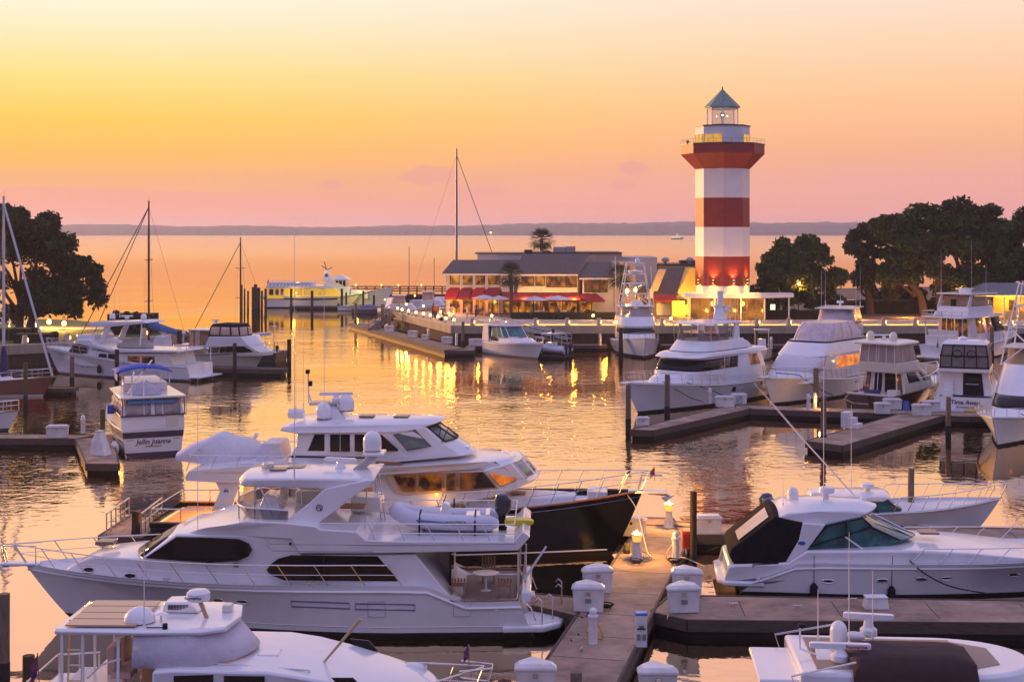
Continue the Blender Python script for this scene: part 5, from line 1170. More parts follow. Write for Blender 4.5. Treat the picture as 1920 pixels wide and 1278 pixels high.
def _cover(s, c, l, w, h, m, name='covered_tender', seed=1, rot=0):
    """something under a draped canvas cover"""
    g = random.Random(seed); rings = []
    for i in range(13):
        t_ = i/12; x = lerp(-l/2,l/2,t_); k = math.sin(math.pi*min(1,max(.04,t_*.98+.01)))**.55; hh = h*k*(.72+.5*t_*(1.15-t_)+.05*math.sin(t_*17)); ww = w/2*k
        rings.append([(c[0]+x*math.cos(rot)-ww*math.cos(a)*math.sin(rot)*(1+.05*math.sin(5*a+t_*9)), c[1]+x*math.sin(rot)+ww*math.cos(a)*math.cos(rot)*(1+.05*math.sin(5*a+t_*9)), c[2]+hh*max(0,math.sin(a))**.8*(1+.04*math.sin(9*a+i))) for a in [math.pi*j/10 for j in range(11)]])
    m_ = MB(); m_.loft(rings, False); m_.loft([rings[0]], False, True); return m_.build(name, m, s.root, 60)
Boat.cover = _cover
# ================================================================ NEAR YACHTS
# ---- long white motor yacht, bow to the left
b = Boat('motor_yacht', 'long white motor yacht with oval dark windows and a dinghy on its aft deck', (.75,47.17), (-14.68,47.56), 'yacht'); wy = b
b.hull(4.9, [(0,1.25),(.15,1.25),(.19,1.72),(.5,1.78),(.8,1.84),(1,1.88)], over=1.65, rake=.5, tw=.86, t0=.48, boot=CHAR, bootz=.22, flare=1.1, bulw=.10, raild=.42, rubr=.05, rub=GEL)
hw = lambda x, z: min(2.0, max(.05, b.bd(min(.999,max(0,x/b.HL)))-.42))
b.slab([b.q(128,1088,1.6),b.q(121,1068,.3),b.q(154,1049,.3),b.q(186,1035,.3),b.q(284,1031,.3),b.q(300,1102,1.9)], hw, 'trunk_cabin', GEL, .06, camber=.06)
hp = b.qn([(262,1104),(262,1051),(327,1005),(562,1005),(563,1040),(779,1039),(846,1121),(800,1124)],2.0)
nx = b.q(430,1000,2.0)[0]; XS = max(p[0] for p in hp)
hw2 = lambda x, z: 2.0-.35*sm(nx, XS, x)
b.slab(hp, hw2, 'deckhouse', GEL, .04, nose=.5, nosex=nx)
b.swin(b.qn([(266,1050),(327,1009),(400,1008),(448,1010),(466,1018),(473,1030),(466,1042),(446,1051),(392,1055)],2.0), hw2, 'pilothouse_window', BLACKG)
b.fwin(b.q(262,1050,2.0), b.q(326,1007,2.0), 1.62, .5, nx, XS, 'windshield', BLACKG, -.95, .95)
b.swin(b.qn([(500,1067),(509,1056),(521,1047),(546,1040),(708,1042),(749,1089),(533,1087),(512,1079),(503,1073)],2.0), hw2, 'saloon_window', BLACKG)
fp = [b.q(324,1001,1.2)]+[b.q(u_,v_,.2) for u_,v_ in ((323,996),(336,986),(362,977),(409,967),(446,962))]+b.qn([(462,977),(525,979),(591,986),(600,992),(668,996),(686,1012),(720,1014),(962,1016),(980,997),(994,1007),(972,1033),(720,1037),(560,1037),(546,1010),(337,1007)],2.15)
fx = b.q(420,960,2.15)[0]; FX = max(p[0] for p in fp)
fw = lambda x, z: 2.15-.75*sm(fx, FX, x)-.1*sm(2.5,0,x)
b.slab(fp, fw, 'flybridge_deck', GEL, .05, nose=.55, nosex=fx, camber=.04, back=True)
# tinted windscreen round the flybridge front
zb_ = b.q(462,977,1.9)[1]; x0, x1 = b.q(528,975,1.9)[0], b.q(446,960,1.9)[0]
def fwr(z, k):
    P = []
    for i in range(25):
        a = -1.15+2.3*i/24; P.append((lerp(x0,x1,.35)+(x1+.35*k-lerp(x0,x1,.35))*math.cos(a)**.8 if abs(a) < 1.57 else x0, (1.75+.1*k)*math.sin(a)/math.sin(1.15), z))
    return [(x0-.2,1.75+.1*k,z-.08*k)]+P[::-1]+[(x0-.2,-1.75-.1*k,z-.08*k)]
m_ = MB(); m_.loft([fwr(zb_-.05,0), fwr(zb_+.42,1)], False); b.part(m_, 'windscreen', mat('tinted_acrylic', (.06,.04,.06), .12, alpha=.72), 60)
b.tubes([fwr(zb_+.43,1)], .025, 'windscreen_rail')
m_ = MB(); m_.loft([[(x1-1.15,.75,zb_),(x1-.35,.55,zb_),(x1-.35,-.55,zb_),(x1-1.15,-.75,zb_)],[(x1-1.0,.6,zb_+.55),(x1-.55,.45,zb_+.62),(x1-.55,-.45,zb_+.62),(x1-1.0,-.6,zb_+.55)]], True, True, True); b.part(m_, 'helm_console', GEL, bevel=.06)
m_ = MB(); m_.box(x0-1.3,x0+.1,-1.7,-1.1,zb_,zb_+.42); m_.box(x0-1.3,x0+.1,-1.8,-1.55,zb_+.42,zb_+.75); b.part(m_, 'settee', GELC, bevel=.06)
for y in (-.3,.4): m_ = MB(); m_.box(x0+.2,x0+.65,y-.25,y+.25,zb_+.3,zb_+.42); m_.box(x0+.2,x0+.3,y-.25,y+.25,zb_+.42,zb_+.85); b.part(m_, 'helm_seat', GELC, bevel=.04)
m_ = MB(); m_.box(x0-2.9,x0-1.9,-1.5,-.4,zb_-.15,zb_+.35); b.part(m_, 'wet_bar', GELC, bevel=.05); m_ = MB(); m_.box(x0-2.5,x0-1.7,.1,.8,zb_+.2,zb_+.26); b.part(m_, 'table', TEAK, bevel=.02)
tp_ = b.qn([(447,909),(458,899),(560,896),(690,897),(703,902),(655,917),(452,914)],1.45)
b.slab(tp_, lambda x, z: 1.5-.25*sm(max(p[0] for p in tp_)-.9, max(p[0] for p in tp_), x), 'hardtop', GEL, .06, nose=.25, camber=.10)
zt_ = max(p[1] for p in tp_)
for px, y in ((525,.2),(555,-.2)): X = b.q(px,895,0)[0]; m_ = MB(); m_.box(X-.28,X+.28,y-.28,y+.28,zt_+.07,zt_+.12); b.part(m_, 'hatch', mat('smoked_hatch', (.22,.14,.10), .25), bevel=.02)
m_ = MB(); X = b.q(500,890,0)[0]; m_.box(X-.2,X+.2,-.35,-.1,zt_+.05,zt_+.22); m_.ell((X,.1,zt_+.2), .12, .12, .1, 8, 6); b.part(m_, 'horn', GELC, bevel=.02)
b.panel(b.qn([(609,916),(690,899),(700,899),(692,912),(672,924),(592,984),(584,990),(532,979),(578,944)],1.6), 1.62, .22, 'arch_leg', GEL)
for sd in (1,-1):
    P = b.q(599,951,1.6); m_ = MB(); m_.tube([(P[0]+.1*math.cos(a*.524), sd*1.64, P[1]+.1*math.sin(a*.524)) for a in range(12)], .012, 4, closed=True); m_.tube([(P[0]-.03,sd*1.64,P[1]-.08),(P[0]-.05,sd*1.64,P[1]),(P[0]+.02,sd*1.64,P[1]+.05),(P[0]+.06,sd*1.64,P[1]-.03)], .012, 4); b.part(m_, 'emblem', LETB)
z = lambda py, Y=47.3: CH-(py-HY)/CF*Y
x = lambda px, py=900: b.q(px,py,0)[0]
b.panel([(x(640),z(898)),(x(664),z(898)),(x(716),z(848)),(x(700),z(845))], .35, .7, 'radar_mast', GEL, .05); m_ = MB(); m_.box(x(722),x(684),-.5,.5,z(851),z(846)); b.part(m_, 'mast_platform', GEL, bevel=.03)
b.dome(x(698), 0, z(845), .31, .66); b.radar(x(638), 0, z(884), 1.1, R(-12), .34, txt=('FURUNO', mat('letter_blue', (.03,.08,.4), .4)))
b.tubes([[(*[b.q(px_,py_,-1.0)[0]], -1.0, b.q(px_,py_,-1.0)[1]) for px_, py_ in pts] for pts in ([(720,1010),(703,890),(692,884)],[(727,1010),(711,890),(697,884)])]+[[(b.q(lerp(703,720,k/7),lerp(893,1010,k/7),-1)[0],-1.0,b.q(lerp(703,720,k/7),lerp(893,1010,k/7),-1)[1]),(b.q(lerp(711,727,k/7),lerp(893,1010,k/7),-1)[0],-1.0,b.q(lerp(711,727,k/7),lerp(893,1010,k/7),-1)[1])] for k in range(8)], .02, 'ladder')
for px, y, pt_, h in ((567,1.5,905,8.2),(770,-1.2,905,0),(646,1.0,915,2.0)):
    if h: b.ant(x(px), y, z(pt_,47.2-y), h)
b.ant(x(393), 1.6, z(1056,45.5), 6.0)
for px_ in (448,478,565): 
    P, Q = b.q(px_,1000 if px_ == 448 else 985,1.35), b.q(px_,912,1.35); 
    b.tubes([[(P[0],sd*1.35,zb_-.05),(Q[0],sd*1.35,Q[1])] for sd in (1,-1)], .022, 'hardtop_strut')
b.tubes([[(b.q(487,910,1.35)[0],sd*1.35,b.q(487,910,1.35)[1]),(b.q(512,970,1.35)[0],sd*1.35,zb_)] for sd in (1,-1)], .025, 'hardtop_brace'); b.tubes([[(b.q(688,912,1.3)[0],sd*1.3,b.q(688,912,1.3)[1]),(b.q(684,990,1.3)[0],sd*1.3,b.q(684,990,1.3)[1])] for sd in (1,-1)], .022, 'hardtop_strut')
for px, py in ((155,1076),(242,1080),(279,1081)):
    P = b.q(px,py,1.5); 
    for sd in (1,-1):
        ring = [(P[0]+.19*math.cos(a*math.pi/8), sd*(hw(P[0],0)+.02), P[1]+.085*math.sin(a*math.pi/8)) for a in range(16)]; m_ = MB(); m_.add(ring, [tuple(range(16))]); o = b.part(m_, 'porthole', BLACKG, 0); m_ = MB(); m_.tube(ring, .018, 4, closed=True); b.part(m_, 'porthole_rim', STEEL, parent=o)
for px, py in ((404,1130),(451,1131)): P = b.q(px,py,2.3); b.port(P[0], P[1], .2, .075)
for pl in ([(545,1127),(655,1130),(655,1141),(545,1138)],[(666,1131),(777,1134),(777,1145),(666,1142)]):
    q = b.qn(pl,2.3); 
    for sd in (1,-1): m_ = MB(); m_.tube([(a, sd*(b.side(a,c)+.012), c) for a,c in q], .022, 4, closed=True); b.part(m_, 'vent_frame', mat('vent_blue', (.12,.12,.26), .4))
b.rail(.245, .995, .62, 11, .1, 1, lean=.45)
P = b.HL
m_ = MB(); m_.box(P-.5,P+.75,-.22,.22,1.80,1.90); b.part(m_, 'bow_pulpit', GEL, bevel=.04)
m_ = MB(); m_.tube([(P+.15,0,1.78),(P+.85,0,1.74)], .035, 6); m_.add([(P+.55,-.22,1.66),(P+.95,0,1.74),(P+.55,.22,1.66),(P+.72,0,1.52)], [(0,1,3),(1,2,3),(0,2,1)]); b.part(m_, 'anchor', STEEL); b.tubes([[(P-.5,.3,1.9),(P-.5,.3,2.5),(P+.8,.12,2.45),(P+.8,-.12,2.45),(P-.5,-.3,2.5)],[(P+.6,.1,1.9),(P+.75,.1,2.45)],[(P+.6,-.1,1.9),(P+.75,-.1,2.45)]], .02, 'pulpit_rail')
m_ = MB(); X = b.q(200,1030,0)[0]; m_.box(X-.3,X+.3,-.3,.3,b.q(200,1030,1.0)[1]-.02,b.q(200,1030,1.0)[1]+.10); b.part(m_, 'deck_hatch', mat('smoked_hatch', (.22,.14,.10), .25), bevel=.02)
for px in (309,584): 
    X = b.q(px,1095,2.2)[0]
    for sd in (1,-1): m_ = MB(); Y_ = sd*(b.side(X,1.7)-.06); m_.tube([(X-.14,Y_,1.86),(X+.14,Y_,1.86)], .02, 5); m_.box(X-.06,X-.03,Y_-.02,Y_+.02,1.72,1.86); m_.box(X+.03,X+.06,Y_-.02,Y_+.02,1.72,1.86); b.part(m_, 'cleat', STEEL)
for pl in ([(496,1008),(505,1019),(720,1021),(968,1020)],[(498,1019),(512,1032),(700,1033)]):
    for sd in (1,-1): m_ = MB(); m_.tube([(a, sd*(fw(a,c)+.004), c) for a,c in b.qn(pl,2.12)], .012, 4); b.part(m_, 'moulding_line', mat('seam_grey',(.32,.30,.36),.6))
for px in (690,850): X = b.q(px,1150,2.2)[0]; m_ = MB(); m_.tube([(x_, b.side(x_,z_)+.012, z_) for x_,z_ in ((X,.75),(X-.55,.75),(X-.55,1.25),(X,1.25),(X,.75))], .008, 4); b.part(m_, 'hull_hatch', mat('seam_grey',(.32,.30,.36),.6))
for xx in (-.0,): m_ = MB(); m_.tube([(x_, hw2(x_,0)+.022, z_) for x_,z_ in (b.q(607,1042,2.0),b.q(607,1087,2.0))], .02, 4); b.part(m_, 'window_mullion', CHAR)
P = b.q(443,1058,2.0); m_ = MB(); m_.box(P[0]-.08,P[0]+.08,2.0,2.06,P[1]-.07,P[1]+.07); b.part(m_, 'shore_outlet', mat('port_brown',(.2,.14,.10),.5)); P = b.q(545,1018,2.1); m_ = MB(); m_.ell((P[0],2.16,P[1]), .05,.03,.05,8,6,cut=-1); b.part(m_, 'deck_lamp', CHAR)
for py in (1183,): m_ = MB(); m_.tube([b.pt(t_,.40/b.sheer(t_),1)+Vector((0,.012,0)) for t_ in [0,.1,.2,.3,.4,.5,.6,.7]], .012, 4); b.part(m_, 'spray_rail', GEL)
# aft deck with rail, dinghy, yellow float
dz_ = b.q(760,1014,2.0)[1]
b.tubes([[(b.q(p_,972,2.0)[0],sd*2.0,dz_+.55) for p_ in (600,740,965)] for sd in (1,-1)]+[[(b.q(p_,972,2.0)[0],sd*2.0,dz_+.25) for p_ in (690,740,965)] for sd in (1,-1)]+[[(b.q(p_+14,1000,2.0)[0],sd*2.0,dz_),(b.q(p_,972,2.0)[0],sd*2.0,dz_+.55)] for sd in (1,-1) for p_ in (690,745,800,855,905)]+[[(b.q(965,972,2.0)[0],2.0,dz_+.55),(b.q(965,972,2.0)[0],-2.0,dz_+.55)]], .02, 'deck_rail')
T, o = b.tender((b.q(838,975,.3)[0]-.02, .35, dz_+.12), 3.35, 1.7, 0, mat('inflatable_pale', (.62,.62,.68), .5, vary=.05))
m_ = MB(); 
for sd in (1,-1): m_.tube([T(-1.55,sd*.86,.27),T(-.3,sd*.86,.27),T(.95,sd*.80,.37)], .035, 5)
b.part(m_, 'rubbing_strake', mat('strake_blue', (.10,.14,.36), .5), parent=o)
m_ = MB(); m_.loft([[T(-.15,-.28,.05),T(.35,-.24,.05),T(.35,.24,.05),T(-.15,.28,.05)],[T(-.1,-.24,.75),T(.15,-.2,.85),T(.15,.2,.85),T(-.1,.24,.75)]], True, True, True); b.part(m_, 'tender_console', GEL, bevel=.05, parent=o); m_ = MB(); m_.tube([T(-.22+.0*math.cos(a*.6),.16*math.cos(a*.6),.78+.16*math.sin(a*.6)) for a in range(10)], .018, 5, closed=True); m_.tube([T(.12,-.2,.85),T(.05,-.2,1.02),T(.05,.2,1.02),T(.12,.2,.85)], .018, 5); b.part(m_, 'tender_wheel', CHAR, parent=o)
m_ = MB(); m_.add([T(xx,yy,zz) for zz in (.05,.46) for xx,yy in ((-1.1,-.4),(-.6,-.4),(-.6,.4),(-1.1,.4))], [(3,2,1,0),(4,5,6,7),(0,1,5,4),(1,2,6,5),(2,3,7,6),(3,0,4,7)]); b.part(m_, 'tender_seat', GEL, bevel=.04, parent=o)
text('NAUTICA', .15, LETB, o, T(-.35,.855,.30)[:], (R(90),0,R(180)), 'tender_name'); b.outboard(T, 3.35, scale=1.05)
for xx in (-.95,.85): m_ = MB(); m_.box(*(lambda c: (c[0]-.06,c[0]+.06))(T(xx,0,0)), .0, .7, dz_, dz_+.10); b.part(m_, 'cradle', GEL); m_ = MB(); m_.tube([T(xx,.9,-.15),T(xx,.88,.3),T(xx,.6,.55),T(xx,.2,.6)], .03, 4); b.part(m_, 'lashing_strap', CHAR)
X = b.q(972,985,.4)[0]; m_ = MB(); m_.loft([[(X+xx, .5+yy*w_, dz_+.32+zz*w_) for yy,zz in ((-.28,.12),(-.2,-.1),(.2,-.1),(.28,.12))] for xx, w_ in ((-.5,.45),(-.35,.9),(.2,1),(.45,.7))], True, True, True); b.part(m_, 'yellow_float', mat('float_yellow', (.72,.58,.03), .4), bevel=.02)
# cockpit: well, table, chairs, poles
cz = .62; m_ = MB(); m_.box(.55,2.95,-1.62,1.62,1.155,1.175); b.part(m_, 'cockpit_sole', mat('sole_teak', (.26,.19,.15), .6, vary=.2, scale=4, stretch=(1,12,1)), 0)
m_ = MB(); m_.box(2.75,3.2,-1.95,-.2,1.1,3.1); m_.box(2.75,3.2,-.2,1.5,1.1,1.18); b.part(m_, 'aft_bulkhead', GELC, 0); m_ = MB(); m_.box(2.70,2.78,-.3,.9,1.2,2.9); b.part(m_, 'saloon_door', BLACKG, 0)
b.tubes([[b.pt(t_,1,sd)+Vector((.03,-sd*.05,.02)) for t_ in [0,.04,.08,.12,.15]] for sd in (1,-1)]+[[b.pt(0,1,1)+Vector((.03,-.05,.02)),b.pt(0,1,-1)+Vector((.03,.05,.02))]], .045, 'caprail', BRASS)
m_ = MB(); m_.box(.1,.42,-1.75,1.75,1.1,1.46); b.part(m_, 'transom_seat', GEL, bevel=.06)
m_ = MB(); m_.lathe([(.36,.55),(.40,.57),(.40,.59)], (1.6,.5,1.17), 16, sx=1.1); m_.lathe([(.2,0),(.04,.05),(.04,.55)], (1.6,.5,1.17), 8); b.part(m_, 'cockpit_table', GEL)
for xx, yy in ((1.55,-.55),(2.45,1.35),(.95,1.35)):
    m_ = MB(); m_.box(xx-.22,xx+.22,yy-.2,yy+.2,1.55,1.59); 
    for k in range(5): m_.box(xx-.22+.1*k,xx-.16+.1*k,yy-.24,yy-.20,1.6,2.0 if yy < 0 else 1.72)
    for a in (-.2,.17): m_.box(xx+a,xx+a+.03,yy-.2,yy+.2,1.17,1.56)
    b.part(m_, 'slatted_chair', TEAK, 0)
for px in (972,985): P = b.q(px,1034,1.6 if px == 972 else .6); b.tubes([[(P[0],1.6 if px == 972 else .6,1.4),(P[0],1.6 if px == 972 else .6,P[1])],[(P[0],-1.6 if px == 972 else -.6,1.4),(P[0],-1.6 if px == 972 else -.6,P[1])]], .035, 'overhang_post')
P, Q = b.q(983,1085,1.0), b.q(1024,1024,1.0); b.tubes([[(P[0],1.0,P[1]),(Q[0],1.0,Q[1])]], [.05,.035], 'davit_pole', GEL)
pl = [(-1.0,y_) for y_ in (-1.4,1.4)]; m_ = MB(); m_.prism([(1.0,-2.1),(-.3,-2.0),(-.85,-1.5),(-1.05,-.6),(-1.05,.6),(-.85,1.5),(-.3,2.0),(1.0,2.1)], .22, .42); b.part(m_, 'swim_platform', GEL, bevel=.05); m_ = MB(); m_.prism([(.6,-1.8),(-.3,-1.75),(-.72,-1.35),(-.9,-.5),(-.9,.5),(-.72,1.35),(-.3,1.75),(.6,1.8)], .42, .435); b.part(m_, 'platform_deck', GELD)
for k in range(3): m_ = MB(); m_.box(.0+.2*k,.45,-1.5,-.9,.42+.26*k,.42+.26*(k+1)); b.part(m_, 'transom_step', GEL, bevel=.03)
b.tubes([[(xx,yy,.42),(xx,yy,1.15),(xx+.12,yy,1.25),(xx+.2,yy,1.15)] for xx,yy in ((-.25,1.7),(-.6,1.2),(-.9,-.1),(-.9,-.8))], .025, 'platform_staple')
b.tubes([[(.35,1.9,1.2),(.1,1.98,1.0),(-.05,2.0,.6)],[(.35,-1.9,1.2),(.1,-1.98,1.0),(-.05,-2.0,.6)]], .022, 'transom_rail')
P = b.q(931,1139,2.0); b.port(P[0], P[1], .06, .06)
# ---- navy hulled yacht, bow to the right
b = Boat('pilothouse_yacht', 'navy hulled white pilothouse yacht with amber lit saloon windows and covered tender aft', (-14.0,58.2), (4.0,56.95), 'yacht'); ny = b
b.hull(5.0, [(0,1.5),(.15,1.55),(.5,1.95),(.8,2.3),(1,2.62)], over=1.25, rake=-.15, tw=.86, t0=.5, m=NAVY, boot=CHAR, bootz=.17, flare=.7, rub=BRASS, rubr=.04, raild=.04, bulw=.25, pd=2.4)
W2 = 2.0
for sd in (1,-1): m_ = MB(); m_.tube([b.pt(t_,.24/b.sheer(t_),sd)+Vector((0,sd*.01,0)) for t_ in [0,.05,.1,.2,.3,.4,.5,.6,.7,.8,.88,.94,.98]], .03, 5); b.part(m_, 'boot_line', GEL)
hp = b.qn([(456,965),(456,901),(700,890),(905,883),(957,870),(983,900),(991,905),(984,912),(935,932),(830,948),(700,966)],W2); XS = max(p[0] for p in hp); nx = XS-3.0
hwf = lambda x, z: W2-.5*sm(nx, XS, x)
b.slab(hp, hwf, 'saloon', GEL, .04, nose=.35, nosex=nx)
for i, pl in enumerate(([(738,891),(779,890),(779,920),(755,919.5),(745,906)],[(785,889.5),(828,888),(828,919),(785,920)],[(836.5,887.5),(854,886.5),(854,918.5),(836.5,919)],[(863,886.5),(905,885.5),(929,916),(863,918)])):
    b.swin(b.qn(pl,W2), hwf, 'saloon_window', LITW if i != 3 else LITC, frame=TEAK, fr=.018)
FRM = mat('varnished_cream', (.60,.42,.24), .35)
b.swin(b.qn([(724,891),(735,887),(905,881),(936,921),(755,927),(740,922)],W2), hwf, 'window_surround', FRM, off=.006)
b.swin(b.qn([(913,884.5),(945,879),(967,903),(938,914.5)],W2), hwf, 'saloon_window', litmat('lit_saloon_bright', (.5,.08,.01), (1,.30,.03), .9, scale=1.5, thr=(.35,.6)), frame=TEAK, fr=.02)
b.fwin(b.q(983,900,-W2), b.q(958,871,-W2), 1.55, .35, nx, XS, 'windshield', GLASS, -.95, -.36, frame=GEL); b.fwin(b.q(983,900,-W2), b.q(958,871,-W2), 1.55, .35, nx, XS, 'windshield', GLASS, -.32, .32, frame=GEL); b.fwin(b.q(983,900,-W2), b.q(958,871,-W2), 1.55, .35, nx, XS, 'windshield', GLASS, .36, .95, frame=GEL)
for pl in ([(478,914),(545,914),(545,941),(478,941)],[(590,910),(697,914),(697,935),(590,938)]): b.swin(b.qn(pl,W2), hwf, 'aft_window', LITC, frame=FRM)
b.swin(b.qn([(456,910),(476,910),(476,955),(456,955)],W2), hwf, 'side_door', mat('lamplight_on_cream', (.7,.5,.25), .5, emit=(1,.5,.1), es=.25), off=.01)  # cream panel glows by itself, standing in for lamplight under the overhang
br = b.qn([(346,902),(345,894),(350,887),(352,884),(545,866)],2.25)+[b.q(u_,v_,0) for u_,v_ in ((700,862),(855,853),(945,853),(966,857),(973,862))]+b.qn([(955,871),(905,883),(708,890),(560,899),(451,905),(404,904)],2.25); BX = max(p[0] for p in br)
b.slab(br, lambda x, z: 2.25-.7*sm(BX-3.2, BX, x)-.25*sm(3,0,x), 'boat_deck', GEL, .05, nose=.6, nosex=BX-3.0, camber=.03, back=True)
ph = b.qn([(545,868),(547,850),(556,835),(557,812),(742,808),(793,802),(828,832),(838,840),(862,858),(700,870)],1.75); PX = b.q(830,835,-1.75)[0]
pwf = lambda x, z: 1.75-.45*sm(PX-2.6, PX+.6, x)
b.slab(ph, pwf, 'pilothouse', GEL, .04, nose=.55, nosex=PX-2.0)
for pl in ([(590,814),(608.5,814),(608.5,845),(577,844.5)],[(619,814),(656,814),(656,846),(619,846)],[(665,814),(690,814),(690,846),(665,846)],[(700,814),(716,815),(746,843),(746,846),(700,846)]): b.swin(b.qn(pl,1.75), pwf, 'pilothouse_window', BLACKG)
b.swin(b.qn([(738,815),(777,807),(806,838),(763,845)],1.75), pwf, 'pilothouse_window', GLASS, frame=CHAR, fr=.02)
b.fwin(b.q(827,831,-1.75), b.q(796,804,-1.75), 1.4, .55, PX-2.0, max(p[0] for p in ph), 'windshield', GLASS, -.93, -.34, frame=CHAR); b.fwin(b.q(827,831,-1.75), b.q(796,804,-1.75), 1.4, .55, PX-2.0, max(p[0] for p in ph), 'windshield', GLASS, -.30, .30, frame=CHAR); b.fwin(b.q(827,831,-1.75), b.q(796,804,-1.75), 1.4, .55, PX-2.0, max(p[0] for p in ph), 'windshield', GLASS, .34, .93, frame=CHAR)
m_ = MB(); pl = b.qn([(541,853.5),(705,856.5),(705,860),(541,857)],1.77); b.swin(pl, lambda x, z: 1.77, 'blue_stripe', LETB, off=.012)
pl = b.qn([(704,864),(748,866),(756,872),(704,872)],2.27); b.swin(pl, lambda x, z: 2.25, 'name_board', BRASS, off=.03)
rf = b.qn([(524,807),(530,800),(560,797),(795,797),(804,800),(785,806),(742,811),(560,813)],1.9); RX = max(p[0] for p in rf)
b.slab(rf, lambda x, z: 1.95-.55*sm(RX-2, RX, x), 'pilothouse_roof', GEL, .05, nose=.5, nosex=RX-1.8, camber=.12)
zr = max(p[1] for p in rf)+.08
x = lambda px, py=800: b.q(px,py,0)[0]
for px in (690,755): X = x(px); m_ = MB(); m_.box(X-.3,X+.3,-.5,.1,zr+.02,zr+.08); b.part(m_, 'roof_hatch', mat('smoked_hatch', (.22,.14,.10), .25), bevel=.02)
X = x(868); m_ = MB(); zz_ = max(p[1] for p in br[4:8]); m_.box(X-.3,X+.3,-.6,.1,b.q(868,857,-2.0)[1]+.02,b.q(868,857,-2.0)[1]+.2); b.part(m_, 'roof_hatch', GEL, bevel=.02)
m_ = MB(); m_.loft([[(x(600),-.7,zr-.05),(x(655),-.5,zr-.05),(x(655),.5,zr-.05),(x(600),.7,zr-.05)],[(x(612),-.4,zr+.45),(x(630),-.3,zr+.5),(x(630),.3,zr+.5),(x(612),.4,zr+.45)]], True, True, True); b.part(m_, 'mast_base', GEL, bevel=.04)
b.panel([(x(584),zr+.46),(x(640),zr+.52),(x(640),zr+.62),(x(584),zr+.58)], .45, .9, 'mast_platform', GEL, .02)
b.dome(x(614), -.75, zr, .32, .64); b.dome(x(651), -.2, zr+.25, .32, .64); b.radar(x(631), -.1, zr+.56, 1.35, R(10), .3)
b.tubes([[(x(578),.1,zr+.5),(x(577),.1,zr+1.75)],[(x(583),.1,zr+.55),(x(578),.1,zr+.9)]], .03, 'light_mast', GEL); m_ = MB(); m_.box(x(579),x(573),-.02,.22,zr+1.7,zr+1.86); m_.box(x(584),x(578),0,.2,zr+1.2,zr+1.4); b.part(m_, 'navigation_light', CHAR)
m_ = MB(); m_.tube([(x(550),-.9,zr+.2),(x(579),-.9,zr+.2)], .2, 12); b.part(m_, 'life_raft', GEL, bevel=.05)
for px, y, h in ((617,-1.0,5.2),(568,-1.3,4.4),(561,.8,3.6)): b.ant(x(px), y, zr, h)
b.tubes([[(b.q(px_,py_,-1.5)[0],-1.5,b.q(px_,py_,-1.5)[1]) for px_,py_ in ((828,830),(836,812),(842,800))],[(b.q(px_,py_,-1.2)[0],-1.2,b.q(px_,py_,-1.2)[1]) for px_,py_ in ((815,838),(824,815),(827,800))]], .02, 'wiper_rod', CHAR)
b.panel(b.qn([(404,903),(452,903),(433,955),(397,957),(412,920)],2.1), 2.1, .15, 'overhang_wing', GEL)
for sd in (1,-1): P = b.q(424,919,-2.1); m_ = MB(); m_.add([(P[0]-.12,sd*2.115,P[1]-.06),(P[0]-.02,sd*2.115,P[1]+.09),(P[0],sd*2.115,P[1]-.06)],[(0,1,2)]); m_.add([(P[0]+.02,sd*2.115,P[1]-.06),(P[0]+.02,sd*2.115,P[1]+.09),(P[0]+.12,sd*2.115,P[1]-.06)],[(0,1,2)]); b.part(m_, 'emblem', mat('letter_blue', (.03,.08,.4), .4), 0)
dz2 = b.q(420,886,-1.8)[1]+.08
b.cover((b.q(415,850,-.3)[0], .3, dz2+.08), 4.0, 1.9, 1.25, CANVW, seed=2)
b.tubes([[(b.q(470,868,0)[0],1.4,dz2),(b.q(456,856,0)[0],1.4,dz2+.6),(b.q(474,838,0)[0],.6,dz2+1.1)]], .09, 'crane', GEL)
m_ = MB(); m_.loft([[(x(488),-1.2,dz2),(x(545),-1.2,dz2),(x(545),.6,dz2),(x(488),.6,dz2)],[(x(503),-1.1,dz2+1.0),(x(536),-1.1,dz2+1.0),(x(536),.5,dz2+1.0),(x(503),.5,dz2+1.0)]], True, True, True); b.part(m_, 'flybridge_locker', CANVW, bevel=.05)
b.tubes([[(b.q(p_,862,-2.0)[0],sd*1.95,dz2+.62) for p_ in (356,450,545)] for sd in (1,-1)]+[[(b.q(p_,862,-2.0)[0],sd*1.95,dz2+.3) for p_ in (352,450,545)] for sd in (1,-1)]+[[(b.q(p_-12,880,-2.0)[0],sd*1.95,dz2-.02),(b.q(p_,862,-2.0)[0],sd*1.95,dz2+.62)] for sd in (1,-1) for p_ in (360,405,450,500,540)]+[[(b.q(356,862,-2.0)[0],1.95,dz2+.62),(b.q(352,862,-2.0)[0],-1.95,dz2+.62)]], .02, 'deck_rail')
m_ = MB(); m_.box(.15,4.2,-2.0,2.0,1.3,1.34); b.part(m_, 'cockpit_sole', TEAK, 0)
b.tubes([[b.pt(t_,1,sd)+Vector((.05,-sd*.1,.5)) for t_ in (0,.05,.1,.15,.2)] for sd in (1,-1)]+[[b.pt(t_,1,sd)+Vector((.05,-sd*.1,-.02)),b.pt(t_,1,sd)+Vector((.05,-sd*.1,.5))] for sd in (1,-1) for t_ in (0,.06,.13,.2)]+[[b.pt(0,1,1)+Vector((.05,-.1,.5)),b.pt(0,1,-1)+Vector((.05,.1,.5))]], .025, 'cockpit_rail')
lamp('cockpit_light', (2.2,-.3,2.7), 1100, (1,.45,.05), .15, parent=b.root); lamp('side_deck_light', (11.2,-2.35,2.62), 12, (1,.45,.05), .05, parent=b.root); lamp('aft_door_light', (4.6,-2.3,2.6), 40, (1,.45,.05), .1, parent=b.root)
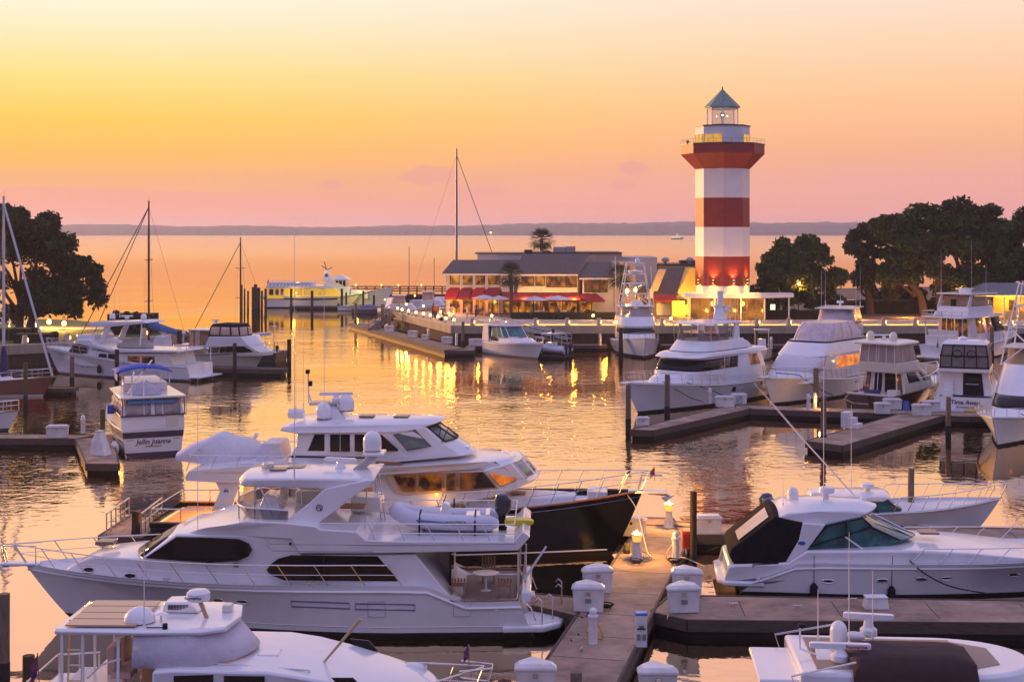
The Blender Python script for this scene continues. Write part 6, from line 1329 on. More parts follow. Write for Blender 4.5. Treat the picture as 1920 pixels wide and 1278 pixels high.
b.rail(.58, .995, .78, 9, .1, 1, lean=.35)
HL = b.HL; m_ = MB(); m_.box(HL-.6,HL+.95,-.2,.2,2.50,2.62); b.part(m_, 'bow_pulpit', GEL, bevel=.03)
m_ = MB(); m_.tube([(HL+.2,0,2.48),(HL+1.05,0,2.42)], .045, 6); m_.add([(HL+.7,-.3,2.36),(HL+1.25,0,2.42),(HL+.7,.3,2.36),(HL+.9,0,2.15)], [(0,1,3),(1,2,3),(0,2,1)]); b.part(m_, 'anchor', STEEL); b.tubes([[(HL-.2,.3,2.6),(HL-.05,.3,3.25),(HL+.75,.1,3.2),(HL+.75,-.1,3.2),(HL-.05,-.3,3.25),(HL-.2,-.3,2.6)]], .022, 'pulpit_rail')
flag(b, HL+.45, 0, 3.0, .55, FLAGM, .5, 'pennant')
tx = b.q(1010,925,-1.0)[0]; m_ = MB(); tz = lambda t_: b.sheer(t_)-.2
m_.loft([[(HL*a,-w_,tz(a)),(HL*a,-w_*.9,tz(a)+h_),(HL*a,w_*.9,tz(a)+h_),(HL*a,w_,tz(a))] for a,w_,h_ in ((.64,1.45,.42),(.72,1.25,.38),(.80,.9,.32),(.86,.5,.24))], True, True, True); b.part(m_, 'trunk_cabin', GELD, bevel=.06)
m_ = MB(); m_.loft([[(HL*.655,-1.2,tz(.65)+.42),(HL*.655,1.2,tz(.65)+.42),(HL*.69,1.2,tz(.68)+.42),(HL*.69,-1.2,tz(.68)+.42)],[(HL*.66,-1.15,tz(.65)+.72),(HL*.66,1.15,tz(.65)+.72),(HL*.675,1.15,tz(.68)+.75),(HL*.675,-1.15,tz(.68)+.75)]], True, True, True); b.part(m_, 'deck_seat', FRM, bevel=.05)
m_ = MB(); m_.box(HL*.74-.3,HL*.74+.3,-.3,.3,tz(.74)+.36,tz(.74)+.44); b.part(m_, 'deck_hatch', TEAK, bevel=.02); m_ = MB(); m_.box(HL*.90-.3,HL*.90+.5,-.45,.45,tz(.9),tz(.9)+.42); b.part(m_, 'deck_box', GEL, bevel=.06)
# ---- big express cruiser on the right, bow to the right
b = Boat('express_cruiser', 'white hardtop express cruiser with black cockpit canvas and green tinted windshield', (8.25,52.6), (21.6,51.5), 'boat'); ec = b
b.hull(4.3, [(0,.62),(.05,.85),(.11,1.12),(.2,1.2),(.6,1.32),(1,1.62)], over=1.6, rake=.75, tw=.9, t0=.5, boot=CHAR, bootz=.1, raild=.34, rub=GEL, rubr=.04, bulw=.06, flare=1.1)
W4 = 1.85
dk = b.qn([(1358,1092),(1366,1062),(1380,1060),(1447,1058),(1477,1055),(1513,1033)],W4)+[b.q(u_,v_,-.3) for u_,v_ in ((1693,1014),(1800,1019),(1913,1031),(2020,1048))]+b.qn([(2020,1076),(1500,1080)],W4)
dwf = lambda x, z: min(W4, max(.15, b.bd(min(.99,max(0,x/b.HL)))-.22))
b.slab(dk, dwf, 'deck_moulding', GEL, .08, camber=.05)
cn = b.qn([(1367,1042),(1372,1030),(1453,969),(1507,980),(1499,1010),(1474,1053),(1447,1058),(1378,1061)],1.65); CX = max(p[0] for p in cn)
b.slab(cn, lambda x, z: 1.68-.12*sm(CX-1, 0, x), 'cockpit_canvas', CANVK, .05, camber=.12)
P0, P1 = b.q(1376,1027,-1.65), b.q(1450,972,-1.65); m_ = MB(); m_.quad(*[(lerp(P0[0],P1[0],f)-.03, y_, lerp(P0[1],P1[1],f)+.05+.10*f*(1-(y_/1.65)**2)) for f,y_ in ((.15,-1.3),(.15,.2),(.92,.2),(.92,-1.3))]); b.part(m_, 'canvas_window', mat('vinyl_sky_sheen',(.50,.36,.33),.15), 0)  # clear vinyl whose pale pink colour stands in for the reflected sky
ht_p = b.qn([(1458,969),(1478,961),(1533,958),(1600,960),(1629,966),(1616,973),(1545,984),(1507,982)],1.5); HX = max(p[0] for p in ht_p)
b.slab(ht_p, lambda x, z: 1.6-.45*sm(HX-1.8, HX, x), 'hardtop', GEL, .06, nose=.55, nosex=HX-1.8, camber=.2)
b.panel(b.qn([(1505,980),(1548,983),(1514,1029),(1480,1055),(1474,1052),(1498,1012)],1.7), 1.74, .2, 'hardtop_leg', GEL)
for sd in (1,-1): P = b.q(1503,1017,-1.7); m_ = MB(); m_.ell((P[0],sd*1.75,P[1]), .14, .012, .07, 12, 6, cut=-1); b.part(m_, 'emblem', mat('letter_blue', (.03,.08,.4), .4))
TEALG = mat('teal_glass', (.03,.15,.145), .06, spec=.6, vary=.75, scale=1.6)
gs = b.qn([(1512,1031),(1549,985),(1618,971),(1636,988),(1693,1018),(1668,1031),(1624,1035)],1.6); GX = max(p[0] for p in gs)
gwf = lambda x, z: 1.66-.55*sm(GX-2.2, GX, x)
b.slab(gs, gwf, 'windshield', TEALG, .03, nose=.75, nosex=GX-2.0)
for pl in ([(1512,1029),(1549,985),(1618,971),(1636,988)],[(1512,1024),(1560,1010),(1634,990),(1693,1018)],[(1587,977),(1585,1004)],[(1584,1005),(1624,1034)]):
    for sd in (1,-1): m_ = MB(); m_.tube([(a, sd*(gwf(a,c)+.02), c) for a,c in b.qn(pl,1.6)], .03, 5); b.part(m_, 'windshield_frame', CHAR if len(pl) > 2 or pl[0][0] == 1587 else GEL)
for pl in ((1634,989),(1692,1017)): pass
for u in (-.45,.45): 
    A_, B_ = b.q(1632,984,-1.6), b.q(1691,1017,-1.6); m_ = MB(); m_.tube([(A_[0]+.5*(1-u*u),gwf(*A_)*u,A_[1]),(B_[0]+.72*(1-u*u),gwf(*B_)*u,B_[1])], .03, 5); b.part(m_, 'windshield_frame', STEEL)
zh = max(p[1] for p in ht_p)+.2; x = lambda px: b.q(px,960,0)[0]
b.dome(x(1487), .1, zh-.12, .21, .5); b.tubes([[(x(1548),0,zh-.1),(x(1548),0,zh+.2)]], .12, 'radar_stalk', GEL); m_ = MB(); m_.lathe([(.28,0),(.3,.08),(.27,.2),(.05,.24)], (x(1550),0,zh+.2), 14); b.part(m_, 'radar_dome', GEL); b.ant(x(1541), -.5, zh-.1, 5.5); b.ant(x(1464), -.8, zh-.15, .95); m_ = MB(); m_.ell((x(1620),.2,zh-.08), .14, .14, .12, 10, 6); b.part(m_, 'gps_dome', GEL)
for px, py in ((1553,1090),(1655,1088),(1728,1086),(1776,1085.5),(1908,1083)): P = b.q(px,py,-2.0); b.port(P[0], P[1], .21, .065)
for px, py in ((1527,1109),(1673,1115)): P = b.q(px,py,-2.1); b.fender(P[0], P[1], .14, .52, -1)
pl = b.qn([(1394,1099),(1418,1094),(1475,1089),(1448,1095),(1400,1099)],2.05); b.hpoly(pl, 'hull_vent', mat('vent_blue', (.12,.12,.26), .4), .02)
b.rail(.40, .995, .5, 9, .28, 0, lean=.5); m_ = MB(); m_.prism([(.9,-1.9),(-.4,-1.85),(-.75,-1.4),(-.75,1.4),(-.4,1.85),(.9,1.9)], .28, .46); b.part(m_, 'swim_platform', GEL, bevel=.06)
m_ = MB(); X = b.q(1743,1014,-.3)[0]; zk = b.q(1743,1018,-1.0)[1]+.17; m_.box(X-.35,X+.35,-.35,.35,zk,zk+.07); b.part(m_, 'deck_hatch', mat('smoked_hatch', (.22,.14,.10), .25), bevel=.02)
m_ = MB(); P = b.q(1705,1058,-1.9); m_.tube(smooth_pts([(P[0],-1.95,1.35),(P[0]+.5,-2.25,.95),(P[0]+1.3,-2.6,.62),(P[0]+2.3,-3.1,.55)],5), .025, 5); b.part(m_, 'mooring_line', CHAR)
b.tubes([[(.55,-1.5,.46),(.5,-1.75,1.05),(1.4,-1.9,1.15)],[(.35,1.75,1.2),(-.9,2.3,.6)]], .022, 'stern_line', CHAR)
# ---- smaller express boat behind it
b = Boat('walkaround_boat', 'white outboard boat with hardtop and green windshield behind the big cruiser', (11.3,61.9), (20.0,61.4), 'boat')
b.hull(3.3, [(0,.95),(.3,1.0),(.7,1.2),(1,1.48)], over=1.1, rake=.2, tw=.92, t0=.4, boot=CHAR, bootz=.1, rub=STEEL, raild=.1, flare=1.2)
ck = b.qn([(1560,985),(1690,978),(1740,985),(1800,1000),(1800,1012),(1560,1012)],1.1); b.slab(ck, lambda x, z: min(1.15,max(.1,b.bd(min(.99,x/b.HL))-.35)), 'cabin_top', GEL, .06, camber=.15)
for px in (1678,1725): P = b.q(px,991,-1.1); b.swin([(P[0]-.16,P[1]-.06),(P[0]+.16,P[1]-.06),(P[0]+.16,P[1]+.06),(P[0]-.16,P[1]+.06)], lambda x, z: min(1.15,max(.1,b.bd(min(.99,x/b.HL))-.35)), 'cabin_port', BLACKG)
gs = b.qn([(1600,976),(1622,941),(1662,935),(1700,968),(1690,976)],1.05); GX = max(p[0] for p in gs); b.slab(gs, lambda x, z: 1.1-.3*sm(GX-1,GX,x), 'windshield', TEALG, .03, nose=.3)
for sd in (1,-1): m_ = MB(); m_.tube([(a, sd*(1.12-.3*sm(GX-1,GX,a)), c) for a,c in gs], .03, 5, closed=True); m_.tube([(b.q(1634,938,-1.05)[0],sd*1.12,b.q(1634,938,-1.05)[1]),(b.q(1655,976,-1.05)[0],sd*1.12,b.q(1655,976,-1.05)[1])], .03, 5); b.part(m_, 'windshield_frame', CHAR)
hp = b.qn([(1545,938),(1552,932),(1660,930),(1668,934),(1655,940),(1560,942)],1.1); b.slab(hp, 1.15, 'hardtop', GEL, .05, camber=.08, nose=.2); x = lambda px: b.q(px,935,0)[0]; zh = max(p[1] for p in hp)+.08
b.tubes([[(x(p),sd*1.0,1.0),(x(p+12),sd*1.0,zh-.15)] for p in (1555,1600) for sd in (1,-1)], .03, 'hardtop_post'); m_ = MB(); m_.lathe([(.12,-.03),(.12,.1),(.3,.12),(.3,.26),(.1,.3)], (x(1626),0,zh), 12); b.part(m_, 'radar_dome', GEL)
for sd, h_ in ((1,6.6),(-1,6.6)): m_ = MB(); m_.tube([(x(1595),sd*.9,zh-.1),(x(1500),sd*1.3,zh+2.3),(x(1422),sd*1.6,zh+4.4)], [.03,.02,.01], 5); b.part(m_, 'outrigger', ANTEN)
b.rail(.5, .995, .62, 8, .08, 0, lean=.3); b.ant(x(1600), .5, zh, 3.6)
for y in (-.55,.55): b.outboard(lambda X,Y,Z, y=y: (X, Y+y, Z), 0, mat('outboard_navy', (.02,.03,.12), .25, coat=.4), 1.15, .75)
m_ = MB(); m_.box(1.6,2.4,-.6,.6,.9,1.7); b.part(m_, 'helm_console', GEL, bevel=.06)
# ---- trawler at the bottom edge, bow to the right
b = Boat('flybridge_trawler', 'white trawler with canvas sided bridge and tan solar panels on its hardtop', (-11.1,33.2), (-2.1,33.0), 'boat'); x = lambda px, py=1200: b.q(px,py,0)[0]
b.hull(3.9, [(0,1.3),(.3,1.35),(.6,1.6),(1,2.15)], over=1.2, rake=.1, tw=.9, t0=.45, boot=BLUEB, rub=TEAK, bulw=.15)
hp = b.qn([(120,1345),(120,1310),(284,1310),(286,1257),(330,1254),(500,1258),(560,1267),(620,1280),(700,1300),(780,1325),(790,1345)],1.55); HXX = max(p[0] for p in hp)
b.slab(hp, lambda x_, z_: 1.6-.35*sm(HXX-3, HXX, x_), 'lower_house', GEL, .06, nose=.4, nosex=HXX-2, camber=.03)
wf3 = lambda x_, z_: 1.6-.35*sm(HXX-3, HXX, x_)
for pl in ([(326,1266),(400,1264),(400,1290),(326,1290)],[(420,1266),(496,1267),(496,1290),(420,1290)],[(620,1272),(660,1274),(680,1295),(640,1295)]): b.swin(b.qn(pl,1.6), wf3, 'saloon_window', BLACKG)
zr = CH-8.98; rp = [(x(136),-1.22),(x(300),-1.3),(x(400),-1.24),(x(440),-.95),(x(452),0),(x(440),.95),(x(400),1.24),(x(300),1.3),(x(136),1.22)]
m_ = MB(); m_.loft([[(*p,zr-.10) for p in rp],[(p[0],p[1]*1.03,zr-.03) for p in rp],[(p[0],p[1]*.97,zr+.02) for p in rp]], True, True, True); b.part(m_, 'hardtop', GEL, bevel=.02)
for k in range(4): m_ = MB(); m_.box(x(152)+.0,x(280),-1.12+.55*k,-.62+.55*k,zr+.05,zr+.09); b.part(m_, 'solar_panel', mat('panel_tan', (.50,.33,.20), .25), 0, .01)
m_ = MB(); m_.ell((x(276),-.62,zr+.06), .36, .36, .32, 16, 8, cut=0); b.part(m_, 'satellite_dome', GEL); 
m_ = MB(); m_.loft([[(x(300),.15,zr+.03),(x(372),.1,zr+.03),(x(372),.85,zr+.03),(x(300),.85,zr+.03)],[(x(303),.18,zr+.26),(x(350),.15,zr+.28),(x(350),.8,zr+.28),(x(303),.8,zr+.26)]], True, True, True); ac = b.part(m_, 'roof_air_conditioner', GEL, bevel=.05); m_ = MB(); 
for k in range(14): m_.box(x(312)+.035*k,x(312)+.035*k+.02,.135,.15,zr+.10,zr+.22)
b.part(m_, 'air_grille', CHAR, 0, parent=ac)
b.tubes([[(x(392),-.2,zr),(x(378),-.2,zr+.42)]], .05, 'radar_post', mat('bronze_post', (.45,.3,.15), .4)); m_ = MB(); m_.lathe([(.24,0),(.28,.06),(.27,.18),(.2,.24),(.04,.25)], (x(376),-.2,zr+.42), 16); b.part(m_, 'radar_dome', GEL); text('Raymarine', .09, LETB, b.root, (x(376)-.06,-.485,zr+.53), (R(90),0,0), 'maker_lettering')
b.ant(x(295), -1.1, zr, 2.0); m_ = MB(); m_.lathe([(.06,0),(.06,.14)], (x(334),-1.15,zr), 8); m_.tube([(x(300),-1.15,zr+.05),(x(334),-1.15,zr+.05)], .015, 5); b.part(m_, 'search_light', CHAR); m_ = MB(); m_.lathe([(.03,0),(.03,.16),(.16,.18),(.05,.22)], (x(313),-.5,zr), 10); b.part(m_, 'gps_dome', GEL); m_ = MB(); m_.box(x(412),x(430),.2,.5,zr+.02,zr+.2); b.part(m_, 'horn', GELC, bevel=.03)
# canvas wrap forward, clear curtains aft
fz = b.q(290,1250,-1.3)[1]; m_ = MB()
def cw(t_, zf): 
    a = R(lerp(-100,100,t_)); return (x(370)+(x(440)-x(370))*math.cos(a)*(1 if zf else 1.65) if abs(a) < R(90) else x(370)-(abs(a)-R(90))*6.5, (1.24 if zf else 1.42)*math.sin(a) if abs(a) < R(90) else (1.24 if zf else 1.42)*(1 if a > 0 else -1), zr-.09 if zf else fz+.12*max(0,math.cos(a)))
m_.loft([[cw(i/24,0) for i in range(25)],[tuple(lerp(p,q,.5)+(.02 if j == 1 and False else 0) for j,(p,q) in enumerate(zip(cw(i/24,0),cw(i/24,1)))) for i in range(25)],[cw(i/24,1) for i in range(25)]], False); o = b.part(m_, 'bridge_canvas', mat('canvas_lilac', (.60,.56,.60), .85, vary=.1, scale=4, bump=.03), 60)
sd_ = o.modifiers.new('thick', 'SOLIDIFY'); sd_.thickness = .02
for px in (148,186,250,): b.tubes([[(x(px),sd*1.18,fz-.85),(x(px),sd*1.18,zr-.05)] for sd in (1,-1)], .035, 'bridge_post', GEL)
for px0, px1 in ((150,184),(188,248)): 
    m_ = MB(); m_.quad((x(px0),-1.19,fz-.8),(x(px1),-1.19,fz-.8),(x(px1),-1.19,zr-.06),(x(px0),-1.19,zr-.06)); b.part(m_, 'clear_curtain', mat('curtain_clear', (.5,.42,.42), .1, alpha=.22), 0)
m_ = MB(); m_.box(x(120),x(470),-1.3,1.3,fz-.85,fz-.80); b.part(m_, 'bridge_deck', GELD, bevel=.02); fz -= .8
m_ = MB(); m_.box(x(195),x(245),.2,1.0,fz,fz+.42); m_.box(x(195),x(205),.2,1.0,fz+.42,fz+.8); b.part(m_, 'bridge_settee', mat('settee_tan', (.45,.26,.16), .7), bevel=.05)
for y in (-.45,.35): m_ = MB(); m_.box(x(225),x(262),y-.28,y+.28,fz+.35,fz+.5); m_.box(x(222),x(232),y-.26,y+.26,fz+.5,fz+1.05); m_.lathe([(.06,0),(.06,.36)], (x(244),y,fz), 8); b.part(m_, 'helm_seat', mat('helm_seat_grey', (.40,.33,.33), .7, vary=.1), bevel=.06)
m_ = MB(); m_.box(x(285),x(330),-.9,.9,fz,fz+.8); b.part(m_, 'helm_console', TEAK, bevel=.05)
b.tubes([[(x(139+7*0),-.55,fz-1.0),(x(146),-.55,zr+.05)],[(x(165),-.55,fz-1.0),(x(170),-.55,zr+.05)]]+[[(x(141),-.55,fz-.8+.35*k),(x(166),-.55,fz-.8+.35*k)] for k in range(6)], .022, 'ladder', mat('ladder_brass', (.6,.42,.25), .3, metal=.8))
b.tubes([[(x(190),-1.0,fz+.45),(x(215),-1.0,fz+.75),(x(250),-1.0,fz+.9)],[(x(190),1.1,fz+.45),(x(215),1.1,fz+.75),(x(250),1.1,fz+.9)]], .025, 'bridge_handrail')
m_ = MB(); m_.box(x(70),x(138),-1.45,1.45,1.3,2.25); b.part(m_, 'aft_cabin', GEL, bevel=.08); m_ = MB(); m_.box(x(70),x(75),.2,.7,1.5,2.1); m_.box(x(119),x(126),-1.47,-1.44,1.7,2.1); b.part(m_, 'aft_cabin_door', BRASS)
flag(b, x(80), -.2, 2.3, .9, FLAGM, .5, 'ensign', (-.05,0))
b.tubes([[(x(68),sd*1.5,2.65),(x(150),sd*1.55,2.7)] for sd in (1,-1)]+[[(x(p),sd*1.5,1.9),(x(p),sd*1.5,2.68)] for p in (70,110,148) for sd in (1,-1)]+[[(x(68),-1.5,2.65),(x(68),1.5,2.65)]], .022, 'aft_rail')
b.rail(.30, .995, .75, 10, .1, 1, lean=.3)
fo = b.sheer(.8); m_ = MB(); zf_ = b.q(600,1210,0)[1]
for px, y in ((740,1.0),(665,1.0)): 
    m_ = MB(); c = (b.HL*(.86 if px == 740 else .74), 1.35 if px == 665 else .95, 2.55); m_.tube([(c[0]-.28,c[1],c[2]),(c[0]-.2,c[1],c[2]),(c[0]+.2,c[1],c[2]),(c[0]+.28,c[1],c[2])], [.06,.13,.13,.06], 10); b.part(m_, 'fender', GEL)
P, Q = b.q(578,1275,-.3), b.q(676,1160,-.3); b.tubes([[(P[0],-.3,P[1]),(Q[0],-.3,Q[1])]], [.02,.045], 'boom', mat('bronze_post', (.45,.3,.15), .4))
g0 = [b.q(p_,q_,-1.2) for p_,q_ in ((400,1250),(450,1253),(520,1258),(580,1262))]; b.tubes([[(u_,-1.2,v_+.08) for u_,v_ in g0]]+[[(u_,-1.2,v_-.05),(u_,-1.2,v_+.08)] for u_,v_ in g0], .02, 'grab_rail')
hz_ = b.q(505,1222,-.3)
for px, py in ((508,1223),(430,1186)): pass
m_ = MB(); m_.box(hz_[0]-.25,hz_[0]+.25,-.5,0,hz_[1]-.2,hz_[1]); b.part(m_, 'deck_hatch', GEL, bevel=.03)
flag(b, b.HL-.1, 0, 2.9, .5, FLAGM, .35, 'bow_flag')
HL = b.HL; m_ = MB(); m_.box(HL-.4,HL+.5,-.18,.18,2.05,2.14); b.part(m_, 'bow_pulpit', TEAK, bevel=.02); b.tubes([[(HL-.3,.4,2.9),(HL+.45,.15,2.9),(HL+.45,-.15,2.9),(HL-.3,-.4,2.9)],[(HL-.3,.4,2.5),(HL+.35,.15,2.5),(HL+.35,-.15,2.5),(HL-.3,-.4,2.5)],[(HL+.2,.16,2.1),(HL+.45,.15,2.9)],[(HL+.2,-.16,2.1),(HL+.45,-.15,2.9)]], .02, 'pulpit_rail')
# ---- flybridge boat at the bottom right corner
b = Boat('sport_cruiser', 'white flybridge cruiser with brown bimini and radars cropped by the bottom edge', (5.4,32.6), (15.2,31.9), 'boat'); x = lambda px: (px-960)/CF*32.4-5.4
b.hull(4.0, [(0,1.0),(.4,1.2),(1,1.8)], over=1.3, rake=.5, tw=.9, boot=BLUEB)
h = b.house([L_(1.1,1.6,9.6,1.75,6.5,2.4),L_(2.2,1.8,8.6,1.6,6.0,2.4),L_(2.7,1.2,8.0,1.7,5.2,2.3)], 'deckhouse', GEL, .06); h.win(.42,1.0,.3,.95,'saloon_window',BLACKG,wrap=True,nu=16)
fl = b.house([L_(2.7,1.0,6.6,1.55,4.4,2.2),L_(3.35,1.0,6.3,1.5,4.2,2.2)], 'flybridge_coaming', GEL, .08)
m_ = MB(); m_.prism([(1.4,-1.2),(4.6,-1.15),(5.5,-.6),(5.5,.6),(4.6,1.15),(1.4,1.2)], 3.35, 3.37); b.part(m_, 'flybridge_sole', mat('sole_tan', (.35,.25,.17), .6), 0)
m_ = MB(); rows = []
for i in range(9):
    t_ = i/8; X = lerp(x(1580),x(1800),t_); rows.append([(X, interp([(0,-1.70),(.3,-1.66),(.5,-1.38),(.8,-.2),(1,.35)],k/10), interp([(0,2.6),(.3,3.3),(.5,3.66),(.8,3.72),(1,3.44)],k/10)-.10*abs(2*t_-1)**6) for k in range(11)])
m_.loft(rows, False); o = b.part(m_, 'bimini', CANVM, 60); sd_ = o.modifiers.new('thick', 'SOLIDIFY'); sd_.thickness = .03
b.tubes([[(X,-1.45,2.75),(X,-1.4,3.15)] for X in (x(1600),x(1790))]+[[(x(1690),sd*1.3,2.9),(x(1600),sd*1.2,3.35)] for sd in (1,-1)], .022, 'bimini_frame')
m_ = MB(); m_.loft([[(x(1535),-1.4,2.7),(x(1590),-1.4,2.7),(x(1590),-1.2,2.7),(x(1535),-1.2,2.7)],[(x(1525),-1.1,3.25),(x(1580),-1.1,3.25),(x(1580),-.9,3.25),(x(1525),-.9,3.25)],[(x(1530),0,3.5),(x(1585),0,3.5),(x(1585),.1,3.5),(x(1530),.1,3.5)],[(x(1525),1.1,3.25),(x(1580),1.1,3.25),(x(1580),.9,3.25),(x(1525),.9,3.25)],[(x(1535),1.4,2.7),(x(1590),1.4,2.7),(x(1590),1.2,2.7),(x(1535),1.2,2.7)]], True, True, True); b.part(m_, 'radar_arch', GEL, bevel=.06)
b.radar(x(1567), -.75, 3.38, 1.35, R(-2), .3, txt=('Raymarine', mat('lettering_red', (.4,.03,.05), .4), .35)); b.dome(x(1575), .1, 3.55, .20, .52); b.radar(x(1640), .75, 3.55, 1.15, R(-8), .4); m_ = MB(); m_.ell((x(1610),.5,3.6), .25, .14, .12, 10, 6); b.part(m_, 'horn', GEL)
b.ant(x(1588), -.4, 3.4, 2.8); b.ant(x(1640), .2, 3.6, 1.6); b.ant(x(1545), .8, 3.4, 1.2); b.tubes([[(x(1500),-.2,4.0),(x(1500),-.2,3.5),(x(1545),-.4,3.35)]], .025, 'light_mast', GEL); m_ = MB(); m_.box(x(1497),x(1509),-.25,-.15,3.98,4.06); b.part(m_, 'navigation_light', CHAR)
m_ = MB(); m_.box(x(1415),x(1555),-1.3,1.2,3.02,3.12); b.part(m_, 'cockpit_hardtop', GEL, bevel=.06)
m_ = MB(); m_.box(x(1715),x(1790),.35,.75,3.4,3.5); b.part(m_, 'sun_pad', mat('settee_tan', (.45,.26,.16), .7), bevel=.04)
b.tubes([[(1.0,sd*1.6,2.7),(.8,sd*1.6,3.3),(2.2,sd*1.5,3.6)] for sd in (1,-1)], .025, 'bridge_rail'); b.rail(.4,.99,.6,8,.1,0,lean=.3)
# ================================================================ BOATS OF THE MIDDLE DISTANCE
def mast(b, x, y, z0, z1, r, name='mast', m=STEEL, spreaders=(.55,), stays=(), parent=None, sw=.9):
    m_ = MB(); m_.tube([(x,y,z0),(x,y,lerp(z0,z1,.6)),(x,y,z1)], [r,r,r*.7], 8); o = m_.build(name, m, b.root)
    m_ = MB()
    for f in spreaders: m_.tube([(x,y-sw,lerp(z0,z1,f)+.05),(x,y,lerp(z0,z1,f)),(x,y+sw,lerp(z0,z1,f)+.05)], r*.35, 5)
    for sd in (1,-1): m_.tube([(x-.2,y+sd*1.3,z0*.3+.8),(x,y+sd*sw,lerp(z0,z1,spreaders[0])+.05),(x,y,lerp(z0,z1,.97))], .012, 4)
    m_.tube([(x,y-.2,z1),(x,y+.25,z1+.05)], .02, 4); m_.tube([(x,y,z1),(x,y,z1+.5)], .012, 4)
    m_.build('rigging', DARKM if m is not STEEL else STEEL, o)
    for p, rr, mm, nm in stays: q = MB(); q.tube([(x,y,lerp(z0,z1,.96)), p], rr, 5); q.build(nm, mm, b.root)
    return o
ALU = mat('mast_alloy', (.62,.62,.66), .35); MASTB = mat('mast_brown', (.06,.035,.03), .5)
# red sailboat
b = Boat('sailboat', 'maroon hulled sailboat with tall white mast and furled headsail at the frame edge', (-49,112.6), (-36.7,111.2), 'sailboat')
b.hull(3.6, [(0,1.2),(.5,1.15),(1,1.6)], over=.9, rake=-.3, tw=.7, t0=.35, m=REDH, boot=mat('boot_white', (.6,.55,.55), .4), bootz=.16, rub=TEAK, bulw=.05, pd=2.0)
xm = (12-960)/CF*112-(-49)
b.house([L_(1.05,3.6,10.2,1.15,7,2.2),L_(1.5,3.8,9.8,1.0,7,2.2)], 'coachroof', GEL, .05).win(.45,.64,.2,.7,'coachroof_port',BLACKG)
mast(b, xm, 0, 1.3, 15.6, .12, 'mast', ALU, (.35,.66), ((( b.HL-.1,0,1.6), .10, CANVW, 'furled_headsail'),((.3,0,1.3), .012, STEEL, 'backstay')))
m_ = MB(); m_.lathe([(.2,1.5),(.33,2.0),(.3,3.0),(.14,3.9)], (xm,0,0), 10); m_.build('mast_boot_cover', mat('canvas_navy', (.03,.03,.09), .85), b.root); m_ = MB(); m_.tube([(xm,0,2.3),(xm-5,0,2.4)], .09, 7); m_.tube([(xm-.2,0,2.5),(xm-4.8,0,2.6)], .17, 7); m_.build('boom', mat('canvas_navy', (.03,.03,.09), .85), b.root)
b.rail(.55,.99,.6,6,.08,1); m_ = MB(); m_.box(b.HL-.3,b.HL+.7,-.14,.14,1.5,1.58); m_.build('bowsprit', TEAK, b.root, bevel=.02); m_ = MB(); m_.loft([[(4.2,-.9,1.5),(4.2,.9,1.5),(4.2,.8,2.3),(4.2,-.8,2.3)],[(5.2,-.95,1.5),(5.2,.95,1.5),(4.9,.7,2.4),(4.9,-.7,2.4)]], True, True, True); m_.build('spray_hood', CANVW, b.root)
m_ = MB(); m_.box(7.9,8.4,-.25,.25,1.5,1.58); m_.build('deck_hatch', BLACKG, b.root)
# bow peeping in at the left edge
b = Boat('small_sloop', 'white bow with steel rail just entering at the frame edge', (-42,93.2), (-32.7,92.2), 'sailboat'); b.hull(3.2, [(0,1.0),(.6,1.05),(1,1.35)], over=.8, tw=.7, t0=.35, rake=-.2, rub=TEAK); b.rail(.6,.995,.65,6,.08,1,r=.03)
b.house([L_(.95,3,7.6,1.0,5.5,2.2),L_(1.35,3.2,7.2,.9,5.5,2.2)], 'coachroof', GEL, .05)
# flybridge yacht below the lawn
b = Boat('flybridge_yacht', 'white flybridge motor yacht with covered dinghy moored below the lawn', (-27.0,123.8), (-41.0,128.9), 'yacht')
b.hull(4.6, [(0,1.35),(.3,1.5),(.6,1.95),(1,2.5)], over=1.4, rake=.2, tw=.88, t0=.5, flare=.9, rub=GEL, raild=.3, rubr=.05)
q = b.qn
w3 = lambda x, z: 1.85
hp = q([(344,690),(344,664),(300,658),(168,657),(165,658),(140,664),(128,648),(122,662),(110,672),(160,686),(240,690)],1.85)
h3 = [(125,672),(136,645),(166,644),(170,656),(210,661),(330,663),(330,690),(160,690)]
pp = q([(118,674),(128,662),(137,643),(170,641),(172,656),(215,661),(216,690),(150,686)],1.85); PX = max(p[0] for p in pp)
b.slab(pp, lambda x,z: 1.85-.5*sm(PX-3,PX,x), 'pilothouse', GEL, .05, nose=.6, nosex=PX-2.2)
b.slab(q([(214,690),(214,662),(318,663),(326,692)],1.85), 1.85, 'saloon', GELC, .04)
b.swin(q([(125,661),(136,645),(167,647),(163,662),(150,663)],1.85), lambda x,z: 1.85-.5*sm(PX-3,PX,x), 'pilothouse_window', BLACKG)
b.fwin(b.q(122,664,1.85), b.q(134,645,1.85), 1.5, .6, PX-2.2, PX, 'windshield', BLACKG, -.92, .92)
for pl in ([(181,680),(186,663),(200,663),(200,681)],[(203,663),(217,664),(217,682),(203,681)]): b.swin(q(pl,1.85), 1.86, 'saloon_window', BLACKG)
for pl in ([(240,668),(262,668),(262,692),(240,692)],[(266,668),(290,668),(290,690),(266,690)]): b.swin(q(pl,1.85), 1.86, 'saloon_door', LITC, frame=TEAK)
br = q([(131,644),(134,639),(150,637),(168,637),(174,644),(205,654),(332,657),(334,661),(212,661),(172,650)],2.05); b.slab(br, lambda x,z: 2.05-.6*sm(PX-3.5,PX,x), 'flybridge_deck', GEL, .05, nose=.5, nosex=PX-2.5, camber=.08)
tp = q([(163,607),(172,604),(270,602),(276,606),(200,613),(170,611)],1.4); b.slab(tp, 1.5, 'hardtop', GEL, .05, nose=.3, camber=.08)
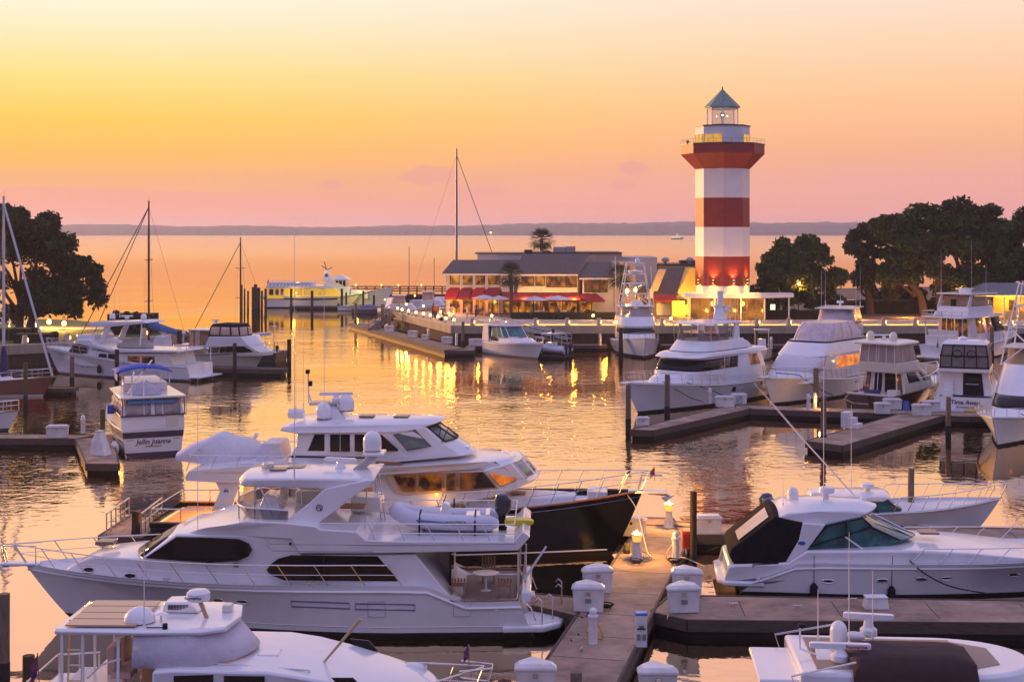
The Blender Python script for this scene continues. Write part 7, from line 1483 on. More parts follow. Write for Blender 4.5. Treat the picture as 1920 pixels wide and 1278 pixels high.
b.panel(q([(198,612),(208,611),(196,640),(185,642)],1.4), 1.45, .15, 'arch_leg', GEL); b.tubes([[(*[b.q(266,606,sd*1.3)[0]],sd*1.3,b.q(266,606,1.4)[1]),(b.q(264,645,sd*1.3)[0],sd*1.4,b.q(264,648,1.4)[1])] for sd in (1,-1)], .06, 'hardtop_post', GEL)
zt = max(p[1] for p in tp)+.08; x = lambda px: b.q(px,604,0)[0]
for px, y in ((212,.1),(267,-.2)): b.dome(x(px), y, zt-.03, .26, .5)
b.radar(x(238), 0, zt-.02, 1.1, R(20), .2); b.cover((b.q(258,640,0)[0], .2, b.q(258,650,0)[1]), 3.6, 1.7, .95, mat('canvas_beige', (.42,.36,.31), .85, vary=.12, bump=.02), seed=5, rot=R(180))
zz = b.q(160,634,1.0)[1]; m_ = MB(); m_.box(x(196),x(162),-1.4,1.4,zz-.1,zz+.35); m_.build('flybridge_coaming', GEL, b.root, bevel=.08)
b.fender(b.q(181,702,2.2)[0], .75, .18, .7, 1); b.ant(x(230), 1.2, zt, 3.0); b.ant(x(212), -1, zt, 2.2)
for px in (143,156): P = b.q(px,688,2.1); b.port(P[0], P[1], .1, .1)
b.rail(.5,.99,.7,8,.1,1,lean=.2); m_ = MB(); m_.box(-.9,.4,-1.9,1.9,.25,.4); m_.build('swim_platform', GEL, b.root, bevel=.04); b.tubes([[(.3,sd*1.9,1.4),(.3,sd*1.9,2.9)] for sd in (1,-1)], .04, 'overhang_post', GEL)
c = thing('floating_crate', 'turquoise dock float behind the flybridge yacht stern', 'float', (*W(357,703,0)[:2],0)); m_ = MB(); m_.loft([[(-.5,-.45,.0),(.5,-.45,.0),(.5,.45,.0),(-.5,.45,.0)],[(-.55,-.5,.85),(.55,-.5,.85),(.55,.5,.85),(-.55,.5,.85)]], True, True, True); m_.build('tub', mat('tub_teal', (.02,.42,.50), .5), c, bevel=.06); m_ = MB(); m_.box(-.58,.58,-.53,.53,.85,.93); m_.build('rim', mat('tub_teal', (.02,.42,.50), .5), c, bevel=.03)
# sailboat behind it
b = Boat('sailboat', 'white sailboat with dark mast and blue edged boom cover behind the flybridge yacht', (-31.2,138.5), (-42.5,140.5), 'sailboat'); b.hull(3.4, [(0,1.1),(.5,1.1),(1,1.4)], over=1.0, rake=-.2, tw=.7, t0=.35)
b.house([L_(1.0,2.6,8.4,1.1,6,2.2),L_(1.5,2.8,8.0,.95,6,2.2)], 'coachroof', GEL, .05).win(.42,.62,.25,.7,'coachroof_port',BLACKG)
xm = (b.q(279,600,0))[0]; mast(b, xm, 0, 1.4, b.q(285,377,0)[1], .11, 'mast', MASTB, (.32,.60), (((b.HL-.2,0,1.4),.045,MASTB,'furled_headsail'),((b.HL-1.6,0,1.3),.04,MASTB,'furled_staysail'),((.2,0,1.2),.012,DARKM,'backstay')))
z0 = b.q(280,604,0)[1]; m_ = MB(); rows = [[(lerp(xm,xm-3.2,t_),.22*math.cos(a)*(1-.3*t_), lerp(z0,z0-1.0,t_**.7)+.45*(1-.4*t_)*math.sin(a)-.35*(1-t_)*(a < 0)) for a in [k*math.pi/5 for k in range(10)]] for t_ in [i/6 for i in range(7)]]; m_.loft(rows, True, True, True); m_.build('boom_cover', mat('canvas_steel_blue', (.10,.20,.42), .8, vary=.3, scale=2), b.root); m_ = MB(); m_.tube([(xm,0,z0-.6),(xm-3.6,0,z0-1.3)], .07, 6); m_.build('boom', MASTB, b.root)
for y in (-1,1): m_ = MB(); m_.tube([(.4,y,1.1),(.4,y,3.0)], .03, 5); m_.ell((.4,y,3.05), .22,.22,.2,8,6); m_.build('stern_pole', GEL, b.root)
m_ = MB(); m_.loft([[(2.4,-1,1.5),(2.4,1,1.5),(2.5,.8,2.6),(2.5,-.8,2.6)],[(3.8,-1,1.5),(3.8,1,1.5),(3.4,.7,2.7),(3.4,-.7,2.7)]], True, True, True); m_.build('spray_hood', CANVW, b.root)
b.rail(.0,.3,.8,4,.08,1,close_bow=False)
# cream cruiser
b = Boat('sedan_cruiser', 'cream flybridge cruiser with black framed clear bridge enclosure', (-31.4,134.6), (-23.9,131.6), 'boat')
b.hull(3.9, [(0,1.45),(.4,1.55),(1,2.0)], over=1.3, rake=-.1, tw=.92, t0=.42, m=GELC, boot=CHAR, bootz=.2, rub=CHAR, raild=.25)
q = b.qn; hp = q([(385,664),(393,649),(455,648),(466,650),(480,661),(480,668),(385,668)],1.6); HXX = max(p[0] for p in hp); hwf = lambda x,z: 1.65-.45*sm(HXX-2.4,HXX,x)
b.slab(hp, hwf, 'deckhouse', GELC, .04, nose=.6, nosex=HXX-1.8); b.swin(q([(393,650),(412,649),(409,661),(390,661)],1.6), hwf, 'saloon_window', mat('amber_glass',(.12,.08,.03),.1)); b.swin(q([(414,649),(455,649),(474,661),(412,661)],1.6), hwf, 'saloon_window', BLACKG); b.fwin(b.q(478,661,-1.6), b.q(462,649.5,-1.6), 1.3, .6, HXX-1.8, HXX, 'windshield', BLACKG, -.95, .95)
br = q([(352,653),(352,649),(385,648),(392,631),(450,631),(459,644),(462,650),(400,650)],1.7); b.slab(br, lambda x,z: 1.75-.5*sm(HXX-2.6,HXX,x), 'flybridge', GEL, .05, nose=.4, nosex=HXX-2.5)
ZT = b.q(392,607,-1.4)[1]; zb = b.q(392,631,-1.4)[1]; xa, xf = b.q(391,620,-1.4)[0], b.q(450,620,-1.4)[0]
e = b.house([L_(zb-.05,xa,xf,1.45,xf-1.0,2.3),L_(zb+.15,xa,xf,1.45,xf-1.0,2.3),L_(ZT-.25,xa+.15,xf-.15,1.35,xf-1.1,2.3),L_(ZT,xa+.3,xf-.4,1.15,xf-1.2,2.3)], 'bridge_enclosure', CANVK, .03)
for u0, u1 in ((.02,.30),(.36,.50),(.52,.66),(.69,.82),(.85,.99)): e.win(u0,u1,1.05,1.98,'clear_panel',mat('panel_warm',(.62,.40,.30),.15,vary=.2,scale=2))
zc = b.q(352,617,-1.4)[1]; m_ = MB(); m_.box(b.q(352,617,-1.4)[0],xa+.1,-1.4,1.4,zc-.1,zc); m_.build('cockpit_hardtop', GEL, b.root, bevel=.03); zf = b.q(352,650,-1.4)[1]
b.tubes([[(b.q(p,617,-1.4)[0],sd*1.35,zf),(b.q(p,617,-1.4)[0],sd*1.35,zc-.08)] for p in (354,363,375) for sd in (1,-1)], .05, 'enclosure_frame', TEAK); m_ = MB(); m_.box(b.q(355,617,-1.4)[0],b.q(374,617,-1.4)[0],-1.3,1.3,zf,zc-.1); m_.build('clear_curtain', mat('panel_warm',(.62,.40,.30),.15), b.root)
m_ = MB(); m_.box(.3,1.9,-1.5,1.5,1.3,2.3); m_.build('aft_cabin', GELC, b.root, bevel=.06); X = b.q(404,607,0)[0]; b.radar(X, 0, ZT, .9, R(-8), .2); b.rail(.5,.99,.6,7,.1,0,lean=.2)
# sailboat behind it
b = Boat('sailboat', 'white sailboat with thin dark mast moored beyond the cream cruiser', (-22.9,140.8), (-32.5,144.5), 'sailboat'); b.hull(3.2, [(0,1.0),(.5,1.05),(1,1.35)], over=.9, rake=-.2, tw=.75, t0=.35, m=mat('hull_dark_green',(.02,.03,.03),.3)); b.house([L_(.95,2.4,7.2,1.05,5,2.2),L_(1.4,2.6,6.8,.9,5,2.2)], 'coachroof', GEL, .05)
xm = b.q(451,600,0)[0]; mast(b, xm, 0, 1.3, b.q(452,446,0)[1], .085, 'mast', MASTB, (.45,.72), (((b.HL-.2,0,1.3),.035,MASTB,'furled_headsail'),((.1,0,1.1),.012,DARKM,'backstay'))); m_ = MB(); m_.tube([(xm,0,2.4),(xm-3.4,0,2.7)], .16, 7); m_.build('furled_sail', CANVW, b.root)
m_ = MB(); m_.tube([(1.0+.45*math.cos(k*.524)*0,.45*math.cos(k*.524),1.7+.45*math.sin(k*.524)) for k in range(12)], .03, 5, closed=True); m_.build('steering_wheel', STEEL, b.root); b.tubes([[(.1,-1,1),(.1,-1,1.9),(.1,1,1.9),(.1,1,1)],[(.3,.8,1),(.3,.8,3.4)]], .03, 'stern_pulpit'); m_ = MB(); m_.ell((.3,.8,3.5),.5,.15,.06,8,4); m_.build('wind_generator', STEEL, b.root); b.outboard(lambda X,Y,Z:(X+.1,Y+.7,Z), 0, CHAR, .7, 1.2)
# trawler with blue bimini, stern to the camera
b = Boat('aft_cabin_trawler', 'white aft cabin trawler with bright blue bimini seen from its named stern', (-20.68,82.0), (-25.0,92.2), 'boat')
b.hull(3.75, [(0,1.6),(.4,1.55),(1,2.1)], over=1.2, rake=-.05, tw=.93, t0=.45, boot=BLUEB, bootz=.22, rub=GEL, raild=.2, bulw=.02)
STR = mat('stripe_navy', (.02,.015,.06), .4)
m_ = MB()
for sd in (1,-1): m_.loft([[b.pt(t_,v,sd)+Vector((0,sd*.015,0)) for v in (.66,.88)] for t_ in [0,.05,.1,.2,.3,.4,.5,.6]], False)
m_.add([b.pt(0,.66,1)-Vector((.015,0,0)),b.pt(0,.66,-1)-Vector((.015,0,0)),b.pt(0,.88,-1)-Vector((.015,0,0)),b.pt(0,.88,1)-Vector((.015,0,0))],[(0,1,2,3)]); m_.build('hull_stripe', STR, b.root, 0)
text('Jellin Joanne', .40, LETB, b.root, (-.03,0,.82), (R(90),0,R(-90)), 'boat_name', shear=.25); text('CHARLESTON, S.C.', .11, LETB, b.root, (-.03,0,.56), (R(90),0,R(-90)), 'home_port')
for y in (-1.3,1.3): m_ = MB(); m_.box(-.03,-.005,y-.2,y+.2,.92,1.06); m_.build('exhaust_port', mat('port_brown',(.2,.14,.10),.5), b.root)
h = b.house([L_(1.55,.02,5.2,1.78,4.6,6),L_(2.3,.05,5.2,1.78,4.6,6),L_(3.3,.4,5.0,1.6,4.4,6)], 'aft_deck_house', GEL, .03)
m_ = MB(); m_.add([(.06,sd*w_,z) for sd in (1,-1) for w_,z in ((1.6,2.36),(1.5,3.2))],[(0,1,3,2)]); o = h.win(-.31 if False else .02,.30,1.05,1.93,'aft_window',mat('vinyl_window',(.42,.36,.36),.15,vary=.35,scale=2)); h.win(.36,.48,1.05,1.9,'side_window',mat('vinyl_window',(.42,.36,.36),.15)); h.win(.50,.62,1.05,1.9,'side_window',mat('vinyl_window',(.42,.36,.36),.15))
m_ = MB(); m_.box(.03,.10,-1.2,1.4,3.02,3.2); m_.build('blue_valance', mat('valance_blue',(.08,.35,.75),.6), b.root)
b.tubes([[(-.02,1.8,2.33),(-.02,-1.8,2.33)]]+[[(-.02,sd*1.82,2.33),(4,sd*1.85,2.4)] for sd in (1,-1)], .045, 'rail_cap', STR); b.tubes([[(.03,y,2.3),(.35,y,3.3)] for y in (-1.6,-.55,.5,1.6)], .035, 'enclosure_frame', GEL)
for y in (-1.1,): m_ = MB(); m_.box(-.02,.03,y-.35,y+.35,1.65,2.3); m_.build('transom_gate', GELC, b.root)
m_ = MB(); m_.box(.35,.42,-1.3,-.6,2.3,3.25); m_.build('companion_door', TEAK, b.root); 
m_ = MB(); m_.prism([(-.25,-1.85),(5.4,-1.8),(6.2,-1.1),(6.2,1.1),(5.4,1.8),(-.25,1.85)], 3.32, 3.44); m_.build('upper_deck', GEL, b.root, bevel=.04)
m_ = MB(); m_.loft([[(3.0,-1.3,3.44),(5.6,-1.1,3.44),(5.6,1.1,3.44),(3.0,1.3,3.44)],[(3.0,-1.3,3.9),(5.5,-1.0,4.1),(5.5,1.0,4.1),(3.0,1.3,3.9)]], True, True, True); m_.build('flybridge_coaming', GEL, b.root, bevel=.05)
b.cover((1.2,.35,3.46), 1.9, 1.5, .85, mat('cover_lavender',(.46,.44,.52),.85,vary=.15,bump=.03), 'covered_dinghy', 7, R(70)); m_ = MB(); m_.box(1.0,1.5,-.1,.3,3.44,3.62); m_.build('cradle', CHAR, b.root)
b.tubes([[(.3,1.2,3.44),(.3,1.15,4.6),(.45,1.0,4.75),(.9,1.0,4.75)],[(.3,.5,3.44),(.3,.5,4.2),(.6,.4,4.35)]], .045, 'davit', GEL); b.tubes([[(.6,.9,4.3),(3.2,-.4,5.2)]], .05, 'boom', GEL)
m_ = MB(); rows = [[(lerp(1.6,4.4,t_), lerp(-1.35,1.85,k/8), 4.62+.42*math.sin(math.pi*(.06+.88*k/8))**.7-.12*(2*t_-1)**2) for k in range(9)] for t_ in [i/5 for i in range(6)]]; m_.loft(rows, False); o = m_.build('bimini', CANVB, b.root, 60); sd_ = o.modifiers.new('thick','SOLIDIFY'); sd_.thickness = .03
m_ = MB(); m_.loft([[(1.55,1.82,4.2),(1.6,1.8,4.66)],[(2.6,1.84,4.3),(2.9,1.8,4.66)]], False); m_.build('bimini_flap', CANVB, b.root)
b.tubes([[(2.4,sd*1.3,3.9),(2.4,sd*1.35,4.75)] for sd in (1,-1)]+[[(4.4,sd*1.1,4.0),(4.4,sd*1.3,4.75)] for sd in (1,-1)], .035, 'bimini_frame', GEL); m_ = MB(); m_.loft([[(2.35,sd,4.0),(2.35,sd,4.65)] for sd in (-1.25,-.4,.4,1.25)], False); m_.build('clear_curtain', mat('curtain_clear', (.5,.42,.42), .1, alpha=.22), b.root)
b.ant(4.5, 1.2, 3.5, 3.2); b.ant(4.5, -1.4, 3.5, 2.6); b.tubes([[(.2,-1.78,3.32),(-.02,-1.8,2.35)],[(.25,1.7,3.32),(-.02,1.75,2.35)]], .03, 'awning_line', STR)
m_ = MB(); m_.box(2.5,3.1,1.85,2.25,2.2,2.7); m_.build('blue_locker_cover', CANVB, b.root, bevel=.05); m_ = MB(); m_.ell((.4,2.05,.45), .2,.2,.35,8,6); m_.build('fender', GEL, b.root); m_ = MB(); m_.ell((1.0,2.05,.5), .2,.2,.35,8,6); m_.build('fender', GEL, b.root)
m_ = MB(); m_.box(4.6,9.0,-1.2,1.2,1.5,2.6); m_.build('fore_cabin', GEL, b.root, bevel=.1)
for k in range(4):
    P = b.pt(.06+.04*k,.52,1); m_ = MB(); m_.box(P.x-.08,P.x+.08,P.y-.02,P.y+.012,P.z-.12,P.z+.02); m_.build('porthole', BLACKG, b.root)
# ---- ferry
b = Boat('excursion_ferry', 'two deck white excursion ferry with yellow lit windows and raised bow', (-41.0,239), (-21.6,238.4), 'ferry')
b.hull(5.2, [(0,2.1),(.4,1.9),(.7,2.3),(1,3.6)], over=1.8, rake=-.4, tw=.85, t0=.5, boot=CHAR, bootz=.2, rub=None, bulw=.1)
P = [b.pt(t_,.86,sd) for sd in (1,) for t_ in (0,)]
m_ = MB()
for sd in (1,-1): m_.loft([[b.pt(t_,v,sd)+Vector((0,sd*.02,0)) for v in (.70,.84)] for t_ in [0,.1,.2,.3,.4,.5,.58]], False)
m_.build('hull_stripe', LETB, b.root, 0); YLW = mat('lit_yellow_cabin', (.8,.55,.08), .5, emit=(1,.58,.03), es=.42)
q = b.qn; b.slab(q([(500,556),(502,540),(628,541),(640,552),(640,560),(500,560)],2.3), 2.3, 'main_cabin', YLW, .02)
for i, (p0,p1) in enumerate(((504,513),(516,523),(526,532),(552,566),(570,583),(598,610))): b.swin(q([(p0,541.5),(p1,541.5),(p1,553),(p0,553)],2.3), 2.31, 'cabin_window', DINE2 if i < 3 else WARMP, frame=WHITE, fr=.05)
b.slab(q([(498,540),(499,536),(620,536),(628,541)],2.5), 2.5, 'upper_deck', GEL, .03)
for k in range(13): m_ = MB(); X = b.q(508+k*6.6,530,0)[0]; m_.box(X-.18,X+.18,-1.9,1.9,b.q(500,536,0)[1],b.q(500,529,0)[1]); m_.build('deck_bench', WHITE, b.root)
b.tubes([[(b.q(500,526,-2.4)[0],sd*2.4,b.q(500,527,-2.4)[1]),(b.q(590,526,-2.4)[0],sd*2.4,b.q(590,530,-2.4)[1])] for sd in (1,-1)], .04, 'deck_rail')
b.slab(q([(604,540),(612,524),(618,524),(655,541),(655,560),(628,560),(628,541)],1.9), 1.9, 'wheelhouse_base', GEL, .03); b.slab(q([(628,541),(628,523),(650,524),(648,541)],1.6), 1.6, 'wheelhouse', GELC, .03)
for p0,p1 in ((629.5,634),(636,641),(643,648)): b.swin(q([(p0,526),(p1,526),(p1,538),(p0,538)],1.6), 1.61, 'wheelhouse_window', BLACKG)
m_ = MB(); xa, xb = b.q(624,523,0)[0], b.q(656,523,0)[0]; zz = b.q(640,523,0)[1]; m_.loft([[(xa,-1.9,zz),(xb,-1.9,zz),(xb,1.9,zz),(xa,1.9,zz)],[(lerp(xa,xb,.4),-.3,zz+.65),(lerp(xa,xb,.6),-.3,zz+.65),(lerp(xa,xb,.6),.3,zz+.65),(lerp(xa,xb,.4),.3,zz+.65)]], True, True, True); m_.build('wheelhouse_roof', GEL, b.root, 0)
b.slab(q([(604,527),(608,507),(615,505),(622,526)],.8), .8, 'funnel', GEL, .05); P = b.q(612,516,-.8)
for sd in (1,-1): m_ = MB(); m_.ell((P[0],sd*.82,P[1]), .3,.02,.3,12,8); m_.build('funnel_emblem', mat('emblem_blue',(.05,.15,.35),.5), b.root)
b.tubes([[(P[0],0,P[1]+.6),(P[0]-.5,0,P[1]+2.3)],[(P[0]+.1,0,P[1]+.8),(P[0]-.9,0,P[1]+1.6)],[(P[0],0,P[1]+.9),(P[0]+.8,0,P[1]+1.3)]], .07, 'mast', DARKM); b.slab(q([(657,560),(657,544),(690,546),(690,560)],1.7), 1.7, 'fore_cabin', GEL, .03); flag(b, .2, 0, 3.2, 1.6, FLAGM, .7, 'ensign', (-.1,0))
lamp('bow_floodlight', (15.6,-5.2,2.6), 420, (1,.78,.05), .3, parent=b.root); lamp('deck_light', (5,-3.4,2.5), 60, (1,.6,.05), .2, parent=b.root); b.tubes([[(12.5,-2.6,1.7),(17.5,-2.4,2.7)],[(14.5,-2.6,.6),(16,-2.5,2.3)]], .07, 'boarding_gangway', DARKM)
dock('ferry_float', 'short low float beside the ferry hull', [(-36.4,232.5),(-26,232.2),(-26,234),(-36.4,234)], .5, DOCKW)
# ---- small craft near the ferry
def skiff(label, st, bw, B, m, fb=.75, name='skiff', cab=None, cat='boat', deckm=GELD):
    b = Boat(name, label, st, bw, cat); b.hull(B, [(0,fb),(.5,fb),(1,fb*1.4)], over=.6, rake=.0, tw=.9, t0=.4, m=m, boot=CHAR, bootz=.08, bulw=.04, deckm=deckm, rubr=.04, rub=GEL if m is not GEL else CHAR); return b
b = skiff('small white skiff left of the grey inflatable by the ferry', (-27.9,229.5), (-24.8,228.8), 1.7, GEL); b.outboard(lambda X,Y,Z:(X,Y,Z), 0, None, .8, .7); m_ = MB(); m_.box(1.2,1.5,-.7,.7,.72,.95); m_.build('thwart', GEL, b.root)
b = skiff('large dark grey covered launch in front of the yellow lit ferry bow', (-24.5,221), (-19.2,219.5), 2.4, mat('hull_grey',(.09,.09,.13),.5), .9, 'launch', deckm=CANVK); b.cover((2.4,0,.85), 3.8, 1.8, .7, mat('cover_violet',(.16,.13,.22),.85), 'engine_cover', 4)
b = skiff('pale green open boat with white cuddy right of the grey launch', (-20.0,216), (-16.2,218.5), 2.2, mat('hull_seafoam',(.38,.45,.40),.4), 1.1, 'cuddy_boat'); b.slab([(1.2,1.0),(1.6,2.6),(2.2,2.7),(4.2,1.3),(4.2,1.0)], lambda x,z: max(.2,.95-.15*x*.3), 'cuddy', GEL, .06)
def cabinboat(label, px, Y, mastpx, mtop, canvas):
    X = (px-960)/CF*Y; b = Boat('cabin_boat', label, (X-2.6,Y), (X+3.2,Y+.4), 'boat'); b.hull(2.8, [(0,1.3),(.5,1.4),(1,1.9)], over=.9, tw=.9, t0=.4)
    h = b.house([L_(1.35,.6,4.6,1.2,3,2.3),L_(2.3,.8,3.8,1.1,2.6,2.3)], 'cabin', GEL, .05); e = b.house([L_(2.3,.9,2.9,1.05,2.2,2.3),L_(3.4,1.0,2.6,1.0,2.1,2.3)], 'bridge_enclosure', mat('panel_warm',(.62,.40,.30),.15), .03)
    m_ = MB(); m_.box(.8,2.9,-1.15,1.15,3.4,3.55); m_.build('hardtop', canvas, b.root, bevel=.05); lamp('cabin_light', (-.2,-.6,2.9), 28, (1,.5,.1), .12, parent=b.root); m_ = MB(); m_.ell((-.2,-.6,2.9),.13,.13,.13,8,6); m_.build('deck_lamp', GLOBE, b.root)
    b.tubes([[((mastpx-px)/CF*Y+2.6,0,1.5),((mastpx-px)/CF*Y+2.6,0,CH-(mtop-HY)/CF*Y)]], .05, 'mast', MASTB)
cabinboat('white cabin boat with tall thin mast beyond the first globe lamp', 758, 207, 767, 462, GEL); cabinboat('white cabin boat with shorter mast nearest the restaurant corner', 812, 219, 814, 484, GEL)
b = Boat('sailboat', 'large sailboat whose very tall mast rises behind the restaurant', (-17,236), (-3.5,235), 'sailboat'); b.hull(4.2, [(0,1.4),(.5,1.4),(1,1.8)], over=1.3, tw=.7, t0=.35); b.house([L_(1.3,4,10,1.3,7,2.2),L_(1.9,4.3,9.5,1.1,7,2.2)], 'coachroof', GEL, .05); xm = b.q(856,480,0)[0]; mast(b, xm, 0, 1.8, b.q(849,279,0)[1], .19, 'mast', mat('mast_grey',(.22,.21,.24),.4), (.3,.55,.78), (((b.HL+1.6,0,1.9),.055,MASTB,'furled_headsail'),((.1,0,1.4),.015,DARKM,'backstay')), sw=1.3)
# distant ferry
b = Boat('distant_ferry', 'tiny lit ferry far out on the sound', (215,1925), (231,1925), 'ferry'); b.hull(5, [(0,2),(1,2.8)], over=1.5, m=mat('hull_far',(.3,.35,.3),.5), boot=None, rub=None); m_ = MB(); m_.box(1.5,12.5,-2,2,1.8,4); m_.build('deckhouse', mat('lit_far',(.7,.7,.3),.5,emit=(1,.72,.15),es=.9), b.root); m_ = MB(); m_.box(8,9,-.5,.5,4,9); m_.build('wheelhouse', mat('lit_far_green',(.3,.7,.3),.5,emit=(.5,1,.25),es=.6), b.root)
fl = thing('shore_light', 'single warm light on the far wooded shore', 'light', ((920-960)/CF*3440,3440,0)); m_ = MB(); m_.tube([(0,0,-.5),(0,0,5)], .6, 6); m_.build('pole', DARKM, fl); m_ = MB(); m_.ell((0,0,6.5),2.6,2.6,2.0,8,6); m_.build('lamp', mat('far_lamp',(1,.7,.3),.5,emit=(1,.55,.15),es=6), fl)
# ================================================================ RIGHT HAND BERTHS
# small express cruiser by the quay corner
b = Boat('express_cruiser', 'small white express cruiser with bow to the lens at the quay corner', (-1.9,151.4), (2.55,143.5), 'boat')
b.hull(3.5, [(0,1.3),(.4,1.35),(1,1.7)], over=1.2, rake=.3, tw=.92, t0=.42, boot=mat('boot_tan',(.4,.3,.2),.4), rub=GEL, raild=.3, rubr=.05, deckm=GEL)
b.house([L_(1.3,1.4,9.3,1.45,4.0,1.9),L_(1.75,1.5,8.2,1.25,4.0,1.9),L_(2.0,1.6,6.9,1.15,3.8,2.0)], 'foredeck_moulding', GEL, .08)
h = b.house([L_(1.9,.8,5.6,1.4,3.9,2.6),L_(2.9,.9,4.4,1.25,3.2,2.6)], 'windshield', TEALG, .03); 
for u in (.34,.48,.62,.72,.84): 
    for sd in (1,-1): P, Q = h.P(u,0,.02), h.P(u,1,.02); m_ = MB(); m_.tube([(P.x,sd*P.y,P.z),(Q.x,sd*Q.y,Q.z)], .05, 5); m_.build('windshield_frame', GEL, b.root)
m_ = MB(); m_.prism([(.2,-1.5),(3.4,-1.45),(4.4,-.9),(4.5,0),(4.4,.9),(3.4,1.45),(.2,1.5)], 2.95, 3.15); m_.build('hardtop', GEL, b.root, bevel=.07); b.panel([(.1,1.3),(1.6,1.3),(1.5,3.0),(.4,3.0)], 1.55, .12, 'hardtop_leg', GEL)
m_ = MB(); m_.box(6.2,6.7,-.65,.65,1.98,2.05); m_.build('deck_hatch', mat('hatch_navy',(.02,.03,.12),.2), b.root); m_ = MB(); m_.lathe([(.15,0),(.2,.3),(.08,.4)], (2.0,0,3.15), 10); m_.build('radar_dome', GEL, b.root); b.rail(.45,.99,.55,7,.12,0,lean=.2)
P = (3.2,1.0); b.swin([(1.8,1.45),(3.4,1.45),(2.9,1.85),(2.0,1.85)], lambda x,z: 1.42, 'cabin_window', BLACKG)
# inflatable on its float
b = Boat('inflatable_boat', 'pale inflatable with T-top and black outboards on a low float', (5.7,144.6), (1.9,147.6), 'boat')
dock('drive_on_float', 'low dark float under the inflatable', [(1.2,145.4),(5.2,143.0),(6.2,144.6),(2.2,147.0)], .3, CHAR)
T, o = b.tender((2.4,0,.5), 4.8, 2.1, 0, mat('inflatable_pale', (.62,.62,.68), .5, vary=.05))
for y in (-.35,.35): b.outboard(lambda X,Y,Z,y=y: (X+.1,Y+y,Z), 0, None, 1.0, .95)
m_ = MB(); m_.box(1.6,2.6,-.4,.4,.6,1.5); m_.build('helm_console', GEL, b.root, bevel=.06); m_ = MB(); m_.box(1.1,2.9,-.8,.8,2.35,2.45); m_.build('hardtop', GEL, b.root, bevel=.04); b.tubes([[(x_,sd*.65,.6),(x_,sd*.7,2.38)] for x_ in (1.3,2.7) for sd in (1,-1)], .035, 'hardtop_post')
# game fishing boat with tower
b = Boat('game_fishing_boat', 'white game fishing boat with tall tuna tower, bow to the lens', (12.9,156.4), (13.35,144.2), 'boat')
b.hull(4.7, [(0,1.1),(.4,1.3),(.7,1.75),(1,2.2)], over=1.3, rake=.0, tw=.92, t0=.42, boot=CHAR, bootz=.25, rub=GEL, flare=1.2, deckm=GEL, wl0=.4, pw=2.2)
h = b.house([L_(1.5,3.2,9.4,1.95,6.6,2.6),L_(2.15,3.2,9.0,1.9,6.4,2.6),L_(2.85,3.2,8.2,1.85,6.0,2.6),L_(2.95,2.6,8.4,2.0,6.0,2.6),L_(3.9,2.8,7.6,1.85,5.6,2.4)], 'deckhouse', GEL, .05); h.win(.5,1.0,1.1,1.9,'saloon_window',BLACKG,wrap=True,nu=14)
e = b.house([L_(3.9,3.6,7.3,1.75,5.4,2.4),L_(4.9,3.8,6.8,1.65,5.2,2.4)], 'bridge_enclosure', VINYL, .02); m_ = MB(); m_.box(3.4,7.0,-1.85,1.85,4.9,5.0); m_.build('bridge_hardtop', GEL, b.root, bevel=.04); m_ = MB(); m_.box(4.6,5.8,-.6,.6,3.9,4.7); m_.build('helm_console', GEL, b.root, bevel=.05); m_ = MB(); m_.ell((5.4,.1,5.0),.75,.75,.6,12,6,cut=0); m_.build('radar_dome', GEL, b.root)
c0 = [(3.6,sd*1.85,3.9) for sd in (1,-1)]+[(6.6,sd*1.75,3.9) for sd in (1,-1)]; c1 = [(4.8,sd*.95,9.4) for sd in (1,-1)]+[(5.6,sd*.9,9.4) for sd in (1,-1)]
P = []
for a, c in zip(c0,c1): P.append([a,tuple(lerp(u,v,.5) for u,v in zip(a,c)),c])
at_ = lambda i,f: tuple(lerp(u,v,f) for u,v in zip(c0[i],c1[i]))
for f in (.42,.62,.80,.97): P += [[at_(0,f),at_(1,f),at_(3,f),at_(2,f),at_(0,f)]]
P += [[at_(0,.2),at_(1,.62)],[at_(1,.2),at_(0,.62)],[at_(2,.0),at_(3,.42)],[at_(3,.0),at_(2,.42)],[at_(0,.0),at_(2,.42)],[at_(1,0),at_(3,.42)],[at_(2,.62),at_(3,.8)]]
b.tubes(P, .05, 'tuna_tower', GEL); m_ = MB(); m_.lathe([(.05,-.25),(.7,-.2),(.8,0),(.75,.15),(.1,.2)], (5.2,0,8.55), 12); m_.build('tower_sunshade', GEL, b.root); m_ = MB(); m_.lathe([(.05,-.35),(.6,-.3),(.75,0),(.7,.1)], (5.2,0,7.3), 12); m_.build('tower_platform', GEL, b.root); m_ = MB(); m_.box(4.7,5.7,-.95,.95,9.4,9.5); m_.build('tower_top', GEL, b.root, bevel=.03); b.dome(5.2, .25, 9.5, .26, .5)
for sd, tp in ((-1,10.2),(1,9.2)): b.tubes([[(6.0,sd*2.1,2.9),(5.6,sd*(2.15 if sd < 0 else 1.6),tp)]], .035, 'outrigger', ANTEN)
b.ant(7.0,-1.9,3.0,7.2); b.rail(.6,.99,.5,6,.1,0)
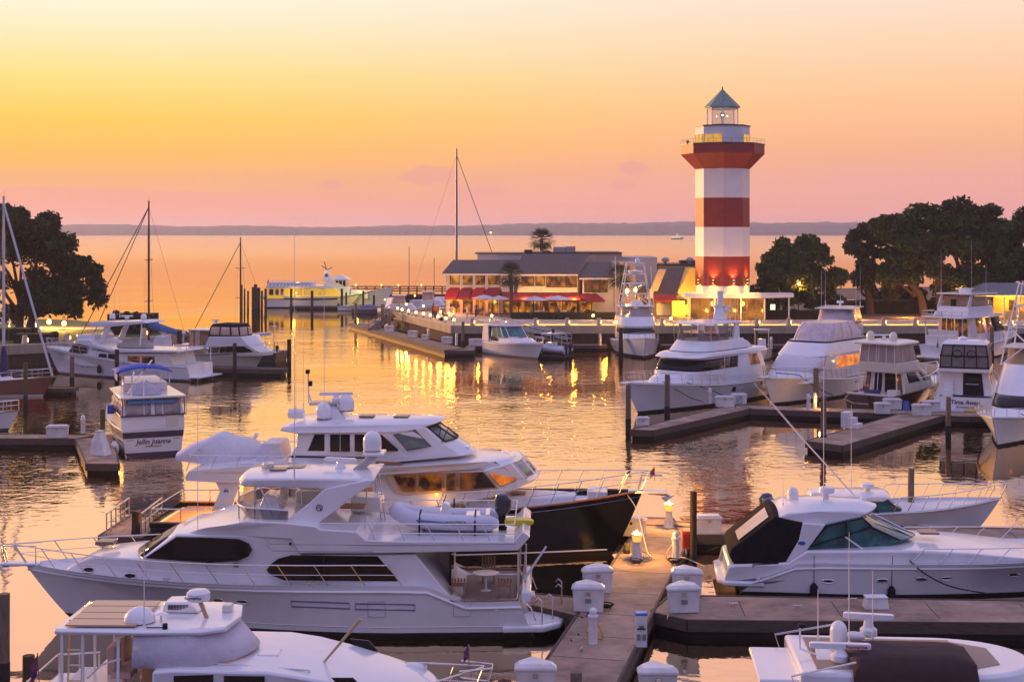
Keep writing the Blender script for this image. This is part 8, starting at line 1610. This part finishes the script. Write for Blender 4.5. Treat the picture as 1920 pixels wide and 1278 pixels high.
# long motor yacht, bow to the left front
b = Boat('motor_yacht', 'long white motor yacht with dark wraparound windshield moored at the angled finger', (18.6,112.6), (8.95,100.7), 'yacht')
b.hull(4.7, [(0,1.5),(.4,1.6),(.7,1.95),(1,2.35)], over=1.5, rake=.1, tw=.93, t0=.5, boot=CHAR, bootz=.18, flare=.9, rub=GEL, raild=.2, rubr=.05, bulw=.05)
b.house([L_(1.55,8.5,14.0,1.75,9.5,1.9),L_(2.25,8.5,13.3,1.55,9.5,1.9),L_(2.6,8.5,12.2,1.4,9.4,1.9)], 'trunk_cabin', GEL, .08)
h = b.house([L_(1.5,.7,11.0,2.12,8.6,4),L_(2.55,.8,11.0,2.08,8.6,4),L_(3.55,1.2,10.2,1.95,8.2,4),L_(3.65,1.0,10.2,1.95,8.2,4)], 'deckhouse', GEL, .04)
h.win(.60,1.0,1.15,1.95,'windshield',BLACKG,wrap=True,nu=12); h.win(.515,.565,1.15,1.95,'saloon_window',BLACKG,top=(.505,.56)); h.win(.565,.595,1.15,1.95,'saloon_window',mat('amber_glass',(.12,.08,.03),.1)); h.win(.365,.43,1.1,1.95,'aft_window',LITC,top=(.37,.43),frame=GELC)
b.house([L_(3.65,.6,10.9,2.15,8.6,3.6),L_(3.9,.6,10.3,2.1,8.2,3.6),L_(3.98,.7,9.9,1.95,8.0,3.6)], 'brow', GEL, .05)
f = b.house([L_(3.95,2.6,9.6,1.8,7.4,3.2),L_(4.75,3.4,8.5,1.65,6.9,3.2)], 'flybridge_coaming', GEL, .05); f.win(.36,1.0,.0,.1,'bridge_stripe',CHAR,wrap=True,nu=12)
wv = b.house([L_(4.7,5.6,8.5,1.62,7.0,3.0),L_(5.3,5.4,8.2,1.7,6.9,3.0)], 'windscreen', mat('tinted_acrylic2', (.10,.08,.07), .12, alpha=.6), .0)
tp = b.house([L_(5.95,3.8,8.6,1.7,6.8,3.0),L_(6.1,3.8,8.4,1.6,6.7,3.0)], 'hardtop', GEL, .05); b.panel([(3.9,4.7),(4.9,4.7),(4.6,5.98),(4.0,5.98)], 1.62, .14, 'arch_leg', GEL); b.panel([(6.7,4.75),(7.1,4.75),(7.6,5.98),(7.2,5.98)], 1.6, .08, 'arch_leg', GELC)
b.tubes([[(x_,sd*1.6,4.75),(x_+.1,sd*1.62,5.97)] for x_ in (5.6,8.1) for sd in (1,-1)], .03, 'hardtop_post'); m_ = MB(); m_.box(3.9,4.4,-.5,.5,6.1,7.0,top=.7); m_.build('radar_mast', GEL, b.root, bevel=.05); b.radar(4.2,-.3,7.0,1.6,R(35),.2); b.radar(4.0,.5,6.8,1.1,R(60),.3); m_ = MB(); m_.tube([(4.1,0,7.0),(4.1,0,8.3)], .25, 10); m_.build('antenna_mast', GEL, b.root)
for x_,y_,h_ in ((3.9,-1.2,3.6),(3.9,1.2,4.0),(5,1.4,3.2)): b.ant(x_,y_,6.0,h_)
b.tubes([[(3.6,.4,4.0),(3.6,.4,7.2),(3.2,.4,7.2),(3.2,.4,4.0)]]+[[(3.6,.4,4.3+.35*k),(3.2,.4,4.3+.35*k)] for k in range(8)], .03, 'ladder')
m_ = MB(); m_.box(2.0,3.2,-1.4,-.2,3.98,4.5); m_.build('dinghy_chock', GEL, b.root, bevel=.06); b.cover((2.0,.2,3.98), 2.6, 1.4, .7, CANVW, seed=9, rot=R(90))
b.rail(.42,.99,.7,9,.1,1,lean=.2); m_ = MB(); m_.box(9.6,9.65,1.6,1.9,2.2,2.8); m_.build('boarding_gate', CHAR, b.root); HL = b.HL; m_ = MB(); m_.box(HL-.5,HL+.5,-.25,.25,2.25,2.35); m_.build('bow_pulpit', GEL, b.root, bevel=.03)
for x_ in (4.6,5.2): b.port(x_, .95, .16, .09, sides=(1,))
b.hpoly([(5.6,.9),(6.1,.9),(6.1,1.25),(5.6,1.25)], 'hull_vent', CHAR, .02, (1,)); b.hpoly([(1.4,1.0),(1.7,1.0),(1.7,1.3),(1.4,1.3)], 'hull_vent', mat('port_brown',(.2,.14,.10),.5), .02, (1,)); m_ = MB(); m_.box(-.9,.3,-2.1,2.1,.3,.75); m_.build('swim_platform', GEL, b.root, bevel=.06)
b.tubes([[(11.5,1.6,2.0),(9.5,2.6,1.3),(8.2,3.3,.62)],[(13.6,.9,2.2),(12,2.2,1.0),(11.0,2.7,.62)]], .03, 'mooring_line', CHAR)
# canvas fronted yacht
b = Boat('motor_yacht', 'white motor yacht with canvas covered front and orange lit saloon window', (28.3,117.2), (19.4,105.8), 'yacht')
b.hull(4.6, [(0,1.4),(.4,1.5),(.7,1.85),(1,2.2)], over=1.4, rake=.1, tw=.93, t0=.5, boot=CHAR, bootz=.16, rub=GEL, raild=.15, rubr=.06, flare=1.0, deckm=GEL)
h = b.house([L_(1.5,.6,12.9,2.05,9.8,4),L_(2.3,.7,12.0,2.0,9.4,4),L_(3.35,1.0,10.6,1.9,8.8,4),L_(3.40,.5,10.6,2.0,8.8,4),L_(4.3,1.3,9.1,1.8,7.8,4),L_(4.45,1.6,8.9,1.75,7.6,4)], 'deckhouse', GEL, .05)
h.win(.44,.615,1.05,1.9,'saloon_window',litmat('lit_saloon_bright', (.5,.08,.01), (1,.30,.03), .9, scale=1.5, thr=(.35,.6)),top=(.40,.60),frame=GELC); h.win(.685,1.0,1.02,1.96,'windshield_cover',CANVW,wrap=True,nu=12); f0 = h.win(.36,1.0,4.1,4.9,'bridge_stripe',CHAR,wrap=True,nu=14)
e = b.house([L_(4.45,2.6,8.6,1.68,7.2,3.2),L_(5.3,3.0,7.9,1.55,6.9,3.0),L_(5.75,3.3,7.3,1.3,6.6,2.8)], 'bridge_enclosure', mat('vinyl_pink',(.60,.48,.47),.2,vary=.25,scale=1.6,bump=.03), .05)
for u in (.45,.58,.70,.85): 
    for sd in (1,-1): m_ = MB(); m_.tube([(p.x,sd*p.y,p.z) for p in [e.P(u,k/4*2,.02) for k in range(5)]], .03, 4); m_.build('enclosure_seam', CANVW, b.root)
m_ = MB(); m_.box(1.6,3.0,-1.3,1.3,4.4,4.95); m_.build('aft_bridge_cover', CANVW, b.root, bevel=.15); b.rail(.35,.99,.75,12,.1,1,lean=.2); b.ant(3.2,-1.5,4.5,5.2); b.ant(3.2,1.5,4.5,4.6)
for x_ in (4.2,4.7): b.port(x_, 1.05, .12, .1, sides=(1,)); 
b.hpoly([(.4,1.0),(1.2,1.0),(1.2,1.25),(.4,1.25)], 'hull_vent', CHAR, .02, (1,)); HL = b.HL; m_ = MB(); m_.box(HL-.5,HL+.45,-.3,.3,2.12,2.22); m_.build('bow_pulpit', GEL, b.root, bevel=.04); b.tubes([[(13.2,-.4,2.25),(12.6,1.2,2.15),(11.8,2.2,1.2),(11.0,3.2,.62)]], .035, 'mooring_line', CHAR)
m_ = MB(); P = (11.0,1.0); 
lamp('bow_dock_light', (14.4,2.6,.95), 40, (1,.5,.12), .1, parent=b.root); lamp('saloon_spill', (7.4,2.35,2.9), 6, (1,.45,.05), .1, parent=b.root)
# flybridge boat behind it
b = Boat('flybridge_cruiser', 'flybridge boat with dark blue band behind the canvas fronted yacht', (32.8,139), (28.2,128.2), 'boat'); b.hull(4.2, [(0,1.3),(.5,1.5),(1,2.0)], over=1.2, tw=.92, t0=.45)
h = b.house([L_(1.4,.8,9.6,1.8,7.4,3.2),L_(3.2,1.0,8.6,1.7,6.8,3.2),L_(4.2,1.2,7.6,1.7,6.2,3.0)], 'deckhouse', GEL, .05); h.win(.6,1.0,.4,.9,'windshield',BLACKG,wrap=True,nu=10)
e = b.house([L_(4.2,2.0,7.4,1.7,6.0,3.0),L_(4.5,2.0,7.3,1.7,6.0,3.0),L_(5.6,2.4,6.6,1.55,5.6,3.0)], 'bridge_enclosure', mat('vinyl_pink',(.60,.48,.47),.2), .03); e.win(.36,1.0,.05,1.0,'bridge_stripe',BLUEB,wrap=True,nu=10); m_ = MB(); m_.box(1.8,7.1,-1.85,1.85,5.6,5.72); m_.build('hardtop', GEL, b.root, bevel=.05); m_ = MB(); m_.lathe([(.1,0),(.1,.3),(.35,.35),(.3,.55)], (4,0,5.72), 10); m_.build('radar_dome', GEL, b.root)
b.ant(3,-1.6,5.7,4.2); b.ant(3,1.7,5.7,4.0); b.ant(5,.2,5.7,1.2,r=.03); b.rail(.5,.99,.6,7,.1,0); m_ = MB(); m_.box(6.8,7.9,-.6,.6,4.2,4.5); m_.build('foredeck_box', GEL, b.root, bevel=.05)
b = Boat('centre_console', 'small white centre console boat at the quay dock left of the flybridge boats', (25.8,146.2), (24.6,140.8), 'boat'); b.hull(2.1, [(0,.9),(1,1.3)], over=.7, tw=.9, t0=.4); m_ = MB(); m_.box(2.2,3.1,-.4,.4,.9,2.0); m_.build('helm_console', GEL, b.root, bevel=.05); m_ = MB(); m_.box(1.8,3.4,-.8,.8,2.9,3.0); m_.build('hardtop', GEL, b.root, bevel=.03); b.tubes([[(x_,sd*.65,.9),(x_,sd*.7,2.92)] for x_ in (2.0,3.2) for sd in (1,-1)], .03, 'hardtop_post'); b.outboard(lambda X,Y,Z:(X,Y,Z), 0, GEL, 1.0, .9)
# cream sedan, stern to the camera
b = Boat('sedan_cruiser', 'cream sedan with dark hull, enclosed bridge and two white domes, stern to the lens', (25.9,103.4), (32.4,110.6), 'boat')
b.hull(4.0, [(0,1.0),(.4,1.2),(.75,1.55),(1,1.85)], over=1.5, rake=-.15, tw=.94, t0=.45, m=mat('hull_plum',(.035,.012,.02),.2,coat=.5), boot=CHAR, bootz=.12, rub=BRASS, raild=.05, rubr=.05, deckm=GEL, flare=.9)
h = b.house([L_(1.0,2.3,8.6,1.75,6.4,2.3),L_(1.7,2.4,8.2,1.65,6.0,2.3),L_(2.55,2.4,6.6,1.5,5.2,2.4)], 'deckhouse', GELC, .05); h.win(.40,.58,1.05,1.9,'saloon_window',BLACKG,top=(.40,.56)); h.win(.62,.99,1.05,1.9,'windshield',GLASS,wrap=True,nu=8)
h.win(.03,.16,.1,1.85,'saloon_door',BLACKG,sides=(1,)); h.win(.02,.20,.1,1.85,'saloon_door',BLACKG,sides=(-1,)); h.win(.22,.29,.1,1.85,'door_frame',BRASS,sides=(1,-1))
m_ = MB(); m_.box(.1,2.5,-1.55,1.55,.72,.76); m_.build('cockpit_sole', TEAK, b.root); 
f = b.house([L_(2.55,1.5,6.2,1.6,4.8,2.6),L_(3.3,1.3,5.6,1.55,4.4,2.6)], 'flybridge_coaming', GELC, .05)
e = b.house([L_(3.3,1.35,5.4,1.5,4.3,2.6),L_(4.6,1.5,4.7,1.4,4.0,2.6)], 'bridge_enclosure', mat('vinyl_tan',(.42,.33,.29),.2,vary=.25,scale=1.6), .03)
for u in (.02,.16,.31,.45,.6): 
    for sd in (1,-1): P, Q = e.P(u,0,.02), e.P(u,1,.02); m_ = MB(); m_.tube([(P.x,sd*P.y,P.z),(Q.x,sd*Q.y,Q.z)], .04, 4); m_.build('enclosure_frame', GELC, b.root)
t_ = b.house([L_(4.6,.9,5.4,1.75,4.2,2.8),L_(4.75,.9,5.2,1.7,4.1,2.8),L_(4.85,1.3,4.7,1.3,3.8,2.8)], 'hardtop', GELC, .05)
b.dome(2.4,1.1,4.78,.29,.72,GELC); b.dome(2.4,-.75,4.78,.29,.72,GELC); b.radar(2.8,.2,4.8,1.5,R(-42),.35); b.rail(.4,.995,.85,8,.1,0,r=.035,m=GEL); flag(b, -.1, .2, 1.0, 1.1, FLAGM, .4, 'ensign', (-.15,0))
b.tubes([[(1.4,sd*1.5,1.0),(1.4,sd*1.5,2.6)] for sd in (1,-1)]+[[(1.7,.5,.8),(1.9,.5,2.6)],[(1.7,.2,.8),(1.9,.2,2.6)]], .035, 'bridge_ladder', GEL); m_ = MB(); m_.box(.0,.16,-1.75,1.75,.75,1.12); m_.build('transom_cap', GELC, b.root, bevel=.03); m_ = MB(); m_.box(1.5,2.2,-1.45,-.7,.76,1.3); m_.build('cockpit_locker', GELC, b.root, bevel=.04); m_ = MB(); m_.box(1.0,1.5,-.2,.9,.76,1.25); m_.build('cockpit_settee', mat('settee_blue',(.04,.05,.14),.7), b.root, bevel=.05)
b.tubes([[(-.05,1.5,1.0),(-.6,1.6,.65),(-1.4,.4,.5),(-2.2,-1.2,.64)]], .03, 'mooring_line', ROPE)
lamp('saloon_lamp', (2.2,-1.0,2.1), 2, (1,.45,.08), .05, parent=b.root)
# two deck yacht with a name on the stern
b = Boat('motor_yacht', 'two deck white yacht with amber lit saloon and a big name across its stern', (42.6,141.5), (52.4,150.4), 'yacht')
b.hull(4.8, [(0,1.5),(.4,1.6),(1,2.3)], over=1.4, rake=-.1, tw=.96, t0=.5, boot=CHAR, bootz=.15, rub=GEL, deckm=GEL)
text('Endless', .62, mat('letter_greyblue',(.22,.24,.34),.5), b.root, (-.03,.25,.95), (R(90),0,R(-90)), 'boat_name', shear=.3); text('WILMINGTON, DE', .17, LETB, b.root, (-.03,.25,.48), (R(90),0,R(-90)), 'home_port')
m_ = MB(); m_.box(-.04,-.01,1.55,2.15,.65,1.25); m_.build('stern_emblem', mat('emblem_brown',(.30,.17,.12),.6,vary=.6,scale=3), b.root); m_ = MB(); m_.box(-.8,.4,-2.2,2.2,.2,.42); m_.build('swim_platform', GEL, b.root, bevel=.05)
m_ = MB(); m_.box(.5,.7,-1.1,2.0,1.4,2.45); m_.box(.9,1.1,-1.4,1.9,2.3,3.0); m_.build('cockpit_bulwark', GEL, b.root, bevel=.05)
h = b.house([L_(1.5,2.6,11.0,1.95,8.2,3.4),L_(2.6,2.7,10.4,1.9,7.8,3.4),L_(4.2,2.7,9.0,1.8,7.0,3.4)], 'saloon', GEL, .04); h.win(.06,.15,.4,1.95,'saloon_window',LITC); h.win(.17,.25,.4,1.95,'saloon_window',LITC); h.win(.015,.05,.0,1.9,'saloon_door',LITC); h.win(.40,.50,1.02,1.95,'saloon_window',LITW); h.win(.54,.60,1.02,1.95,'saloon_window',LITC); h.win(.62,.99,1.05,1.95,'windshield',BLACKG,wrap=True,nu=8)
m_ = MB(); m_.prism([(.2,-2.3),(8.6,-2.2),(10,-1.2),(10,1.2),(8.6,2.2),(.2,2.3)], 4.2, 4.36); m_.build('boat_deck', GEL, b.root, bevel=.05); b.tubes([[(.8,sd*2.0,1.5),(.6,sd*2.1,4.2)] for sd in (1,-1)], .07, 'overhang_post', GEL)
f = b.house([L_(4.36,2.2,8.4,1.8,6.4,3.0),L_(5.3,2.4,7.8,1.75,6.0,3.0)], 'flybridge_coaming', GEL, .05); e = b.house([L_(5.3,3.2,7.4,1.65,5.8,3.0),L_(6.3,3.4,6.8,1.6,5.6,3.0)], 'bridge_enclosure', mat('panel_warm_clear',(.50,.34,.2),.12,alpha=.55), .02); m_ = MB(); m_.box(2.6,7.6,-2.0,2.0,6.5,6.62); m_.build('hardtop', GEL, b.root, bevel=.05); b.panel([(2.2,5.2),(2.9,5.2),(3.3,6.5),(2.9,6.5)], 1.7, .1, 'arch_leg', GEL); b.radar(4.6,0,6.62,1.8,R(-42),.35); m_ = MB(); m_.box(4.2,5.2,-.4,.4,6.6,7.0); m_.build('radar_base', GEL, b.root, bevel=.05)
for x_,y_,h_ in ((3.0,-1.7,5.5),(3,1.7,4.6),(6,-1.6,3)): b.ant(x_,y_,6.5,h_)
b.tubes([[(.3,sd*2.2,4.9+.3*k) for sd in (1,-1)] for k in (0,)]+[[(.3,y_,4.3),(.3,y_,4.9)] for y_ in (-2.2,-1.1,0,1.1,2.2)]+[[(.3,2.2,4.6),(.3,-2.2,4.6)],[(.3,2.2,4.9),(2.4,2.1,4.9)],[(.3,-2.2,4.9),(2.4,-2.1,4.9)]], .035, 'deck_rail'); b.cover((1.2,.9,4.36),1.2,1.0,.6,CANVW,seed=12); b.rail(.5,.99,.75,8,.1,1); m_ = MB(); m_.box(3.0,3.3,.2,.6,4.4,6.0); m_.build('bridge_seat', CHAR, b.root)
lamp('aft_deck_light', (1.6,.4,4.0), 38, (1,.45,.06), .12, parent=b.root); lamp('side_deck_light', (5.2,-2.3,3.9), 30, (1,.42,.05), .1, parent=b.root); lamp('side_deck_light', (9.5,-2.0,3.6), 34, (1,.42,.05), .1, parent=b.root); flag(b, -.2, .0, .9, 1.4, FLAGM, .5, 'ensign', (-.2,0))
# named white cruiser, stern to the camera
b = Boat('sport_cruiser', 'white cruiser with mesh bridge enclosure and dark double door, name on its stern', (31.6,99.6), (36.0,110.6), 'boat')
b.hull(4.3, [(0,1.25),(.4,1.4),(1,1.9)], over=1.3, rake=.25, tw=.94, t0=.45, boot=CHAR, bootz=.12, rub=GEL, deckm=GEL)
text('Time Away', .42, LETB, b.root, (.10,-.1,.92), (R(82),0,R(-90)), 'boat_name', shear=.15); text('SAVANNAH, GA', .17, LETB, b.root, (.05,-.1,.58), (R(82),0,R(-90)), 'home_port')
m_ = MB(); m_.prism([(-1.0,-1.9),(.3,-2.0),(.3,2.0),(-1.0,1.9)], .25, .42); m_.build('swim_platform', mat('platform_bluegrey',(.42,.46,.54),.6), b.root, bevel=.04); m_ = MB(); m_.box(-1.02,.2,-1.92,-.1,.42,.46); m_.build('yellow_mat', mat('mat_yellow',(.65,.42,.05),.7), b.root)
h = b.house([L_(1.3,1.2,9.6,1.85,6.6,2.4),L_(2.0,1.3,9.0,1.75,6.2,2.4),L_(2.95,1.3,7.2,1.6,5.4,2.5)], 'deckhouse', GEL, .05); h.win(.0,.235,.02,1.92,'double_door',BLACKG,sides=(-1,)); h.win(.0,.02,.02,1.92,'double_door',BLACKG,sides=(1,)); h.win(.42,.60,1.1,1.9,'saloon_window',LITC,sides=(-1,1),top=(.42,.58))
b.tubes([[(1.25,-.05,2.1),(1.25,-.95,2.1)]], .02, 'door_rail'); 
for k in range(4): m_ = MB(); m_.box(.3+.25*k,1.2,.75,1.45,1.1+.3*k,1.4+.3*k); m_.build('bridge_step', GEL, b.root, bevel=.03)
f = b.house([L_(2.95,.7,6.8,1.75,4.8,2.5),L_(3.25,.7,6.4,1.75,4.6,2.5)], 'flybridge_coaming', GEL, .05)
MESH = mat('mesh_screen',(.17,.13,.115),.5,vary=.3,scale=2); e = b.house([L_(3.2,.75,5.4,1.7,4.2,2.6),L_(4.1,.85,5.2,1.66,4.1,2.6),L_(4.9,1.2,4.8,1.5,3.9,2.6)], 'bridge_enclosure', MESH, .05)
for y0 in (-1.62,-.85,.0,.85,1.62): m_ = MB(); m_.tube([(.73,y0,3.25),(.83,y0*.98,4.1),(1.18,y0*.88,4.9)], .035, 4); m_.build('enclosure_frame', CANVK, b.root)
m_ = MB(); m_.tube([(.82,-1.66,4.1),(.82,1.66,4.1)], .04, 4); m_.build('enclosure_frame', CANVK, b.root); m_ = MB(); m_.tube([(.72,-1.7,3.28),(.72,1.7,3.28)], .06, 5); m_.build('enclosure_frame', CANVK, b.root)
for y0 in (.45,-.5): m_ = MB(); m_.tube([(.8,y0+.3*math.cos(k*.57),4.25+.26*math.sin(k*.57)) for k in range(11)], .03, 4, closed=True); m_.build('seat_outline', CANVK, b.root)
t_ = b.house([L_(4.9,1.0,5.0,1.55,4.0,2.6),L_(5.15,1.4,4.6,1.3,3.8,2.6)], 'hardtop', GEL, .06); m_ = MB(); m_.lathe([(.3,0),(.35,.12),(.1,.25)], (2.4,.2,5.15), 12); m_.build('radar_dome', GEL, b.root); b.ant(2.0,-1.0,5.1,1.6); b.rail(.4,.99,.6,8,.1,0); lamp('door_glow', (3.0,-2.1,2.6), 8, (1,.5,.08), .08, parent=b.root)
# fishing boat at the right edge
b = Boat('game_fishing_boat', 'white fishing boat with flared cream lit bow cropped by the frame edge', (36.5,97.2), (29.2,85.4), 'boat')
b.hull(4.9, [(0,1.0),(.4,1.25),(.7,1.6),(1,1.95)], over=1.5, rake=.0, tw=.93, t0=.45, boot=CHAR, bootz=.15, rub=GEL, raild=.1, flare=1.3, deckm=GEL)
h = b.house([L_(1.3,2.2,10.6,1.95,6.8,2.3),L_(1.75,2.2,9.9,1.9,6.6,2.3),L_(2.6,2.2,8.6,1.8,6.0,2.3),L_(2.7,2.0,8.5,1.85,5.8,2.3),L_(4.3,2.4,6.6,1.65,4.8,2.3)], 'deckhouse', GEL, .06); h.win(.36,1.0,1.08,1.92,'windshield',BLACKG,wrap=True,nu=16)
e = b.house([L_(4.3,2.5,6.2,1.55,4.6,2.3),L_(5.3,2.7,5.6,1.5,4.4,2.3)], 'bridge_enclosure', mat('panel_warm_clear',(.50,.34,.2),.12,alpha=.55), .02); m_ = MB(); m_.box(2.2,6.0,-1.7,1.7,5.3,5.4); m_.build('bridge_hardtop', GEL, b.root, bevel=.04)
c0 = [(2.4,sd*1.7,4.2) for sd in (1,-1)]+[(6.2,sd*1.6,4.2) for sd in (1,-1)]; c1 = [(3.4,sd*.8,9.6) for sd in (1,-1)]+[(4.6,sd*.75,9.6) for sd in (1,-1)]; at_ = lambda i,f: tuple(lerp(u,v,f) for u,v in zip(c0[i],c1[i]))
b.tubes([[a,c] for a,c in zip(c0,c1)]+[[at_(0,f),at_(1,f),at_(3,f),at_(2,f),at_(0,f)] for f in (.45,.7,.97)]+[[at_(2,0),at_(3,.45)],[at_(3,0),at_(2,.45)]], .05, 'tuna_tower', GEL); b.rail(.55,.99,.5,7,.1,0); b.tubes([[(11.5,.8,1.75),(10.8,2.4,1.2),(10.2,3.6,.6)]], .03, 'mooring_line', CHAR)
lamp('dock_floodlight', (10.4,5.6,1.7), 120, (1,.60,.14), .15, parent=b.root)

# ================================================================ HAZE over the sound
hm = bpy.data.materials.new('evening_haze'); hm.use_nodes = True; ht_ = hm.node_tree; ht_.nodes.clear()
pv = ht_.nodes.new('ShaderNodeVolumePrincipled'); pv.inputs['Color'].default_value = (.74,.76,1.0,1); pv.inputs['Density'].default_value = .00022; pv.inputs['Anisotropy'].default_value = 0.35
ho = ht_.nodes.new('ShaderNodeOutputMaterial'); ht_.links.new(pv.outputs[0], ho.inputs['Volume'])
mb = MB(); mb.box(-4000,4000,-100,3900,-2.5,40); hz = tag(mb.build('haze', hm, smooth=0), kind='stuff')
